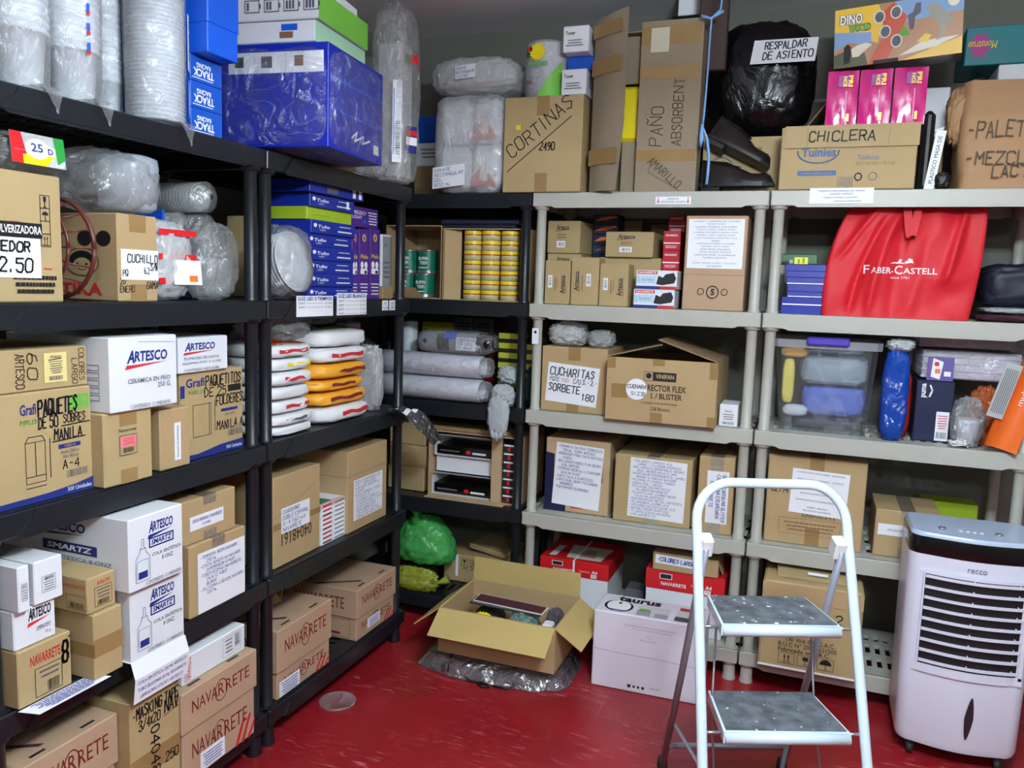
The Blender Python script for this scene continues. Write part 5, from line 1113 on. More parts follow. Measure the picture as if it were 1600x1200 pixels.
for k, (a, c, lb) in enumerate(((1291, 1341, 'left'), (1342, 1394, 'middle'), (1395, 1449, 'right'))):
    W, H, xc = bk(a, c, 109, 3.20, zt, 150); H = .195
    t = thing('pink_pack', '%s of three shiny pink packs lettered in gold, above the CHICLERA carton' % lb, 'pack', (xc, 3.225, zt+.001), (R_(-2), 0, R_((2, -3, 2)[k])), 'pink packs in a row')
    b = MB(); rows = []
    for j in range(9):
        s = j/8; rows.append([Vector((W/2*.97*(-1+2*i/8), -.016-.010*math.sin(math.pi*i/8)*math.sin(math.pi*s)+.002*math.sin(i*1.9+j), H*s)) for i in range(9)])
    back = [[Vector((p.x, .016, p.z)) for p in r] for r in rows]
    b.grid(rows, 'pink'); b.grid([r[::-1] for r in back], 'pink'); b.grid([rows[-1], back[-1]], 'pink'); b.grid([back[0], rows[0]], 'pink'); b.grid([[r[0] for r in back], [r[0] for r in rows]], 'pink'); b.grid([[r[-1] for r in rows], [r[-1] for r in back]], 'pink'); b.build('wrapper', t)
    q = MB(); fr = frame3((-W/2, -.0275, 0), (1, 0, 0), (0, 0, 1)); q.rect(fr, W*.36, H*.70, W*.70, H*.90, 'pink_violet') if col('pink_violet', 150, 50, 150, .3) else 0
    q.text('PRI', fr, W*.66, H*.70, W*.80, H*.90, 'gold', rot=270, bold=.04) if col('gold', 196, 160, 70, .3, metal=.6) else 0; q.text('NCE', fr, W*.50, H*.70, W*.62, H*.88, 'gold', rot=270, bold=.04); q.rect(fr, W*.60, H*.08, W*.63, H*.62, 'pink_pale') if col('pink_pale', 240, 170, 210, .3) else 0; q.rect(fr, W*.66, H*.08, W*.74, H*.22, 'gold'); q.build('print', t)
bx = bk(1436, 1512, 110, 3.30, z, 140)
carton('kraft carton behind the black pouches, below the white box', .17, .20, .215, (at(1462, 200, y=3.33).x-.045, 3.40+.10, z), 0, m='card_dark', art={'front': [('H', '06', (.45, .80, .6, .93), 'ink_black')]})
W, H, xc = bx; xw = at(1445, 140, y=3.27).x
carton('white box under the right end of the dinosaur toy box', .26, .19, .178, (xw-.03, 3.425+.10, z+.218), 0, m='white_box', seam=False)
zd = zt+.200
W = at(1511, 60, y=3.14).x-at(1309, 60, y=3.22).x; H = .198
t = thing('toy_box', 'toy box with a painted dinosaur scene, lying across the pink packs', 'box', ((at(1511, 60, y=3.14).x+at(1309, 60, y=3.22).x)/2, 3.245, zd+.014), (R_(2), R_(-2.5), R_(-7)))
for n_, c_ in (('dino_sky', (126, 160, 204)), ('dino_sand', (176, 128, 88)), ('dino_orange', (226, 120, 50)), ('dino_olive', (78, 78, 40)), ('dino_red', (196, 70, 40)), ('dino_grey', (150, 146, 130)), ('dino_yellow', (232, 190, 60)), ('dino_brown', (84, 62, 48)), ('dino_pale', (226, 220, 200))): col(n_, *c_, .25)
b = MB(); b.box(-W/2, -.06, 0, W/2, .06, H, 'dino_brown', .0015); fr, w_, h_ = face(W, .12, H, 'front')
S_ = [('R', None, (0, 0, 1, 1), 'dino_sand', dict(off=.0004)), ('poly', [(0, .3), (.2, .5), (.35, .35), (.4, .75), (.35, 1), (0, 1)], None, 'dino_yellow', dict(off=.0006)), ('poly', [(.47, .62), (1, .7), (1, 1), (.45, 1)], None, 'dino_sky', dict(off=.0006)), ('poly', [(0, .28), (.12, .42), (.3, .32), (.3, .55), (0, .62)], None, 'dino_sky', dict(off=.0007)), ('poly', [(0, 0), (.28, 0), (.25, .22), (.12, .3), (0, .22)], None, 'dino_olive', dict(off=.0008)),
      ('poly', [(.28, 0), (.42, 0), (.58, .72), (.47, 1), (.36, .8), (.42, .55)], None, 'dino_red', dict(off=.0008)), ('poly', [(.55, .0), (1, 0), (1, .28), (.8, .16)], None, 'dino_yellow', dict(off=.0008)), ('poly', [(.52, .08), (.8, .16), (.98, .30), (.70, .28)], None, 'dino_pale', dict(off=.0009)),
      # grazing generic dinosaur
      ('poly', [(.72, .80), (.76, .88), (.80, .86), (.84, .78), (.90, .66), (.93, .52), (.90, .46), (.88, .56), (.87, .38), (.84, .28), (.80, .26), (.84, .36), (.82, .52), (.78, .60), (.74, .66), (.75, .74)], None, 'dino_grey'), ('poly', [(.52, .42), (.55, .58), (.58, .52), (.60, .40)], None, 'ink_green'), ('poly', [(.66, .28), (.72, .40), (.77, .36), (.74, .26)], None, 'dino_yellow'),
      ('poly', [(.60, .50), (.63, .50), (.64, .7), (.68, .75), (.68, .92), (.64, .92), (.62, .78), (.58, .74)], None, 'ink_grey'), ('poly', [(.14, .30), (.19, .36), (.26, .38), (.31, .34), (.26, .26), (.2, .16), (.15, .16)], None, 'dino_pale'), ('poly', [(.08, .05), (.13, .08), (.14, .34), (.11, .40), (.08, .34)], None, 'ink_black')]
for cx, cy in ((.36, .78), (.49, .82), (.41, .52), (.50, .34)): S_ += [('D', None, (cx-.045, cy-.11, cx+.045, cy+.11), 'dino_pale'), ('D', None, (cx-.036, cy-.09, cx+.036, cy+.09), 'ink_grey', ), ('poly', [(cx-.025, cy-.02), (cx, cy+.06), (cx+.028, cy), (cx, cy-.03)], None, 'dino_pale')]
decor(b, fr, w_, h_, S_)
decor(b, fr, w_, h_, [('P', 'DINO', (.04, .72, .23, .90), 'ink_black', dict(bold=.10, off=.0022)), ('P', 'DINO', (.045, .725, .225, .895), 'ink_white', dict(bold=.03, off=.0026)), ('P', 'WORLD', (.115, .585, .295, .715), 'ink_black', dict(bold=.10, off=.0022)), ('P', 'WORLD', (.12, .60, .29, .70), 'lime_box', dict(bold=.03, off=.0026)), ('D', None, (.88, .78, .97, .99), 'dino_pale'), ('R', None, (.32, .0, .52, .06), 'ink_black', dict(off=.0014))]); b.build('box_body', t)
# right end of the shelf
xk = at(1560, 200, y=3.2).x
t = thing('kraft_paper_bag', 'crumpled brown paper bag with marker words PALETIN and MEZCLA LACT', 'bag', (xk+.03, 3.295, z), 0)
col('kraft_paper', 166, 128, 92, .7, var=.08, vscale=6, bump=.6, bscale=14, bdist=.006)
W, H, _x = bk(1484, 1640, 122, 3.2, z, 200)
b = MB(); rows = []
for j in range(17):
    s = j/16; row = []; k = 1-.22*max(0, s-.55)/.45
    for i in range(32):
        a = 2*math.pi*i/32; cx = math.copysign(abs(math.cos(a))**.3, math.cos(a)); cy = math.copysign(abs(math.sin(a))**.3, math.sin(a)); q = Vector((cx, cy, s*2))
        n_ = noise.noise(q*2.1)*.008+noise.noise(q*5)*.004
        row.append(Vector((cx*(W/2*.96+n_), cy*(.125*k+n_)+.05*max(0, s-.6), H*s+.012*noise.noise(Vector((a*2, s*3, 1)))*(s > .8))))
    rows.append(row)
b.grid(rows, 'kraft_paper', True, True); b.add([p for p in rows[-1]], [tuple(range(32))], 'kraft_paper'); q = b; fr = frame3((-W/2, -.135, 0), (1, 0, 0), (0, .03, 1)); q.hand('-PALETINAS', fr, W*.07, H*.46, W*1.0, H*.60, 'ink_pencil', wd=.005); q.hand('-MEZCLA', fr, W*.07, H*.22, W*.78, H*.33, 'ink_pencil', wd=.005); q.hand('LACTEA', fr, W*.36, H*.10, W*.92, H*.20, 'ink_pencil', wd=.005); b.build('paper_bag', t)
b = MB(); lump(b, (-W/2-.0, -.03, H*.70), (.035, .045, .09), 'kraft_paper', seed=120, amp=.3, flat=False); b.build('crumpled_corner', t)
b = MB(); b.box(-.02, -.05, 0, .02, .05, .27, 'black', .015); tag(b.build('black_pouch', None, (at(1446, 250, y=3.22).x, 3.25, z)), 'black pouch standing between the CHICLERA carton and the paper bag', 'pouch')
b = MB(); b.box(-.016, -.002, 0, .016, .002, .20, 'paper', .0008); fr, w_, h_ = face(.032, .004, .20, 'front'); decor(b, fr, w_, h_, [('P', 'PLASTICO MASA DE', (.3, .1, .7, .9), 'ink_black', dict(rot=90))]); o = b.build('paper_strip', None, (at(1455, 250, y=3.185).x, 3.188, z)); o.rotation_euler = (0, R_(7), 0); tag(o, 'white lettered paper strip leaning on the black pouch', 'paper')
b = MB(); b.box(-.055, -.012, -.006, .055, .012, .006, 'white', .002); o = b.build('white_stick', None, (at(1476, 209, y=3.30).x, 3.31, z+.226)); o.rotation_euler = (0, R_(-14), 0); tag(o, 'short white plastic stick poking out beside the paper bag', 'stick')
soft('black_cable_bundle', 'black crumpled bundle at the foot of the paper bag', 'bundle', (at(1474, 285, y=3.19).x-.005, 3.185, z), (.022, .018, .028), 'black', seed=122, amp=.3)
carton('tall white box at the back right, carrying the teal box', .16, .26, .465, (at(1592, 100, y=3.45).x+.015, 3.56, z), 0, m='white_box', seam=False)
t = soft('dark_wrapper', 'dark crumpled film bundle behind the paper bag, under the teal box', 'wrapper', (at(1541, 105, y=3.5).x-.01, 3.57, z), (.038, .05, .225), 'black_wrap', seed=123, amp=.12)
W = .42; xt_ = at(1511, 60, y=3.42).x
col('teal', 16, 120, 130, .4); col('magenta', 170, 40, 130, .4)
t = carton('teal box with magenta splash and upside-down yellow lettering', W, .24, .135, (xt_+W/2, 3.44+.12, z+.469), 0, m='teal', seam=False, art={'front': [('poly', [(.11+.10*math.cos(2*math.pi*i/22)*(1 if i % 2 else .55), .5+.40*math.sin(2*math.pi*i/22)*(1 if i % 2 else .6)) for i in range(22)], None, 'magenta'), ('P', 'Monstruo', (.02, .42, .24, .62), 'yellow', dict(rot=180, shear=.2, off=.002))]})
# lip notices
def front_card(label, u0, u1, v0, v1, Y, items, name='shelf_card', m='paper', cat='notice'):
    a = at(u0, v1, y=Y); c = at(u1, v0, y=Y); w_, h_ = c.x-a.x, c.z-a.z; b = MB(); fr = frame3((0, 0, 0), (1, 0, 0), (0, 0, 1)); b.prism([(0, 0), (w_, 0), (w_, h_), (0, h_)], fr, .0008, m); decor(b, (fr[0]-Vector((0, .0008, 0)), fr[1], fr[2]), w_, h_, items); return tag(b.build(name, None, (a.x, Y, a.z)), label, cat)
YL = YG-.0395
front_card('small printed notice with red arrows on the middle grey unit’s top lip'.replace('’', "'"), 1024, 1080, 307, 319, YL, [('poly', [(.04, .4), (.12, .4), (.08, .1)], None, 'ink_red'), ('poly', [(.88, .4), (.96, .4), (.92, .1)], None, 'ink_red'), ('R', None, (.07, .4, .09, .9), 'ink_red'), ('R', None, (.91, .4, .93, .9), 'ink_red'), ('P', 'DISPENSADOR', (.34, .58, .66, .8), 'ink_grey'), ('P', 'PERSONA DE FRIO - NAVARRETE', (.16, .2, .84, .42), 'ink_grey')])
front_card('four-line printed notice on the right grey unit’s top lip below the CHICLERA carton'.replace('’', "'"), 1264, 1366, 293, 318, YL, [('P', 'PAPELERAS PARED VARIEDAD DE TAMAÑO', (.14, .76, .86, .88), 'ink_black'), ('P', 'CRICADA, URGENTE', (.32, .54, .68, .66), 'ink_black'), ('P', 'CARRITO SORPRESA, PARA NIÑA', (.22, .32, .76, .44), 'ink_black'), ('P', 'CON MUSICA PARA NIÑO', (.38, .10, .82, .22), 'ink_black')])
# ---- second shelf, corner unit (C2): cans and tape rolls in lying cartons
z = Z[1]+EPS
def side_carton(label, x0, x1, Y, D, H, m='card', t0=.004, front=None):
    """carton lying on its side, open towards the room"""
    t = thing('cardboard_box', label, 'box', ((x0+x1)/2, Y+D/2, z), 0); W = x1-x0; b = MB()
    b.box(-W/2, -D/2, 0, W/2, D/2, t0, m); b.box(-W/2, -D/2, H-t0, W/2, D/2, H, m); b.box(-W/2, -D/2, t0, -W/2+t0, D/2, H-t0, m); b.box(W/2-t0, -D/2, t0, W/2, D/2, H-t0, m); b.box(-W/2+t0, D/2-t0, t0, W/2-t0, D/2, H-t0, m); b.build('box_body', t)
    return t, W
xa, xb2 = at(632, 410, y=3.23).x-.10, at(688, 410, y=3.23).x
t, W = side_carton('kraft carton on its side, open to the room, holding green cans', xa, xb2, 3.24, .30, at(660, 352, y=3.24).z-z)
q = MB(); q.prism([(0, 0), (.12, 0), (.085, .045), (0, .05)], frame3((0, 0, 0), (1, 0, 0), (0, -.2, 1)), .004, 'card_dark'); o = q.build('flap', t); o.location = (-W/2+.07, -.15, .003)
def can(label, x, y, zz, r=.047, h=.105):
    t = thing('glue_can', label, 'can', (x, y, zz), 0, 'green cans in the lying carton'); b = MB(); b.lathe([(r, .0), (r, .004), (r*.97, .006), (r*.97, h-.006), (r, h-.004), (r, h), (r*.93, h), (r*.92, h-.006), (.001, h-.006)], 'silver', 28); b.build('tin', t)
    b = MB(); rows = [[Vector((r*.975*math.sin(a), -r*.975*math.cos(a), zz_)) for a in [2*math.pi*i/28 for i in range(29)]] for zz_ in (.014, h-.010)]; b.grid(rows, 'green_can'); fr = frame3((-.03, -r*.99, .02), (1, 0, 0), (0, 0, 1)); b.text('SUPER', fr, .008, .040, .058, .054, 'ink_white', bold=.03, off=.003); b.text('TEFI', fr, .014, .020, .052, .034, 'ink_white', bold=.03, off=.003); b.rect(fr, .01, .004, .055, .008, 'ink_white', .003); b.build('label', t)
x2 = at(661, 440, y=3.30).x
can('front right green can in the lower row, fully visible', x2, 3.32, z+.0045); can('left green can in the lower row, mostly behind the flap', x2-.10, 3.335, z+.0045)
can('right green can in the upper row', x2+.002, 3.34, z+.111); can('left green can in the upper row, next to the post', x2-.097, 3.345, z+.111)
xa, xb2 = at(692, 410, y=3.225).x, at(811, 410, y=3.225).x+.035; Ht2 = at(760, 357, y=3.225).z-z
t, W = side_carton('kraft carton on its side, packed with stacks of yellow tape rolls', xa, xb2-.002, 3.225, .32, Ht2)
q = MB(); q.prism([(0, 0), (.075, 0), (.075, Ht2-.01), (0, Ht2-.01)], frame3((0, 0, 0), (1, 0, 0), (0, 0, 1)), .004, 'card'); o = q.build('flap', t); o.location = (-W/2+.006, -.158, .004); o.rotation_euler = (0, 0, R_(35))
col('tape_clear', 206, 196, 150, .25, coat=.3); col('tape_yellow', 236, 206, 30, .35); col('tape_red', 170, 60, 24, .35)
tmpl = None; hr_ = (Ht2-.012)/7; rr_ = .040
for c_, (uu, yy) in enumerate(((739, 3.265), (779, 3.262), (806, 3.30))):
    x0 = at(uu, 420, y=yy).x
    if c_ == 1: x0 = at(739, 420, y=3.265).x+.085
    if c_ == 2: x0 = at(739, 420, y=3.265).x+.169; yy = 3.275
    for k in range(7):
        lb = '%s yellow-banded tape roll from below in the %s stack' % (('first', 'second', 'third', 'fourth', 'fifth', 'sixth', 'seventh')[k], ('left', 'middle', 'right')[c_])
        loc = (x0, yy, z+.0045+k*hr_)
        if tmpl is None:
            tmpl = thing('tape_roll', lb, 'tape roll', loc, 0, 'yellow tape rolls in the carton'); b = MB(); b.lathe([(rr_*.55, 0), (rr_, 0), (rr_, hr_*.96), (rr_*.55, hr_*.96)], 'tape_clear', 24); b.build('tape', tmpl)
            b = MB(); rows = [[Vector((rr_*1.01*math.sin(a), -rr_*1.01*math.cos(a), zz_*hr_)) for a in [2*math.pi*i/24 for i in range(25)]] for zz_ in (.60, .94)]; b.grid(rows, 'tape_yellow'); rows = [[Vector((rr_*1.012*math.sin(a), -rr_*1.012*math.cos(a), zz_*hr_)) for a in [2*math.pi*i/24 for i in range(25)]] for zz_ in (.50, .62)]; b.grid(rows, 'tape_red'); b.build('paper_band', tmpl)
        else: dup(tmpl, loc, R_(17*k+40*c_), lb)
xf_ = at(745, 350, y=3.2).x
for k, (w_, h_, lb) in enumerate(((.34, .016, 'lower dark folder lying on the tape-roll carton'), (.36, .018, 'upper dark blue folder lying on the tape-roll carton'))):
    b = MB(); b.box(-w_/2, -.14, 0, w_/2, .14, h_, 'folder_dark', .004) if col('folder_dark', 36, 40, 62, .35) else 0; tag(b.build('folder', None, (xf_-.005, 3.37, z+Ht2+.001+.0175*k), R_(-2+3*k)), lb, 'folder')
# ---- third shelf, corner unit (C3)
z = Z[2]+EPS
def xcyl(b, r, x0, x1, m, n=24, c=(0, 0), prof=None): b.lathe([(r, x0), (r, x1)] if prof is None else prof, m, n, c=(0, 0), xf=Matrix.Translation((0, c[0], c[1])) @ Matrix.Rotation(R_(90), 4, 'Y'))
xl_, xr_ = -1.93, at(750, 610, y=3.2).x
for k, lb in enumerate(('lower white plastic roll lying along the third corner shelf', 'upper white plastic roll lying on its twin')):
    t = thing('plastic_roll', lb, 'roll', (0, 3.222+.006*k, z+.0535+.1045*k), 0, 'white rolls lying on the corner shelf')
    b = MB(); xcyl(b, .050, xl_, xr_, 'roll_white', prof=[(.046, xl_), (.050, xl_+.004), (.050, xr_-.004), (.046, xr_), (.040, xr_), (.038, xr_-.05)]) if col('roll_white', 208, 208, 222, .35) else 0; b.build('roll_body', t)
    b = MB(); lump(b, (xr_+.012, 0, 0), (.035, .042, .040), 'film_clear', seed=130+k, amp=.3, flat=False); b.build('film_end', t); b = MB(); b.lathe([(.0525, xl_-.002), (.052, xr_+.002)], 'film_clear', 24, cap=False, xf=Matrix.Rotation(R_(90), 4, 'Y')); b.build('plastic_film', t)
zz = z+.211
x0, x1 = at(649, 545, y=3.2).x, at(770, 545, y=3.2).x; col('grey_tub', 140, 146, 152, .4)
t = thing('tub_pack', 'grey lidded tub pack with black label and blue tag, lying on the rolls', 'pack', ((x0+x1)/2, 3.24, zz), R_(-3)); L = x1-x0
b = MB(); b.lathe([(.02, -L/2), (.044, -L/2+.012), (.047, -L/2+.05), (.045, L*.28), (.045, L*.30)], 'grey_tub', 26, xf=Matrix.Translation((0, 0, .048)) @ Matrix.Rotation(R_(90), 4, 'Y')); b.build('tubs', t)
b = MB(); b.lathe([(.046, L*.30), (.0475, L*.31), (.0475, L*.44), (.03, L*.5)], 'black_gloss', 26, xf=Matrix.Translation((0, 0, .048)) @ Matrix.Rotation(R_(90), 4, 'Y')); b.build('lids', t)
q = MB(); 
def xband(q, r, xa, xb_, a0, a1, m, n=8): q.grid([[Vector((xx, -r*math.cos(a0+(a1-a0)*i/n), .048+r*math.sin(a0+(a1-a0)*i/n))) for i in range(n+1)] for xx in (xa, xb_)], m)
xband(q, .0478, -L*.21, -L*.05, -.8, .9, 'black'); xband(q, .0484, -L*.12, L*.04, .35, 1.2, 'blue'); q.build('printed_panel', t); q = MB(); fr = frame3((L*.05, -.050, .018), (1, 0, 0), (0, .15, 1)); q.prism([(0, 0), (.095, 0), (.095, .056), (0, .056)], fr, .0008, 'paper'); decor(q, (fr[0]-Vector((0, .001, 0)), fr[1], fr[2]), .095, .056, [('lines', ['CONTENEDOR', 'CON TAPA', '24 onzas'], (.06, .06, .94, .96), 'ink_blue', {})]); q.build('paper_label', t)
q = MB(); q.disc(frame3((-L*.37, -.0475, .05), (1, 0, 0), (0, 0, 1)), 0, 0, .010, 'black_gloss'); q.build('round_mark', t)
b = MB(); lump(b, (0, 0, .05), (L/2+.004, .055, .051), 'film_clear', seed=133, p=4, amp=.06, flat=False); b.build('plastic_film', t)
xw = at(637, 540, y=3.36).x
t = thing('plastic_roll', 'white cylinder standing upright at the back left of the corner shelf', 'roll', (xw, 3.38, z), 0); b = MB(); b.lathe([(.036, 0), (.038, .003), (.038, .33), (.034, .335)], 'foam', 22); b.build('roll_body', t)
W, H, xc = bk(651, 710, 503, 3.50, z, 520); W = .17
b = MB(); b.box(-W/2, -.02, 0, W/2, .02, H, 'solder_yellow', .001) if col('solder_yellow', 190, 184, 40, .4) else 0; fr, w_, h_ = face(W, .04, H, 'front'); b.stroke([(.10*w_, .90*h_), (.14*w_, .82*h_), (.35*w_, .80*h_), (.7*w_, .72*h_), (.92*w_, .66*h_)], fr, .006, 'ink_grey'); b.stroke([(.38*w_, .79*h_), (.8*w_, .69*h_)], fr, .012, 'ink_grey', .0012); b.text('H', fr, .08*w_, .62*h_, .16*w_, .70*h_, 'ink_black', bold=.03)
tag(b.build('tool_box', None, (xc+.01, 3.53, z)), 'yellow green box with a printed soldering iron, behind the rolls', 'box')
W, H, xc = bk(713, 764, 497, 3.48, z, 515); W = .20
for k in (0, 1): b = MB(); b.box(-.05, -.05, 0, .05, .05, H, 'grey_card', .002) if col('grey_card', 92, 94, 104, .5) else 0; fr, w_, h_ = face(.1, .1, H, 'front'); decor(b, fr, w_, h_, fine(5, (.15, .72, .85, .95), 'ink_black')); tag(b.build('file_box', None, (xc-.056+.104*k, 3.55, z)), '%s grey file box at the back of the corner shelf' % ('left', 'right')[k], 'box', 'grey file boxes')
b = MB(); b.box(-.10, -.05, 0, .10, .05, .265, 'maroon_box', .003) if col('maroon_box', 120, 24, 34, .4) else 0; tag(b.build('red_box', None, (at(733, 520, y=3.40).x, 3.43, z)), 'dark red box behind the grey tub pack', 'box')
col('nail_yellow', 196, 190, 60, .45); col('nail_black', 34, 34, 30, .45)
xn = at(773, 540, y=3.30).x; tm = None
for c_ in range(3):
    for k in range(7 if c_ < 2 else 6):
        lb = '%s nail box from below in the %s black-and-yellow stack' % (('first', 'second', 'third', 'fourth', 'fifth', 'sixth', 'seventh')[k], ('left', 'middle', 'right, half hidden')[c_])
        loc = (xn+.026+.055*c_, 3.40, z+.001+.0435*k)
        if tm is None:
            tm = thing('nail_box', lb, 'box', loc, 0, 'black and yellow nail boxes'); b = MB(); b.box(-.0265, -.05, 0, .0265, .05, .043, 'nail_black', .001); b.build('box_body', tm); b = MB(); b.box(-.0268, -.0508, .018, .0268, .03, .0425, 'nail_yellow'); b.build('label', tm)
        else: dup(tm, loc, None, lb)
# work gloves hanging over the lip
col('glove_grey', 168, 174, 178, .85, var=.12, vscale=30, bump=.5, bscale=120); col('glove_green', 24, 62, 56, .8)
xg = at(788, 600, y=3.19).x
t = thing('work_glove', 'crumpled pale grey work glove drooping over the corner shelf lip', 'glove', (xg, 3.19, z), 0)
b = MB(); lump(b, (0, -.01, .047), (.048, .034, .045), 'glove_grey', seed=140, amp=.28, fold=.06, flat=True)
b.build('cuff', t); b = MB(); lump(b, (.0, -.062, -.035), (.044, .014, .085), 'glove_grey', seed=141, amp=.25, flat=False, taper=-.1); b.build('palm', t)
for k in range(3): b = MB(); b.tube([(-.022+.02*k, -.062, -.09), (-.018+.016*k, -.064, -.118), (-.012+.012*k, -.06, -.14+.008*abs(k-1))], [.013, .012, .007], 'glove_grey', 8); b.build('finger', t)
soft('work_glove', 'second pale glove lying crumpled on the shelf above the drooping one', 'glove', (xg+.005, 3.255, z+.095), (.05, .045, .035), 'glove_grey', seed=143, amp=.35, fold=.08)
soft('green_cloth', 'dark green cloth pushed in behind the corner post', 'cloth', (at(826, 620, y=3.33).x+.01, 3.345, z), (.018, .06, .08), 'glove_green', seed=144, amp=.25)
# ---- fourth shelf, corner unit (C4)
z = Z[3]+EPS
x0, x1 = at(622, 720, y=3.26).x-.05, at(664, 720, y=3.26).x; zz = z
for k in range(3):
    h_ = (.112, .10, .105)[k]
    carton('%s small kraft box in the pile of three beside the corner post' % ('bottom', 'middle', 'top')[k], x1-x0, .22, h_, ((x0+x1)/2+.004*k, 3.26+.11, zz), R_((-2, 1, -3)[k]), m='card_gold', seam=True); zz += h_+EPS
x0, x1 = at(668, 730, y=3.226).x+.004, at(812, 730, y=3.226).x; hC = .30
t, W = side_carton('kraft carton on its side holding white boxes of scissors', x0, x1, 3.226, .33, hC, m='card_pale')
xi = at(768, 730, y=3.226).x-(x0+x1)/2; xin = (x0+.008, (x0+x1)/2+xi-.004)
q = MB(); q.box(xi, -.168, .005, xi+.045, -.15, hC-.006, 'card_pale'); q.build('divider', t); q = MB(); q.box(-W/2, -.205, .0, W/2-.06, -.166, .003, 'card_pale'); q.build('flap', t)
def tray_box(label, u0, u1, zb, h_, dark, Y=3.21):
    xa, xb_ = xin; xa += .001*(u0-671); Y = 3.238; W = xb_-xa; t = thing('display_box', label, 'box', ((xa+xb_)/2, Y+.13, zb), 0, 'white open boxes in the lying carton'); b = MB()
    b.box(-W/2, -.12, 0, W/2, .12, .003, 'white_box'); b.box(-W/2, .117, .003, W/2, .12, h_, 'white_box'); b.box(-W/2, -.12, .003, -W/2+.003, .117, h_, 'white_box'); b.box(W/2-.003, -.12, .003, W/2, .117, h_, 'white_box'); b.build('box_body', t)
    q = MB(); q.prism([(0, 0), (W, 0), (W-.01, .06), (.01, .06)], frame3((-W/2, -.06, h_), (1, 0, 0), (0, -1, .35)), .002, 'white_box'); q.build('lid', t)
    q = MB(); q.box(-W/2+.006, -.11, .004, W/2-.006, .1, h_*.62, 'black_gloss', .004); fr = frame3((-W/2+.006, -.111, 0), (1, 0, 0), (0, 0, 1)); q.rect(fr, W*.06, h_*.25, W*.4, h_*.33, 'silver'); q.disc(fr, W*.55, h_*.3, h_*.12, 'red', sx=1.3); q.rect(fr, W*.62, h_*.2, W*.85, h_*.32, 'white'); q.build('scissors_packs', t)
tray_box('lower white open box of black scissors packs', 671, 764, z+.005, .080, 1); tray_box('upper white open box of black scissors packs', 682, 764, z+.185, .075, 1)
b = MB(); w_ = xin[1]-xin[0]-.02; b.box(-w_/2, -.1, 0, w_/2, .1, .072, 'white_box', .002); tag(b.build('white_box', None, ((xin[0]+xin[1])/2, 3.37, z+.107)), 'closed white box between the two open scissors boxes', 'box')
for k in range(7):
    b = MB(); b.box(-.03, -.05, 0, .024, .05, .036, 'dark', .001); fr, w_, h_ = face(.06, .1, .036, 'front'); decor(b, fr, w_, h_, [('R', None, (0, .8, .9, 1), 'paper'), ('R', None, (.3, .2, .5, .7), 'red')]); tag(b.build('card_pack', None, ((x0+x1)/2+xi+.045+.036, 3.29, z+.0045+.0375*k)), '%s red and white pack from below in the narrow stack by the post' % ('first', 'second', 'third', 'fourth', 'fifth', 'sixth', 'seventh')[k], 'pack', 'narrow red and white packs')
b = MB(); b.box(-.20, -.15, 0, .19, .15, .018, 'card_dark', .003); tag(b.build('cardboard_sheet', None, (at(735, 668, y=3.25).x-.01, 3.39, z+hC+.001)), 'flat kraft sheet lying on the scissors carton', 'cardboard')
# ---- bottom shelf, corner unit (C5)
z = Z[4]+EPS
W, H, xc = bk(692, 797, 872, 3.36, z, 890)
carton('kraft carton with handling symbols in the corner bottom shelf', W, .28, H, (xc, 3.37+.14, z), 0, m='card_gold', art={'front': [('R', None, (.18, .2, .22, 1), 'paper'), ('Q', None, (.27, .62, .36, .86), 'ink_black'), ('Q', None, (.40, .62, .49, .86), 'ink_black'), ('Q', None, (.53, .62, .62, .86), 'ink_black'), ('glass', None, (.285, .66, .345, .84), 'ink_black'), ('arrows', None, (.41, .66, .48, .84), 'ink_black'), ('umbrella', None, (.54, .66, .61, .86), 'ink_black'), ('H', 'XXZ', (.28, .48, .58, .60), 'ink_black')]})
b = MB(); b.box(-.11, -.10, 0, .09, .10, .025, 'card', .004); o = b.build('folded_carton', None, (xc+.06, 3.50, z+H+.012), R_(-6)); o.rotation_euler = (0, R_(6), R_(-8)); tag(o, 'folded kraft box lying tilted on the corner carton', 'cardboard')
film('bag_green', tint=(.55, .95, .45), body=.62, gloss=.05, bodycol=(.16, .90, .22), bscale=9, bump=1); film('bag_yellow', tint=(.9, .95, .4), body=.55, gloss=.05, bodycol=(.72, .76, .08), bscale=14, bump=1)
xg = at(660, 860, y=3.24).x
t = thing('green_bag', 'bright green tied plastic bag on the corner bottom shelf', 'bag', (xg, 3.275, z+.112), 0)
b = MB(); lump(b, (.0, 0, .105), (.175, .105, .105), 'bag_green', seed=150, p=2.4, amp=.14, fold=.10, taper=.45); b.build('plastic_film', t); b = MB(); b.tube([(-.04, -.03, .19), (-.035, -.035, .225), (-.03, -.04, .25)], [.035, .012, .03], 'bag_green', 10); lump(b, (-.03, -.04, .262), (.035, .022, .022), 'bag_green', seed=151, amp=.4, flat=False); b.build('knot', t)
b = MB(); lump(b, (.0, .01, .075), (.12, .075, .07), 'dark', seed=152, amp=.12); b.build('dark_contents', t)
soft('dark_bundle', 'dark bundle under the green bag', 'bundle', (xg-.06, 3.325, z), (.09, .06, .045), 'dark', seed=153, amp=.2)
t = thing('yellow_bag', 'thin yellow plastic bag below the green one, spilling at the lip', 'bag', (xg-.015, 3.195, z), 0); b = MB(); lump(b, (0, .0, .05), (.115, .035, .05), 'bag_yellow', seed=154, amp=.3); b.build('plastic_film', t); b = MB(); b.tube([(.09, -.01, .05), (.13, -.01, .055), (.17, .0, .075)], [.014, .008, .022], 'bag_yellow', 8); b.build('knot', t)
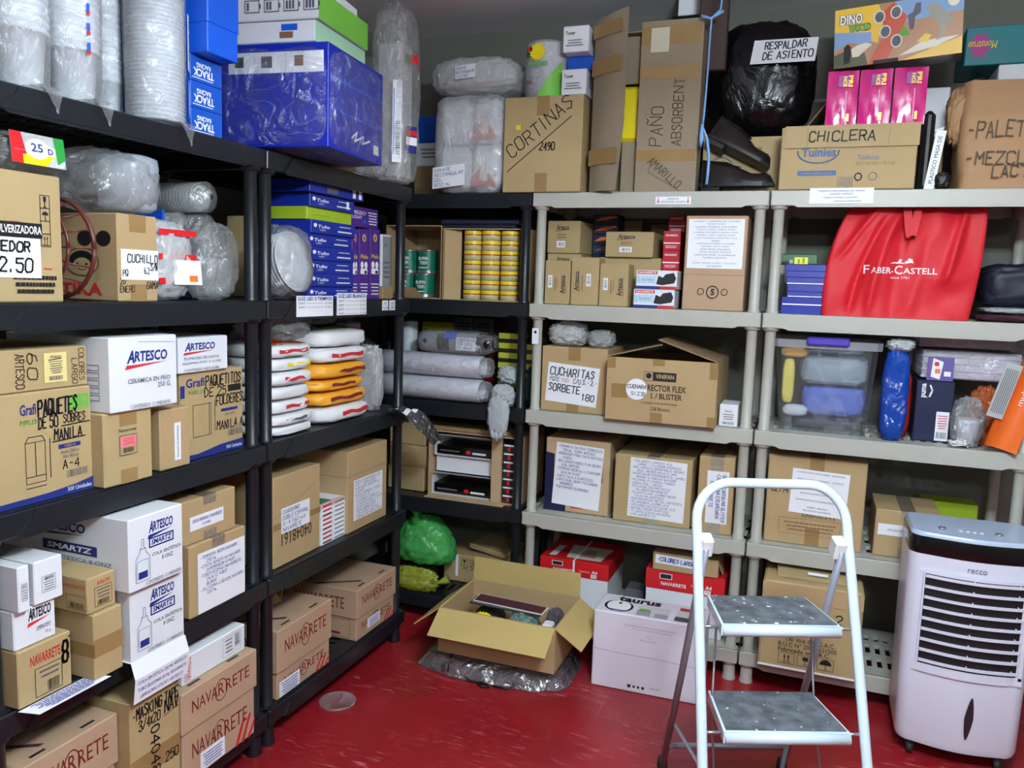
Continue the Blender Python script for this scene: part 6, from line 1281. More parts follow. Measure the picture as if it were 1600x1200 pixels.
# ---- second shelf, middle grey unit (D2)
z = Z[1]+EPS
art_up = [('P', 'Artesco', (.62, .25, .80, .66), 'ink_black', dict(rot=90, bold=.02)), ('L', [(.84, .25), (.80, .68)], None, 'ink_black', dict(w=.002)), ('R', None, (.14, .38, .30, .66), 'paper'), ('B', None, (.17, .42, .27, .62), 'ink_black', dict(vert=1)), ('R', None, (.40, .3, .43, .62), 'ink_faint'), ('R', None, (.48, .35, .5, .6), 'ink_faint')]
art_dn = [('P', 'Artesco', (.12, .30, .28, .70), 'ink_black', dict(rot=90, bold=.02)), ('L', [(.31, .28), (.28, .72)], None, 'ink_black', dict(w=.002)), ('R', None, (.56, .40, .72, .66), 'paper'), ('B', None, (.59, .44, .69, .62), 'ink_black', dict(vert=1)), ('R', None, (.40, .3, .43, .62), 'ink_faint')]
art_fl = [('P', 'Artesco', (.28, .72, .66, .88), 'ink_black', dict(bold=.02, shear=.2)), ('L', [(.25, .68), (.68, .74)], None, 'ink_black', dict(w=.002)), ('R', None, (.30, .18, .56, .38), 'paper'), ('B', None, (.34, .22, .53, .34), 'ink_black')]+fine(2, (.3, .45, .6, .62), 'ink_faint')
for (a, c, vt, ar, lb) in ((851, 890, 407, art_up, 'left upright kraft stapler box with sideways print and white barcode'), (892, 935, 402, art_dn, 'middle upright kraft stapler box, tallest of the three'), (936, 981, 412, art_up, 'right upright kraft stapler box beside the tape dispensers')):
    bcarton(lb, a, c, vt, 3.185, z, .10, m='card_gold', art={'front': ar}, seam=False)
W, H, xc = bk(847, 893, 408, 3.32, z, 430)
carton('plain kraft box hidden behind the left upright stapler box', .15, .24, .105, (xc+.03, 3.32+.12, z), 0, m='card_gold')
carton('kraft stapler box lying on the hidden one, only its name strip showing', .15, .24, .105, (xc+.03, 3.32+.12, z+.106), 0, m='card_gold', art={'front': art_fl})
hs = at(870, 345, y=3.32).z-z-.213
carton('topmost kraft stapler box in the left rear pile', .145, .24, hs, (xc+.028, 3.32+.12, z+.213), R_(-2), m='card_gold', art={'front': art_fl})
W, H, xc = bk(990, 1030, 407, 3.35, z, 420); 
carton('kraft box behind the tape dispenser boxes, carrying the wide stapler box', .26, .13, .20, (at(985, 410, y=3.33).x-.002, 3.33+.065, z), 0, m='card_gold')
zz = z+.201; W = at(1020, 385, y=3.30).x-at(945, 385, y=3.30).x
carton('wide kraft stapler box lying on top, with a centred barcode', W, .22, at(982, 362, y=3.31).z-zz, (at(982, 385, y=3.30).x, 3.31+.11, zz), 0, m='card_gold', art={'front': [('P', 'Artesco', (.26, .72, .62, .9), 'ink_black', dict(bold=.02, shear=.2)), ('L', [(.24, .68), (.62, .76)], None, 'ink_black', dict(w=.002)), ('R', None, (.30, .2, .56, .4), 'paper'), ('B', None, (.34, .24, .53, .36), 'ink_black')]+fine(2, (.32, .48, .58, .62), 'ink_faint')})
W, H, xc = bk(920, 950, 336, 3.47, z, 370); H = H-.23; xc += .036
for k in range(5):
    b = MB(); b.box(-.055, -.06, 0, .055, .06, .042, 'navy', .001); fr, w_, h_ = face(.11, .12, .042, 'front'); decor(b, fr, w_, h_, [('poly', [(.05, .3), (.5, .4), (.95, .7), (.9, .85), (.3, .7)], None, 'orange' if k > 1 else 'ink_grey')]); tag(b.build('blister_pack', None, (xc-.005, 3.53, z+.175+.043*k-.0)), '%s of the navy and orange packs stacked at the back' % ('bottom', 'second', 'third', 'fourth', 'top')[k], 'pack', 'navy and orange packs')
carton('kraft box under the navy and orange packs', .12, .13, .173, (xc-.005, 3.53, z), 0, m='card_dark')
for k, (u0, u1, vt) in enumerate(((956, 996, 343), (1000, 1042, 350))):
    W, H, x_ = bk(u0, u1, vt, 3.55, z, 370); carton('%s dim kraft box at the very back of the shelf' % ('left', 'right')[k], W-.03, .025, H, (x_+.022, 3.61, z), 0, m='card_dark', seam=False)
nd = [('R', None, (.0, .0, .60, .16), 'logo_blue'), ('R', None, (.60, .0, 1, .16), 'ink_red'), ('R', None, (.04, .78, .52, .96), 'ink_red'), ('P', 'NAVARRETE', (.07, .81, .49, .93), 'ink_white', dict(bold=.02)), ('R', None, (.02, .30, .50, .70), 'pale_blue'), ('P', 'DE CINTA', (.15, .44, .42, .54), 'ink_grey'),
      ('poly', [(.50, .26), (.55, .72), (.66, .62), (.72, .80), (.92, .88), (.98, .60), (.94, .34), (.66, .22)], None, 'ink_black')]+[('L', [(.1+.07*k, .72), (.16+.07*k, .2)], None, 'paper', dict(w=.002)) for k in range(6)]
if col('pale_blue', 170, 206, 232, .5): pass
W, H, xc = bk(989, 1053, 454, 3.175, z, 468); H = .0735
carton('lower white tape dispenser box with a black dispenser picture', W, .12, H, (xc, 3.18+.06, z), 0, m='white_box', seam=False, art={'front': nd}); carton('upper white tape dispenser box with a black dispenser picture', W, .12, H, (xc+.006, 3.183+.06, z+H+EPS), 0, m='white_box', seam=False, art={'front': nd})
rd = [('P', 'NAVARRETE', (.12, .72, .82, .82), 'ink_white', dict(bold=.02)), ('R', None, (.0, .34, 1, .40), 'ink_white')]+fine(2, (.12, .1, .8, .26), 'ink_white')
for k in range(4):
    b = MB(); b.box(-.034, -.05, 0, .034, .05, .0765, 'red_box', .001); fr, w_, h_ = face(.068, .1, .0765, 'front'); decor(b, fr, w_, h_, rd); tag(b.build('staple_box', None, (at(1049, 395, y=3.31).x, 3.36, z+.0775*k)), '%s red box in the front stack beside the page-covered carton' % ('bottom', 'second', 'third', 'top')[k], 'box', 'red boxes in the front stack')
for k in range(5):
    b = MB(); b.box(-.034, -.05, 0, .034, .05, .0765, 'red_box', .001); fr, w_, h_ = face(.068, .1, .0765, 'front'); decor(b, fr, w_, h_, rd); tag(b.build('staple_box', None, (at(1056, 395, y=3.45).x, 3.49, z+.0775*k)), '%s red box in the rear stack, behind the front red stack' % ('bottom', 'second', 'third', 'fourth', 'top')[k], 'box', 'red boxes in the rear stack')
W, H, xc = bk(1069, 1165, 337, 3.19, z, 410)
pg = ['LLAVERO Y LAPICEROS DE COLORES', 'MINAS, ROJO', 'LLAVERO DE METAL CON FUNDA', 'NEGRO, AZUL, VERDE, ROJO', 'LLAVERO DELGADO, NEGRO, ROJO', 'NEGRO, AZUL, VERDE, ROJO', 'CLIPS GRANDE, NARANJA, LILA', 'NEGRO', 'CHINCHE PUNTERO, COLORES', 'NEGRO, AZUL, ROJO', 'CLIPS METAL DELGADO', 'METAL GRUESO, PLANOS', 'LIGAS ESCOLAR 1/2 LB BOLSA', 'CLASICO ESCOLAR', '', 'BORR. MEGAR, JUMBO, COLORES', 'NAVARRETE']
t = carton('pinkish carton numbered 5 with a printed page in a clear sleeve', W, .30, H, (xc, 3.19+.15, z), 0, m='card_pink', art={'front': [('O', None, (.40, .13, .59, .26), 'ink_black', dict(w=.004)), ('P', '5', (.465, .16, .53, .23), 'ink_black', dict(bold=.04)), ('O', None, (.25, .165, .35, .232), 'ink_pencil', dict(w=.003)), ('O', None, (.64, .165, .74, .232), 'ink_pencil', dict(w=.003)), ('L', [(0, .38), (1, .38)], None, 'card_dark')]},
       labels=[('front', (.045, .445, .95, .965), 'paper', [('lines', pg, (.08, .02, .92, .98), 'ink_grey', dict(print=1, center=1))], 'printed page')])
# ---- third shelf (D3)
z = Z[2]+EPS
W, H, xc = bk(846, 948, 543, 3.20, z, 590); Hq, xq = H, xc
carton('kraft carton with a big card reading CUCHARITAS and SORBETE', W, .36, H, (xc, 3.20+.18, z), 0, m='card', tape='brown',
       labels=[('front', (.07, .16, .86, .76, -.07), 'paper', [('H', 'CUCHARITAS', (.05, .70, .90, .90), 'ink_black', dict(wd=.0042)), ('H', 'PQTE', (.06, .54, .24, .64), 'ink_black'), ('H', '(100)', (.28, .54, .44, .64), 'ink_red', dict(wd=.0012)), ('H', 'C/U 3.- 2.-', (.52, .54, .97, .66), 'ink_black'), ('H', 'SORBETE', (.05, .28, .66, .46), 'ink_black', dict(wd=.0042)), ('H', '180', (.72, .14, .94, .30), 'ink_black', dict(wd=.004))], 'white handwritten card')])
soft('white_bag', 'crumpled white plastic bag on the CUCHARITAS carton', 'bag', (xc-.05, 3.28, z+H+.002), (.078, .07, .048), 'film_white', seed=160, amp=.3)
soft('clear_bag', 'small clear bag of spoons on the right of the CUCHARITAS carton', 'bag', (xc+.094, 3.27, z+H+.002), (.054, .05, .035), 'film_milky', seed=161, amp=.3)
x0, x1 = at(947, 610, y=3.125).x, at(1120, 610, y=3.125).x; H = at(1034, 562, y=3.125).z-z; W = x1-x0
open_carton('kraft carton with tented flaps and a round white sticker', W, .38, H, ((x0+x1)/2, 3.125+.19, z), 0, m='card', mi='card_dark', flaps=[('left', W*.50, -75), ('right', W*.56, -72)],
       art={'front': [('R', None, (.43, .66, .64, .80), 'ink_black', dict(off=.001)), ('Q', None, (.35, .66, .43, .80), 'ink_black'), ('D', None, (.365, .69, .415, .78), 'ink_black'), ('P', 'VINIFAN', (.455, .70, .62, .77), 'card', dict(bold=.03, off=.0022)), ('P', 'RECTOR FLEX', (.385, .50, .73, .60), 'ink_black', dict(bold=.02)), ('P', 'l. / BLISTER', (.42, .38, .70, .47), 'ink_black', dict(bold=.02)), ('P', '1 CORRECTOR PUNTA FINA', (.33, .29, .66, .325), 'ink_black'), ('P', '258 Blisters', (.42, .19, .60, .25), 'ink_black'), ('R', None, (.42, .0, .53, .16), 'tape'), ('R', None, (.42, .9, .53, 1), 'tape'), ('R', None, (.0, .82, .08, 1), 'tape'), ('R', None, (.93, .74, 1, 1), 'tape'), ('R', None, (.93, 0, 1, .16), 'tape'), ('R', None, (.05, .36, .2, .58), 'tape')]},
       labels=[('front', (.20, .37, .38, .65), 'card', [], None)])
for o in list(bpy.data.objects):
    if o.name.startswith('paper_label') and o.parent and o.parent.get('label', '').startswith('kraft carton with tented flaps'):
        bpy.data.objects.remove(o)
t = [o for o in bpy.data.objects if o.get('label', '').startswith('kraft carton with tented flaps')][0]
q = MB(); fr = frame3((-W/2+W*.285, -.1915, H*.51), (1, 0, 0), (0, 0, 1)); q.disc(fr, 0, 0, .042, 'paper', off=.0012, n=28); q.hand('CUCHARA', fr, -.036, .004, .038, .018, 'ink_black', wd=.0024, off=.002); q.hand('S/.2.50', fr, -.02, -.024, .034, -.010, 'ink_black', wd=.002, off=.002); q.build('round_label', t)['label'] = 'round white handwritten sticker'
soft('green_pack', 'green crumpled pack glimpsed inside the tented carton', 'pack', ((x0+x1)/2+.02, 3.22, z+.012), (.10, .06, H/2-.02), 'pack_green', seed=163, amp=.15) if col('pack_green', 40, 110, 84, .3) else 0
bcarton('small white eraser box at the right end of its grey shelf', 1122, 1151, 632, 3.19, z, .14, m='white_box', seam=False, art={'front': [('P', 'Artesco', (.3, .66, .7, .76), 'ink_black'), ('B', None, (.18, .1, .82, .22), 'ink_black')]+fine(3, (.2, .3, .8, .6))})
front_card('small white tag with a black hole taped to the grey post', 831, 842, 513, 537, YG-.026, [('D', None, (.3, .65, .7, .85), 'ink_black')], name='white_tag', cat='tag')
# ---- fourth shelf (D4)
z = Z[3]+EPS
L1 = ['-CERAMICA EN FRIO TERRACOTA', '250 gr. (12UN) ARTESCO', '-BORRADOR PARA TINTA ARTESCO', '(TINTA)', '-BOLIGRAFO PUNTA FINA NEGRO', 'AZUL SURTIDO', '-TEMPERA NEON 6u x 3 NAVARR', 'CAJA X6 CAJAS', '-LAPIZ CAJA X 8 ARTESCO', '-LAPIZ DUAL GRAFITO/CARBON', 'NAVARRETE', '-POM POM GRITO/GRAMOS', '', '', '', '']
W, H, xc = bk(852, 952, 687, 3.25, z, 740)
carton('leftmost listed carton with a navy corner, blue list of cold porcelain items', W, .34, H, (xc, 3.25+.17, z), 0, m='card_pale', art={'front': [('poly', [(0, 0), (.34, 0), (.34, .16), (.14, .26), (.14, .78), (0, .80)], None, 'navy'), ('R', None, (.84, .45, .90, .82), 'ink_brown'), ('R', None, (.42, .06, .62, .09), 'ink_red')]},
       labels=[('front', (.12, .10, .86, .95, -.055), 'paper', [('lines', L1, (.03, .02, .98, .98), 'ink_blue', dict(indent=.12))], 'handwritten list')])
L2 = ['-COLORES LARGOS X12', 'JUMBO + TAJADOR ARTESCO', '-BOLIGRAFO BORRABLE NEGRO', 'AZUL-NEGRO-ROJO 0.7MM', '-MARCADOR PERMANENTE JUMBO', 'NEGRO-2 PUNTAS NAVARR', '-PLUMON PIZARRA FABER', '-GOMA PULI-NEON', '-ESTUCHE GEOMETRICO', '20-30CM NAVARRETE', '-PLASTILINA JUMBO NEON', 'CAJA X6 ARTESCO', '-SACAPUNTAS METAL ARTESCO', '-PLUMONES JUMBO X12', '-ACUARELAS ESTUCHE X12', '-RESALTADOR SURTIDO', '-TIJERA ESCOLAR ROMA', '-UHU ADHESIVO']
W, H, xc = bk(959, 1080, 714, 3.23, z, 770)
carton('middle listed carton, its blue handwritten list the longest, COLORES LARGOS', W, .36, H, (xc, 3.23+.18, z), 0, m='card_gold', tape='clear', labels=[('front', (.19, .09, .92, .97, -.02), 'paper', [('lines', L2, (.03, .02, .97, .98), 'ink_blue', dict(indent=.1))], 'handwritten list')])
W, H, xc = bk(1090, 1146, 714, 3.215, z, 770)
carton('narrow listed carton with sideways handwriting, behind the ladder top', W, .34, H, (xc, 3.215+.17, z), 0, m='card', tape='clear', labels=[('front', (.25, .14, .86, .82), 'paper', [('H', '-GLOBO CARTULINA GLITTER', (.72, .04, .88, .97), 'ink_blue', dict(rot=270)), ('H', '-CARTULINA ESCARCHADA', (.46, .10, .62, .97), 'ink_blue', dict(rot=270)), ('H', 'NAVARRETE', (.14, .3, .30, .8), 'ink_blue', dict(rot=270))], 'handwritten list')])
# ---- bottom shelf (D5): paper reams
z = Z[4]+EPS
def ream(label, u0, u1, vt, vl, Y, D=.30):
    W, H, xc = bk(u0, u1, vt, Y, z, vt+20); lh = H-(at((u0+u1)/2, vl, y=Y).z-z); t = thing('paper_ream_box', label, 'box', (xc, Y+D/2, z), 0, 'red and white paper boxes')
    b = MB(); b.box(-W/2+.003, -D/2+.003, 0, W/2-.003, D/2-.003, H-.01, 'white_box', .002); b.build('box_body', t)
    b = MB(); b.box(-W/2, -D/2, H-lh, W/2, D/2, H, 'red', .002); fr = frame3((-W/2, -D/2, H-lh), (1, 0, 0), (0, 0, 1))
    decor(b, fr, W, lh, [('P', 'NAVARRETE', (.20, .24, .52, .42), 'ink_white', dict(bold=.02)), ('P', 'Papel Bond', (.58, .34, .73, .46), 'ink_white'), ('P', 'A4', (.76, .34, .84, .54), 'ink_white', dict(bold=.03)), ('R', None, (.75, .08, .83, .30), 'ink_white'), ('P', '75', (.765, .12, .815, .26), 'ink_red', dict(off=.002)), ('R', None, (.18, .56, .34, .84), 'ink_white'), ('R', None, (.19, .59, .33, .81), 'dark', dict(off=.0012))])
    fr, w_, h_ = face(W, D, H, 'top'); decor(b, fr, w_, h_, [('poly', [(.36, .1), (.85, .1), (.9, .7), (.3, .7)], None, 'dino_pale'), ('poly', [(.5, .2), (.75, .2), (.7, .55), (.55, .55)], None, 'card_pink'), ('poly', [(.1, .1), (.2, .12), (.22, .6), (.12, .6)], None, 'ink_white')]); b.build('lid', t)
    return t, W, H, xc
t, W, H, xc = ream('red-lidded white paper box tied with white strap, left on the bottom grey shelf', 843, 951, 876, 901, 3.27)
b = MB(); b.box(-.004, -.1525, .0, .004, -.1512, H+.001, 'paper'); b.box(-.004, -.1525, H+.0006, .004, .15, H+.0018, 'paper'); b.build('strap', t)
t, W, H, xc2 = ream('red-lidded white paper box right on the bottom grey shelf, under a kraft box', 1008, 1133, 896, 927, 3.23)
W2, H2, xk2 = bk(1019, 1122, 880, 3.225, z+H+EPS, 895)
t = carton('flattened kraft box with a white handwritten strip, on the right paper box', W2, .26, .075, (xk2, 3.222+.13, z+H+EPS), 0, m='card', labels=[('front', (.04, .40, .78, .88, -.03), 'paper', [('H', '-COLORES LARGOS X', (.04, .3, .95, .75), 'ink_blue', dict(wd=.003))], 'handwritten strip')], tape=None)
q = MB(); q.prism([(0, 0), (.10, 0), (.085, .05), (.03, .055)], frame3((0, 0, 0), (0, 1, 0), (.3, 0, -1)), .004, 'card'); o = q.build('flap', t); o.location = (W2/2+.001, -.12, .06)
b = MB(); b.box(-.04, -.05, 0, .04, .05, .10, 'grey_card', .003); tag(b.build('grey_box', None, (at(990, 915, y=3.35).x, 3.42, z)), 'small grey box between the two red-lidded paper boxes', 'box')
# ---- second shelf, right grey unit (E2)
z = Z[1]+EPS
zz = z; xe = at(1252, 455, y=3.22).x+.012
for k in range(7):
    h_ = (.032, .030, .020, .026, .025, .022, .024)[k]; dx = (-.012, -.010, .014, .012, .006, .002, -.004)[k]
    b = MB(); b.box(-.072, -.06, 0, .072, .06, h_, 'blue_violet', .002) if col('blue_violet', 44, 52, 150, .3) else 0; fr, w_, h2 = face(.144, .12, h_, 'front'); decor(b, fr, w_, h2, [('R', None, (.02, .0, .98, .16), 'ink_white' if k in (1, 2, 4) else 'blue_tulio')]); b2 = b.build('pencil_box', None, (xe+dx*.6, 3.275, zz), R_(dx*120)); tag(b2, '%s flat blue box from below in the small stack left of the red bag' % ('first', 'second', 'third', 'fourth', 'fifth', 'sixth', 'seventh')[k], 'box', 'flat blue boxes'); zz += h_+.0008
W, H, xc = bk(1221, 1275, 398, 3.30, zz, 415)
carton('green box with a yellow label on top of the flat blue boxes', .14, .10, H, (xc-.003, 3.29, zz), 0, m='green_box', seam=False, art={'front': [('R', None, (.42, .02, .76, .68), 'yellow'), ('R', None, (.5, .1, .56, .5), 'ink_green'), ('R', None, (.62, .1, .68, .6), 'ink_green'), ('P', 'DIXI', (.30, .05, .38, .4), 'ink_white', dict(rot=90)), ('R', None, (.1, .05, .28, .3), 'ink_black')]} ) if col('green_box', 34, 92, 50, .4) else 0
# red fabric bag, printed in white
x0, x1 = at(1283, 470, y=3.18).x, at(1521, 470, y=3.18).x; W = x1-x0; H = .392
t = thing('fabric_bag', 'big red fabric bag with white printed name and knights emblem', 'bag', ((x0+x1)/2, 3.29, z), 0)
col('red_fabric', 204, 22, 38, .62, var=.05, vscale=5, bump=.3, bscale=500, bdist=.0006)
CREASE = ((-.62, .0, -.40, .95, .020, .06), (-.36, .0, -.24, 1.02, -.014, .06), (-.02, -.1, -.10, .98, .008, .09), (.16, .0, .30, .80, -.007, .08), (.95, .75, .35, .20, .026, .07), (.20, .95, .62, .55, .022, .06), (.98, .35, .30, -.05, .028, .08), (.55, .3, .72, 1.05, -.020, .06), (-.85, .5, -.55, 1.05, -.016, .06))
PER = [(-1+2*k/90, -(1-abs(-1+2*k/90)**9)**(1/9)) for k in range(91)]+[(1-2*k/24, (1-abs(1-2*k/24)**9)**(1/9)) for k in range(1, 24)]; NP = len(PER)
def bagpt(i, s):
    cx, cy = PER[i % NP]
    k = 1-.03*s+.05*math.sin(math.pi*s*.9); xx = cx*W/2*k+(.035*s if cx > 0 else .065*s*s)*1.0
    dep = .10*(1-.55*s)+.012*math.sin(math.pi*s)
    f = .009*math.sin(cx*8+2.2*s)*(.4+s)+sum(am*math.exp(-((cx-(xa_+(xb_-xa_)*(s-sa)/(sb-sa)))/wd_)**2)*max(0, min(1, (s-sa)*9, (sb-s)*9)) for xa_, sa, xb_, sb, am, wd_ in CREASE)*(1 if cy < 0 else .4)+.010*noise.noise(Vector((cx*3, s*4, 7)))
    if s < .35: f += .018*math.exp(-((cx-.62)/.22)**2)*math.sin(s/.35*3.1)
    return Vector((xx, cy*dep+f*(1 if abs(cy) > .6 else .3), H*s+.012*noise.noise(Vector((cx*2.5, cy, 3)))*(s > .85)))
b = MB(); rows = [[bagpt(i, j/50) for i in range(NP)] for j in range(51)]; b.grid(rows, 'red_fabric', True, True); b.grid([[p*1 for p in rows[0]], [Vector((p.x*.2, p.y*.2, .001)) for p in rows[0]]], 'red_fabric', True, True); b.build('fabric', t)
b = MB(); 
for (xa, xb_) in ((.02, .10),):
    P = [Vector((W*(xa+.07*k/8), -.078-.02*math.sin(k/8*3.14), H*(.98-.26*math.sin(k/8*3.14)))) for k in range(9)]
    b.grid([[p+Vector((-.006, 0, 0)) for p in P], [p+Vector((.020, -.003, .004)) for p in P]], 'red_fabric')
b.build('strap', t)
q = MB(); fr = frame3((-W/2, 0, 0), (1, 0, 0), (0, 0, 1)); q.text('F', fr, .30*W-.012, .395*H, .30*W+.006, .475*H, 'ink_white', bold=.01); q.text('ABER-', fr, .325*W, .40*H, .475*W, .455*H, 'ink_white', bold=.01); q.text('C', fr, .482*W, .395*H, .535*W, .475*H, 'ink_white', bold=.01); q.text('ASTELL', fr, .54*W, .40*H, .76*W, .455*H, 'ink_white', bold=.01); q.text('since 1761', fr, .46*W, .355*H, .58*W, .378*H, 'ink_white')
kn = [[(.45, .490), (.47, .505), (.50, .505), (.51, .520), (.53, .525), (.52, .505), (.54, .500), (.555, .490), (.53, .494), (.50, .490), (.48, .494)], [(.545, .505), (.56, .520), (.575, .520), (.58, .535), (.595, .535), (.60, .515), (.605, .495), (.59, .503), (.57, .498), (.56, .492)], [(.505, .520), (.515, .535), (.528, .532), (.52, .52)], [(.565, .522), (.572, .542), (.585, .540), (.58, .522)]]
for pl_ in kn: q.poly([(a*W, c*H) for a, c in pl_], fr, 'ink_white')
# lay the print on the cloth
from mathutils.bvhtree import BVHTree
tree = BVHTree.FromPolygons([p for r in rows for p in r], [(j*NP+i, j*NP+(i+1) % NP, (j+1)*NP+(i+1) % NP, (j+1)*NP+i) for j in range(50) for i in range(NP)])
def on_cloth(v):
    h_ = tree.ray_cast(Vector((v[0], -1, v[2])), Vector((0, 1, 0)))[0]
    return (v[0], (h_.y if h_ else -.1)-.0012, v[2])
q.v = [on_cloth(v) for v in q.v]; q.build('white_print', t)
soft('dark_garment', 'dark navy garment in clear film at the right of the red bag', 'garment', (at(1590, 430, y=3.33).x-.012, 3.37, z+.053), (.10, .12, .075), 'navy_cloth', seed=170, p=4, amp=.08) if col('navy_cloth', 20, 24, 44, .55) else 0
soft('maroon_cloth', 'folded maroon cloth under the dark garment', 'cloth', (at(1580, 490, y=3.24).x-.005, 3.33, z), (.092, .11, .013), 'maroon', seed=171, p=3, amp=.15)
soft('grey_cloth', 'pale grey cloth between the maroon cloth and the dark garment', 'cloth', (at(1590, 475, y=3.28).x-.015, 3.345, z+.029), (.09, .11, .0105), 'glove_grey', seed=172, p=3, amp=.15)
# ---- third shelf (E3)
z = Z[2]+EPS
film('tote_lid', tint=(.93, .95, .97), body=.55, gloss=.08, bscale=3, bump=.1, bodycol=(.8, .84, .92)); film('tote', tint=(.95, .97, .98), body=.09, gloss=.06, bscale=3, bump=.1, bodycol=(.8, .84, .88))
xa, xb2, xa2, xb3 = at(1217, 660, y=3.25).x, at(1353, 660, y=3.25).x, at(1213, 540, y=3.25).x, at(1374, 540, y=3.25).x
hT = at(1295, 545, y=3.25).z-z; xm_ = (xa+xb2)/2
t = thing('storage_tub', 'clear plastic storage tub with purple handle clip, full of cloths', 'tub', (xm_, 3.25, z), 0)
def tub_ring(s, d): 
    l = (xa-xm_)+(xa2-xa)*s+d; r_ = (xb2-xm_)+(xb3-xb2)*s-d; y0 = -.012*s+d; y1 = .32+.012*s-d; c = .02
    return [Vector(p+(hT*s,)) for p in ((l+c, y0), (r_-c, y0), (r_, y0+c), (r_, y1-c), (r_-c, y1), (l+c, y1), (l, y1-c), (l, y0+c))]
b = MB(); b.grid([tub_ring(0, .03), tub_ring(0.0, 0), tub_ring(.5, 0), tub_ring(1, 0)], 'tote', False, True); b.add(tub_ring(0, .001), [(7, 6, 5, 4, 3, 2, 1, 0)], 'tote'); b.build('tub_body', t)
b = MB(); r0, r1 = tub_ring(1, -.012), tub_ring(1, -.014); lh = .030
b.grid([r0, [p+Vector((0, 0, lh)) for p in r1]], 'tote_lid', False, True); b.add([p+Vector((0, 0, lh)) for p in r1], [(0, 1, 2, 3, 4, 5, 6, 7)], 'tote_lid'); b.build('lid', t)
b = MB(); wt = (xb3-xa2); b.box(-.075, -.045, hT+.012, .075, -.026, hT+.044, 'purple_clip', .006) if col('purple_clip', 82, 60, 180, .35) else 0; b.build('handle_clip', t)
col('yellow_cloth', 232, 176, 84, .8); col('yellow_tag', 226, 206, 90, .5); col('blue_cloth', 98, 118, 206, .8, bump=.3, bscale=40); col('greyblue', 150, 162, 176, .5); col('dark_grey', 58, 62, 74, .5)
def tc(name, lb, x, y, zz, r, m, seed, cat='cloth', **k): return soft(name, lb, cat, (xm_+x, y, z+zz), r, m, seed=seed, **k)
tc('dark_pack', 'dark grey flat pack on the floor of the clear tub', .015, 3.41, .007, (.125, .125, .02), 'dark_grey', 181, cat='pack', p=6, amp=.03)
tc('white_cloth', 'white cloth at the front left bottom of the clear tub', -.10, 3.30, .050, (.045, .022, .022), 'foam', 182)
tc('blue_cloth', 'periwinkle blue cloth in the middle of the clear tub', .035, 3.43, .050, (.116, .10, .060), 'blue_cloth', 183, p=5, amp=.07)
tc('cloth_pack', 'grey cloth wrapped in clear film above the blue cloth', .03, 3.41, .174, (.122, .11, .058), 'greyblue', 184, p=5, amp=.07)
tc('cloth_pack', 'pale blue pack at the top of the clear tub', .02, 3.42, .292, (.115, .095, .024), 'pale_blue', 185, p=4, amp=.07)
tc('yellow_tag', 'yellow plastic tag standing at the left wall of the clear tub', -.132, 3.30, .10, (.022, .020, .085), 'yellow_tag', 186, cat='tag', p=4, amp=.04)
tc('orange_cloth', 'orange yellow cloth across the top left of the clear tub', -.115, 3.305, .278, (.05, .022, .020), 'yellow_cloth', 187, amp=.2)
xq2 = at(1382, 615, y=3.24).x
film('bag_blue', tint=(.1, .2, .8), body=.86, gloss=.05, bodycol=(.01, .10, .62), bscale=10, bump=1, rough=.15)
t = thing('blue_bag', 'tall rolled blue plastic bag standing beside the clear tub', 'bag', (xq2+.032, 3.225, z), 0); H = at(1385, 545, y=3.24).z-z
b = MB(); lump(b, (0, 0, H/2), (.044, .044, H/2), 'bag_blue', seed=190, p=3.4, amp=.10, nv=36, taper=-.0); b.build('plastic_film', t); b = MB(); lump(b, (.005, -.01, H+.018), (.042, .03, .020), 'film_white', seed=191, amp=.4, flat=False); b.build('white_end', t)
xr2 = at(1407, 640, y=3.34).x
soft('red_bag', 'dark red patterned bag behind the tall blue one', 'bag', (xr2+.002, 3.335, z), (.029, .045, .122), 'red_glitter', seed=192, p=3.6, amp=.08) if mat('red_glitter', rgb(150, 26, 22), .35, var=.6, vscale=160) else 0
soft('clear_bag', 'crumpled clear film puffed up above the dark red bag', 'wrapper', (at(1416, 575, y=3.40).x-.008, 3.42, z+.258), (.028, .05, .05), 'film_clear', seed=193, amp=.3)
W, H, xc = bk(1429, 1489, 595, 3.27, z, 640)
t = carton('navy shoe box with white sideways lettering and a white end label', W, .22, H, (xc, 3.27+.11, z), 0, m='navy', seam=False, art={'front': [('P', 'puma', (.14, .72, .30, .95), 'ink_white', dict(rot=90, bold=.03)), ('L', [(.36, .74), (.42, .84), (.36, .92)], None, 'ink_white', dict(w=.006))]}, labels=[('front', (.58, .02, .92, .50), 'paper', fine(6, (.1, .4, .9, .9), 'ink_red')+[('B', None, (.1, .08, .9, .3), 'ink_black')], 'white end label')])
b = MB()
zp = z+H+.004; xp2 = at(1508, 580, y=3.33).x+.012
t = thing('plate_pack', 'film-wrapped stack of white foam containers with a purple label', 'pack', (xp2, 3.40, zp), 0)
b = MB(); film_stack(b, -.16, .16, -.10, .10, .004, .105, 4, 'lavender', .02) if col('lavender', 214, 206, 222, .5) else 0; b.build('containers', t); b = MB(); lump(b, (0, 0, .056), (.178, .125, .055), 'film_clear', seed=195, p=5, amp=.05); b.build('plastic_film', t)
patch(t, 'printed_label', (-.10, -.128, .04), (-.1, -1, .1), .085, .085, [('poly', [(.15, .15), (.5, .05), (.6, .8), (.2, .95)], None, 'paper'), ('D', None, (.25, .6, .45, .8), 'ink_red'), ('R', None, (.3, .3, .5, .5), 'orange'), ('R', None, (.65, .2, .9, .4), 'paper')], 'purple')
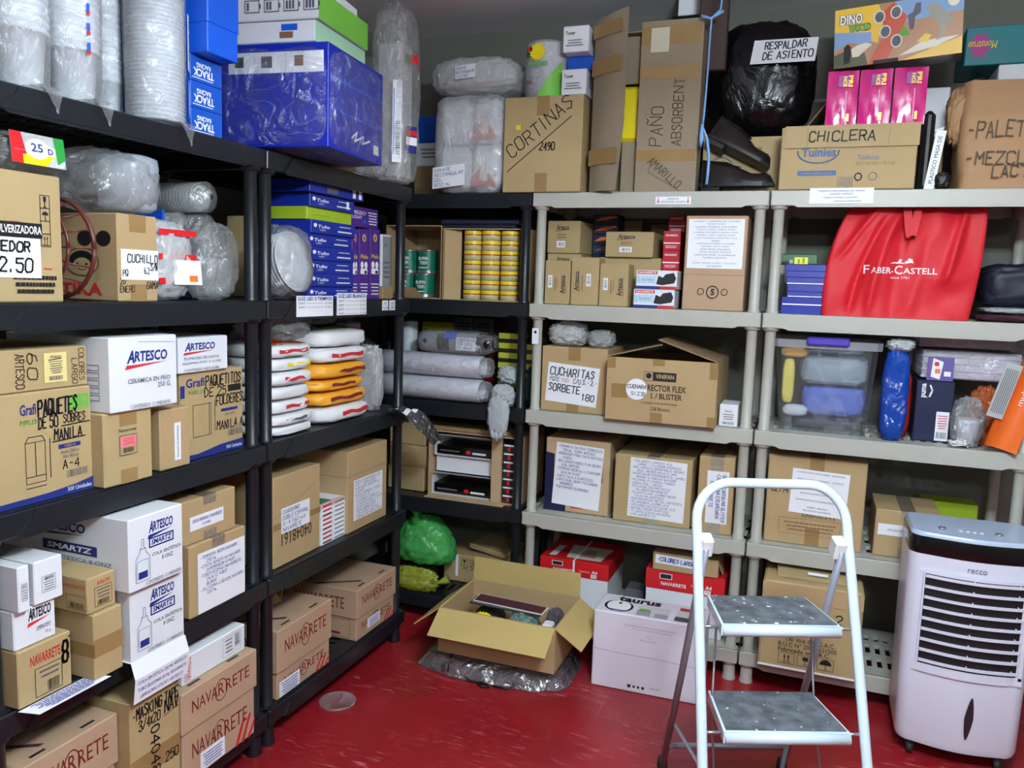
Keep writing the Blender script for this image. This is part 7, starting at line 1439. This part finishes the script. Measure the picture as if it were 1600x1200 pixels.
t = thing('plate_pack', 'greyish wrapped container pack lying on the white foam container stack', 'pack', (xp2-.01, 3.41, zp+.115), 0); b = MB(); film_stack(b, -.165, .16, -.10, .10, .002, .058, 2, 'grey_lav', .02) if col('grey_lav', 158, 152, 162, .5) else 0; b.build('containers', t); b = MB(); lump(b, (0, 0, .031), (.175, .112, .030), 'film_milky', seed=196, p=5, amp=.06); b.build('plastic_film', t)
xcu = at(1505, 650, y=3.25).x
t = thing('cup_bag', 'clear bag with a white cup in front of the navy shoe box', 'bag', (xcu+.012, 3.225, z), 0); b = MB(); b.lathe([(.026, .004), (.028, .006), (.040, .085), (.041, .10), (.038, .10)], 'foam', 22); b.build('cup', t); b = MB(); lump(b, (-.0, .0, .085), (.052, .042, .085), 'film_clear', seed=198, amp=.25); b.build('plastic_film', t)
t = thing('white_cable', 'coiled white cable at the shelf edge below the clear cup bag', 'cable', (at(1497, 690, y=3.19).x, 3.18, z+.004), 0); b = MB(); b.tube([((.030+.006*math.sin(k*.7))*math.cos(k*.42), (.014+.003*math.sin(k*.9))*math.sin(k*.42), .0015*(k % 5)+.0004*k) for k in range(50)], .0022, 'white', 5); b.build('cord', t)
film('glitter_orange', tint=(.9, .4, .1), body=.75, gloss=.12, bodycol=(.8, .16, .02), bscale=20, bump=1)
soft('orange_foil', 'shiny orange foil crumple behind the clear cup bag', 'foil', (at(1540, 622, y=3.31).x, 3.31, z), (.05, .035, .10), 'glitter_orange', seed=199, amp=.3)
t = thing('orange_folder', 'orange plastic folder leaning at the right end of its shelf', 'folder', (at(1537, 695, y=3.15).x, 3.139, z+.026), (R_(0), R_(14), 0))
b = MB(); rows = [[Vector((.0+.098*i/6+(.015 if j > 4 else 0), -.012+.028*math.sin(i/6*3.14)-.0+.004*math.sin(j+i), .0475*j)) for i in range(7)] for j in range(9)]; b.grid(rows, 'orange_plastic') if col('orange_plastic', 226, 104, 36, .4) else 0; b.grid([[p+Vector((0, .02, 0)) for p in r] for r in rows], 'orange_plastic'); b.build('cover', t)
q = MB(); fr = frame3((-.004, -.016, .10), (1, .15, 0), (0, 0, 1)); q.prism([(-.03, 0), (.022, 0), (.022, .19), (-.03, .19)], fr, .001, 'grey_paper') if col('grey_paper', 176, 178, 178, .6) else 0; decor(q, (fr[0]-Vector((0, .0016, 0)), fr[1], fr[2]), .05, .19, [('R', None, (-.45+.12*k, .08, -.40+.12*k, .9), 'ink_grey') for k in range(7)]); q.build('paper_insert', t)
q = MB(); fr = frame3((.03, .008, .06), (1, 0, 0), (0, 0, 1)); q.text('multicolor', fr, .015, .10, .032, .24, 'ink_white', rot=90, off=.006); q.ring(fr, .024, .27, .010, .003, 'ink_white', off=.006); q.build('white_print', t)
soft('grey_pouch', 'grey pouch with black top squeezed beside the right post', 'pouch', (at(1580, 670, y=3.27).x+.004, 3.30, z), (.028, .05, .095), 'glove_grey', seed=201, p=3.5, amp=.08)
# ---- fourth shelf (E4)
z = Z[3]+EPS
W, H, xc = bk(1197, 1352, 716, 3.225, z, 780)
pg2 = ['PLUMON PUNTA FINA COBRA - NAVARRETE', '', 'MARCA PIZARRA UNIVERSAL - ARTESCO', '', 'PIZARRA ACRIL GRUESA', '', 'PLASTICO LAMPO TAPA ARTESCO', '', 'PLUMON ARTESCO COLORES NAVARRETE', '', 'CORREC. DELGADO', 'SIN CARTON NAVARRETE']
carton('big kraft carton with a taped printed page, handwritten number 02774', W, .38, H, (xc, 3.225+.19, z), 0, m='card', tape='brown', art={'front': [('H', '02774', (.05, .58, .22, .66), 'ink_pencil'), ('Q', None, (.15, .12, .78, .30), 'ink_faint'), ('P', 'SUPERPUNTA X 8', (.38, .32, .72, .37), 'ink_black')]+fine(3, (.2, .15, .74, .27), 'ink_faint')},
       labels=[('front', (.24, .37, .82, .87, -.035), 'paper', [('lines', pg2, (.08, .04, .92, .97), 'ink_grey', dict(print=1, center=1))], 'printed page')])
W, H, xc = bk(1366, 1470, 800, 3.225, z, 830)
carton('smaller kraft carton with a white strip, half behind the air cooler', W, .26, H, (xc, 3.225+.13, z), 0, m='card', tape='clear', labels=[('front', (.05, .46, .55, .70), 'paper', [('P', 'LAPICEROS ARTESCO', (.3, .4, .95, .6), 'ink_grey')], None)])
b = MB(); b.box(-.10, -.06, 0, .10, .06, .165, 'lime', .004); tag(b.build('lime_box', None, (at(1496, 795, y=3.55).x-.035, 3.57, z)), 'lime green box at the back of the shelf above the air cooler', 'box')
# ---- bottom shelf (E5)
z = Z[4]+EPS
x0, x1 = at(1186, 1000, y=3.07).x, at(1345, 1000, y=3.07).x; W = x1-x0; H = at(1265, 915, y=3.07).z-z
t = carton('worn kraft carton with handling symbols, bulging over the bottom shelf behind the ladder', W, .44, H, ((x0+x1)/2, 3.065+.22, z), 0, m='card_gold', tape=None, edge=.008, art={'front': [('P', 'TAI WA IND S.A.C.', (.26, .345, .76, .395), 'ink_black', dict(bold=.01)), ('P', 'R.U.C N° 20512621505', (.20, .285, .78, .335), 'ink_black', dict(bold=.01)), ('P', 'Fabricado en P.R.C.', (.20, .225, .72, .275), 'ink_black', dict(bold=.01)), ('Q', None, (.21, .085, .37, .21), 'ink_black'), ('Q', None, (.40, .085, .56, .21), 'ink_black'), ('Q', None, (.60, .085, .76, .21), 'ink_black'), ('arrows', None, (.24, .105, .34, .195), 'ink_black'), ('glass', None, (.43, .105, .53, .195), 'ink_black'), ('umbrella', None, (.62, .10, .74, .20), 'ink_black'), ('H', '2', (.74, .62, .8, .72), 'ink_black'), ('R', None, (0, .025, 1, .05), 'paper')]}, lid=None, labels=[('front', (.0, .80, 1.0, .985), 'card', [], None)])
q = MB(); q.prism([(-W*.36, 0), (W*.42, -.0), (W*.38, .16), (-W*.40, .2)], frame3((0, -.17, H+.002), (1, 0, 0), (0, 1, .18)), .005, 'card_gold'); q.build('flap', t); q = MB(); q.prism([(0, 0), (.07, 0), (.07, .016), (0, .016)], frame3((-.02, -.15, H+.018), (1, 0, 0), (0, 1, .3)), .001, 'paper'); q.build('paper_strip', t)
# ================================================================== things on the floor
# silvery garment bag with a carton on it
film('bag_silver', tint=(.5, .5, .54), body=.62, gloss=.28, bodycol=(.34, .31, .35), bscale=6, bump=1, rough=.14)
t = thing('silver_bag', 'crumpled grey plastic bag with black cord on the red floor, under the open carton', 'bag', (-1.115, 2.945, 0), R_(3))
b = MB(); rows = []
for j in range(13):
    s = j/12; row = []
    for i in range(56):
        a = 2*math.pi*i/56; rr = s**.8; cx = math.copysign(abs(math.cos(a))**.55, math.cos(a)); cy = math.copysign(abs(math.sin(a))**.55, math.sin(a)); n_ = noise.noise(Vector((cx*2.4, cy*2.4, s*2)))
        k = 1+.10*noise.noise(Vector((math.cos(a)*3, math.sin(a)*3, 5)))*s
        row.append(Vector((cx*.315*rr*k, cy*.20*rr*k, .004+.072*(1-s**5)+.022*abs(n_)*min(1, 3*(1-s)+.35)*(0 if s < .78 else 1))))
    rows.append(row)
b.grid(rows, 'bag_silver', True, True); b.grid([[Vector((p.x, p.y, .002)) for p in rows[-1]], rows[-1]], 'bag_silver', True, True); b.add([Vector((p.x, p.y, .0015)) for p in rows[-1]], [tuple(range(56))[::-1]], 'bag_silver'); b.build('plastic_film', t)
b = MB()
for pl_ in ([(-.13, -.10, .072), (-.12, -.155, .055), (-.10, -.185, .02), (-.06, -.205, .006), (.0, -.20, .006)], [(-.165, -.10, .074), (-.16, -.15, .06), (-.155, -.19, .018)], [(.05, -.10, .075), (.075, -.15, .058), (.12, -.195, .012), (.10, -.215, .006), (.04, -.215, .006)], [(.01, -.205, .005), (.03, -.225, .005), (.0, -.235, .005), (-.02, -.22, .005), (.01, -.205, .006)]): b.tube(pl_, .004, 'black', 6)
b.build('cord', t)
zb = .080
A_ = at(686, 948, z=.262); B_ = at(868, 982, z=.262); ang = math.atan2(B_.y-A_.y, B_.x-A_.x); Wb = (B_-A_).length; Db = .34
cxy = (A_+B_)/2+Vector((-math.sin(ang), math.cos(ang), 0))*Db/2
t = open_carton('open kraft carton with wide flaps on the red floor, full of wrapped toys', Wb, Db, .182, (cxy.x, cxy.y, zb), ang, m='card', mi='card_in', flaps=[('front', .135, 122), ('left', .15, 128), ('right', .130, 124), ('back', .10, 4)])
M = Matrix.Translation((cxy.x, cxy.y, zb)) @ Matrix.Rotation(ang, 4, 'Z')
def inbox(x, y, zz): return M @ Vector((x, y, zz))
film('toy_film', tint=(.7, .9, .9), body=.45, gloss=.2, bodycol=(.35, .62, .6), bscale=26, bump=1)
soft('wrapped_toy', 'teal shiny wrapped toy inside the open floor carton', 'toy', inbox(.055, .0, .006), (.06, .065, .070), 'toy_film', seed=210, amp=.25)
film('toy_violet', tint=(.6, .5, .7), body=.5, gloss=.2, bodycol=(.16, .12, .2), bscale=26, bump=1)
soft('wrapped_toy', 'violet shiny wrapped toy in the right of the open floor carton', 'toy', inbox(.165, .07, .006), (.034, .05, .072), 'toy_violet', seed=211, amp=.25)
soft('yellow_toy', 'small yellow item in the left of the open floor carton', 'toy', inbox(-.10, -.06, .006), (.045, .04, .066), 'yellow', seed=212, amp=.15)
soft('dark_pack', 'dark packs at the bottom left of the open floor carton', 'pack', inbox(-.12, .08, .006), (.06, .055, .055), 'dark', seed=213, amp=.15)
for k, (cl, lb) in enumerate((('dark', 'lower dark picture board leaning across the open floor carton'), ('dino_pale', 'upper pale picture board leaning across the open floor carton'))):
    b = MB(); b.box(-.16, -.035, 0, .15, .035, .004, cl, .001); b.box(-.155, -.031, .0042, .145, .031, .0046, 'maroon' if k else 'grey_card'); p = inbox(-.02+.01*k, .02+.01*k, .150+.0065*k); o = b.build('picture_board', None, p); o.rotation_euler = (R_(4), 0, ang-R_(2+2*k)); tag(o, lb, 'board')
tag(MB().box(-.02, -.025, 0, .02, .025, .14, 'white', .006).build('white_item', None, inbox(.175, -.05, .006), ang), 'small white block in the right corner of the open floor carton', 'toy')
# robot vacuum carton
A_, B_ = at(923, 1069, z=0), at(1094, 1103, z=0); W = (B_-A_).length; ang = math.atan2(B_.y-A_.y, B_.x-A_.x); D = .185; H = .305
c = (A_+B_)/2+Vector((-math.sin(ang), math.cos(ang), 0))*D/2
col('lilac_white', 222, 216, 232, .45, var=.02)
b = MB(); b.box(-W/2, -D/2, 0, W/2, D/2, H, 'lilac_white', .004); fr, w_, h_ = face(W, D, H, 'front')
decor(b, fr, w_, h_, [('L', [(0, .50), (.25, .485), (.6, .49), (1, .46)], None, 'ink_lilac', dict(w=.002)), ('P', 'Lea atentamente este manual de instrucciones', (.28, .86, .75, .885), 'ink_lilac'), ('P', 'antes de poner el aparato en funcionamiento', (.36, .82, .72, .845), 'ink_lilac'), ('O', None, (.49, .735, .53, .775), 'ink_lilac', dict(w=.001)), ('P', 'Producto reciclable', (.44, .69, .58, .71), 'ink_lilac'), ('R', None, (.34, .06, .37, .10), 'ink_black'), ('R', None, (.39, .065, .41, .095), 'ink_black'), ('R', None, (.43, .065, .45, .095), 'ink_black'), ('D', None, (.47, .06, .495, .10), 'ink_black'), ('P', 'TAURUS GROUP', (.54, .09, .64, .105), 'ink_black')] if col('ink_lilac', 160, 152, 172, .6) else [])
fr, w_, h_ = face(W, D, H, 'top')
decor(b, fr, w_, h_, [('P', 'taurus', (.16, .66, .56, .93), 'ink_black', dict(bold=.04)), ('D', None, (.06, .08, .33, .70), 'ink_black'), ('D', None, (.085, .10, .305, .70), 'ink_white', ), ('poly', [(.11, .2), (.15, .12), (.24, .12), (.28, .2), (.24, .17), (.15, .17)], None, 'logo_blue', dict(off=.0014)), ('D', None, (.18, .50, .21, .60), 'ink_black'), ('R', None, (.37, .06, .66, .60), 'panel_pale'), ('R', None, (.38, .08, .5, .3), 'grey_lav', dict(off=.0012)), ('poly', [(.38, .3), (.40, .42), (.48, .42), (.5, .3)], None, 'ink_green', dict(off=.0012)), ('R', None, (.54, .08, .66, .28), 'grey_lav', dict(off=.0012)), ('R', None, (.72, .06, .98, .62), 'panel_pale'), ('R', None, (.72, .08, .98, .3), 'dark_grey', dict(off=.0012)), ('R', None, (.74, .64, .92, .80), 'ink_red')] if col('panel_pale', 200, 202, 206, .5) else [])
# discs above need their own heights so that they do not fight
o = b.build('appliance_box', None, (c.x, c.y, 0), ang); tag(o, 'white robot vacuum carton standing on the red floor behind the ladder', 'box')
# clear round lid on the floor
p = at(527, 1097, z=0); t = thing('clear_disc', 'round clear plastic lid lying on the red floor', 'lid', (p.x, p.y, 0), 0)
film('lid_clear', tint=(.97, .96, .98), body=.22, gloss=.10, bscale=4, bump=.1); b = MB(); b.lathe([(.066, .0005), (.068, .006), (.064, .0085), (.060, .004), (.001, .004)], 'lid_clear', 40, cap=False); b.build('disc', t)
# tape marks left on the floor
q = MB(); A = [at(u, v, z=.0008) for u, v in ((952, 1080), (932, 1118), (1033, 1143), (1052, 1100))]
for a, c2 in zip(A, A[1:]):
    d = (c2-a).normalized(); n_ = Vector((-d.y, d.x, 0))*.003; q.add([a-n_, c2-n_, c2+n_, a+n_], [(0, 1, 2, 3)], 'floor_mark') if col('floor_mark', 150, 70, 74, .5) else 0
for k in range(6):
    a = at(950+13*k, 1110+3*k, z=.0008); c2 = at(953+13*k, 1122+3*k, z=.0008); n_ = Vector((.002, 0, 0)); q.add([a-n_, a+n_, c2+n_, c2-n_], [(0, 1, 2, 3)], 'floor_mark')
tag(q.build('floor_outline'), 'faint rectangular tape outline worn into the red floor before the vacuum carton', 'floor mark')
# ---- step ladder
t = thing('step_ladder', 'white metal folding step ladder with two grey rubber treads in view', 'ladder', (.049, 1.983, 0), R_(22.5))
col('ladder_white', 206, 222, 232, .3, coat=.3); col('ladder_grey', 150, 150, 164, .35, metal=.3)
def tread_mat():
    m, N, L, b_ = _bsdf('rubber_tread'); tcx = N.new('ShaderNodeTexCoord'); n1 = N.new('ShaderNodeTexNoise'); n1.inputs['Scale'].default_value = 26; n1.inputs['Detail'].default_value = 8; L.new(tcx.outputs['Object'], n1.inputs['Vector'])
    r1 = N.new('ShaderNodeValToRGB'); r1.color_ramp.elements[0].position = .3; r1.color_ramp.elements[0].color = rgb(62, 66, 72); r1.color_ramp.elements[1].position = .72; r1.color_ramp.elements[1].color = rgb(104, 110, 118); L.new(n1.outputs[0], r1.inputs[0])
    n2 = N.new('ShaderNodeTexNoise'); n2.inputs['Scale'].default_value = 58; n2.inputs['Detail'].default_value = 2; L.new(tcx.outputs['Object'], n2.inputs['Vector']); r2 = N.new('ShaderNodeValToRGB'); r2.color_ramp.elements[0].position = .69; r2.color_ramp.elements[1].position = .72; L.new(n2.outputs[0], r2.inputs[0])
    mx = N.new('ShaderNodeMixRGB'); mx.inputs[2].default_value = rgb(220, 226, 230); L.new(r2.outputs[0], mx.inputs[0]); L.new(r1.outputs[0], mx.inputs[1]); L.new(mx.outputs[0], b_.inputs['Base Color']); b_.inputs['Roughness'].default_value = .7
    MATS['rubber_tread'] = m
tread_mat()
SL = .37
def fp(a, zz): return Vector((a, SL*zz, zz))
hw = lambda zz: .219-.010*zz
b = MB(); P = []
for zz in (.004, .3, .6, .84): P.append(fp(-hw(zz), zz))
R = .10; top = 1.005
for k in range(9):
    g = math.pi/2*k/8; P.append(fp(-hw(.9)+R*(1-math.cos(g)), top-R+R*math.sin(g)))
P2 = [Vector((-p.x, p.y, p.z)) for p in P[::-1]]
b.tube(P+P2, .0140, 'ladder_white', 10, flat=.82, upv=(0, -math.cos(.35), math.sin(.35))); b.build('front_frame', t)
for s in (-1, 1):
    b = MB(); b.tube([(s*.188, SL*.80+.01, .835), (s*.192, .46, .40), (s*.195, .615, .004)], .0125, 'ladder_grey', 8, flat=.8); b.build('rear_leg', t)
    b = MB(); b.box(-.016, -.022, -.028, .016, .022, .026, 'white', .004); o = b.build('hinge_bracket', t); o.location = (s*.184, SL*.82+.018, .842); o.rotation_euler = (R_(18), 0, 0)
    b = MB(); b.lathe([(.017, 0), (.019, .002), (.017, .04)], 'dark', 12); o = b.build('rubber_foot', t); o.location = (s*.219, 0, 0)
    b = MB(); b.lathe([(.015, 0), (.017, .002), (.015, .035)], 'dark', 12); o = b.build('rubber_foot', t); o.location = (s*.195, .615, 0)
b = MB(); b.tube([(-.194, .575, .10), (.194, .575, .10)], .009, 'ladder_grey', 8); b.build('rear_crossbar', t)
for s in (-1, 1): b = MB(); b.tube([(s*.19, .55, .20), (s*.06, .33, .03)], .007, 'ladder_grey', 8, flat=.5); b.build('brace', t)
for s in (-1, 1): b = MB(); b.tube([(s*.135, .34, .60), (s*.145, .30, .38), (s*.15, .20, .15)], .0035, 'silver', 6); b.build('link_rod', t)
for (zs, wS, dS) in ((.660, .322, .205), (.412, .332, .215), (.165, .345, .22)):
    y0 = SL*zs-.035; b = MB()
    pr = [(-wS/2, 0), (wS/2, 0), (wS/2-.018, dS), (-wS/2+.018, dS)]
    b.prism(pr, frame3((0, y0, zs-.030), (1, 0, 0), (0, 1, 0)), .030, 'ladder_white'); b.tube([(-wS/2+.004, y0+.001, zs-.015), (wS/2-.004, y0+.001, zs-.015)], .0155, 'ladder_white', 10, flat=1); o = b.build('tread', t)
    q = MB(); q.prism([(-wS/2+.008, .010), (wS/2-.008, .010), (wS/2-.024, dS-.006), (-wS/2+.024, dS-.006)], frame3((0, y0, zs+.0005), (1, 0, 0), (0, 1, 0)), .003, 'rubber_tread'); rp = q.build('rubber_mat', o)
    for s in (-1, 1): b = MB(); b.tube([(s*(wS/2-.006), y0+.03, zs-.018), (s*hw(zs), y0+.03, zs-.018)], .0045, 'silver', 8); b.build('tread_pin', t)
# ---- air cooler
t = thing('air_cooler', 'white portable air cooler with black top band and louvred grille', 'air cooler', (.523, 3.005, 0), R_(0))
W, D, z0, z1 = .375, .265, .058, .768
col('cooler_white', 218, 218, 236, .3); col('cooler_side', 196, 198, 208, .35); col('cooler_top', 176, 192, 216, .25)
def rr_out(W, D, r, n=6, fr_bow=.022):
    P = []
    for cx, cy, a0 in ((W/2-r, -D/2+r, -90), (W/2-r*.5, D/2-r*.5, 0), (-W/2+r*.5, D/2-r*.5, 90), (-W/2+r, -D/2+r, 180)):
        rr = r if cy < 0 else r*.5
        for k in range(n+1): a = R_(a0+90*k/n); P.append((cx+rr*math.cos(a), cy+rr*math.sin(a)))
    # bow the front
    P += [(-W/2+r+(W-2*r)*k/8, -D/2-fr_bow*math.sin(math.pi*k/8)) for k in range(1, 8)]
    return P
def ringz(W, D, zz, r=.045, sh=0): return [Vector((x, y+sh, zz)) for x, y in rr_out(W, D, r)]
b = MB(); rows = [ringz(W*.93, D*.95, z0), ringz(W*.965, D, z0+.02), ringz(W*.985, D, .3), ringz(W, D, z1-.062)]; n_ = len(rows[0]); b.grid(rows, 'cooler_white', True, True); b.add(rows[0], [tuple(range(n_))[::-1]], 'cooler_side'); b.build('housing', t)
b = MB(); rows = [ringz(W, D, z1-.062), ringz(W*1.005, D*1.005, z1-.055), ringz(W*1.0, D, z1-.012), ringz(W*.985, D*.985, z1-.004, .045)]; b.grid(rows, 'black_gloss', True, True); b.build('black_band', t)
b = MB(); rows = [ringz(W*.985, D*.985, z1-.006), ringz(W*.985, D*.985, z1+.002), ringz(W*.95, D*.95, z1+.010)]; b.grid(rows, 'cooler_top', True, True); b.add(rows[-1], [tuple(range(n_))], 'cooler_top'); bb = b.build('top_panel', t)
for (x, s) in ((-.09, 1), (.075, 1)): q = MB(); q.lathe([(.012, 0), (.012, .004), (.010, .006)], 'silver', 16, c=(x, -.06)); o = q.build('knob', t); o.location = (0, 0, z1+.010)
for k in range(4): q = MB(); q.lathe([(.006, 0), (.006, .002)], 'paper', 12, c=(-.035+.02*k, -.062)); o = q.build('button', t); o.location = (0, 0, z1+.010)
yf = -D/2-.020
def bow(x): return -D/2-.0235*math.cos(math.pi*x/(W-.09)) if abs(x) < W/2-.045 else -D/2+.004
gx0, gx1, gz0, gz1 = -.135, .150, .340, .645
b = MB(); n = 14; rows = [[Vector((gx0+(gx1-gx0)*k/n, bow(gx0+(gx1-gx0)*k/n)-.0022, zz)) for k in range(n+1)] for zz in (gz0, gz1)]; b.grid(rows, 'grille_dark', False) if col('grille_dark', 14, 14, 18, .5) else 0; b.build('grille_back', t)
def bowbar(b, x0, x1, za, zb_, m, d0, d1, n=14):
    F = [[Vector((x0+(x1-x0)*k/n, bow(x0+(x1-x0)*k/n)-d, zz)) for k in range(n+1)] for d, zz in ((d0, za), (d1, za), (d1, zb_), (d0, zb_))]; b.grid(F, m, False)
b = MB()
bowbar(b, gx0-.016, gx1+.016, gz0-.028, gz0, 'cooler_white', .001, .006); bowbar(b, gx0-.016, gx1+.016, gz1, gz1+.012, 'cooler_white', .001, .006)
for x in (gx0-.012, gx1+.004): bowbar(b, x, x+.010, gz0-.01, gz1+.006, 'cooler_white', .001, .006, 3)
b.build('grille_frame', t)
for k in range(9):
    zz = gz0+.008+(gz1-gz0-.02)*k/8; b = MB(); bowbar(b, gx0, gx1, zz, zz+.008, 'cooler_white', .0023, .010); bowbar(b, .0, .004, zz+.008, zz+.013, 'cooler_white', .003, .009, 1); bowbar(b, gx1-.02, gx1-.016, zz+.008, zz+.013, 'cooler_white', .003, .009, 1); b.build('louvre', t)
q = MB(); fr = frame3((-.02, yf-.0035, z1-.098), (1, 0, 0), (0, 0, 1)); q.text('recco', fr, 0, 0, .055, .013, 'ink_grey'); q.build('badge', t)
q = MB(); n = 20; q.poly([(.013*math.cos(2*math.pi*k/n)*(1-.35*abs(math.sin(2*math.pi*k/n))), .074*math.sin(2*math.pi*k/n)) for k in range(n)], frame3((.026, bow(.026)-.002, .185), (1, 0, 0), (.06, 0, 1)), 'water_window') if col('water_window', 40, 36, 44, .15) else 0; q.build('water_window', t)
for sx in (-1, 1):
    for sy in (-1, 1):
        b = MB(); b.lathe([(.008, .04), (.008, .062)], 'silver', 10); b.lathe([(.010, -.010), (.022, -.009), (.022, .009), (.010, .010)], 'dark', 16, xf=Matrix.Translation((0, 0, .0225)) @ Matrix.Rotation(R_(90), 4, 'Y')); b.box(-.013, -.016, .028, .013, .016, .045, 'dark', .003); o = b.build('caster', t); o.location = (sx*.13, sy*.095, 0)
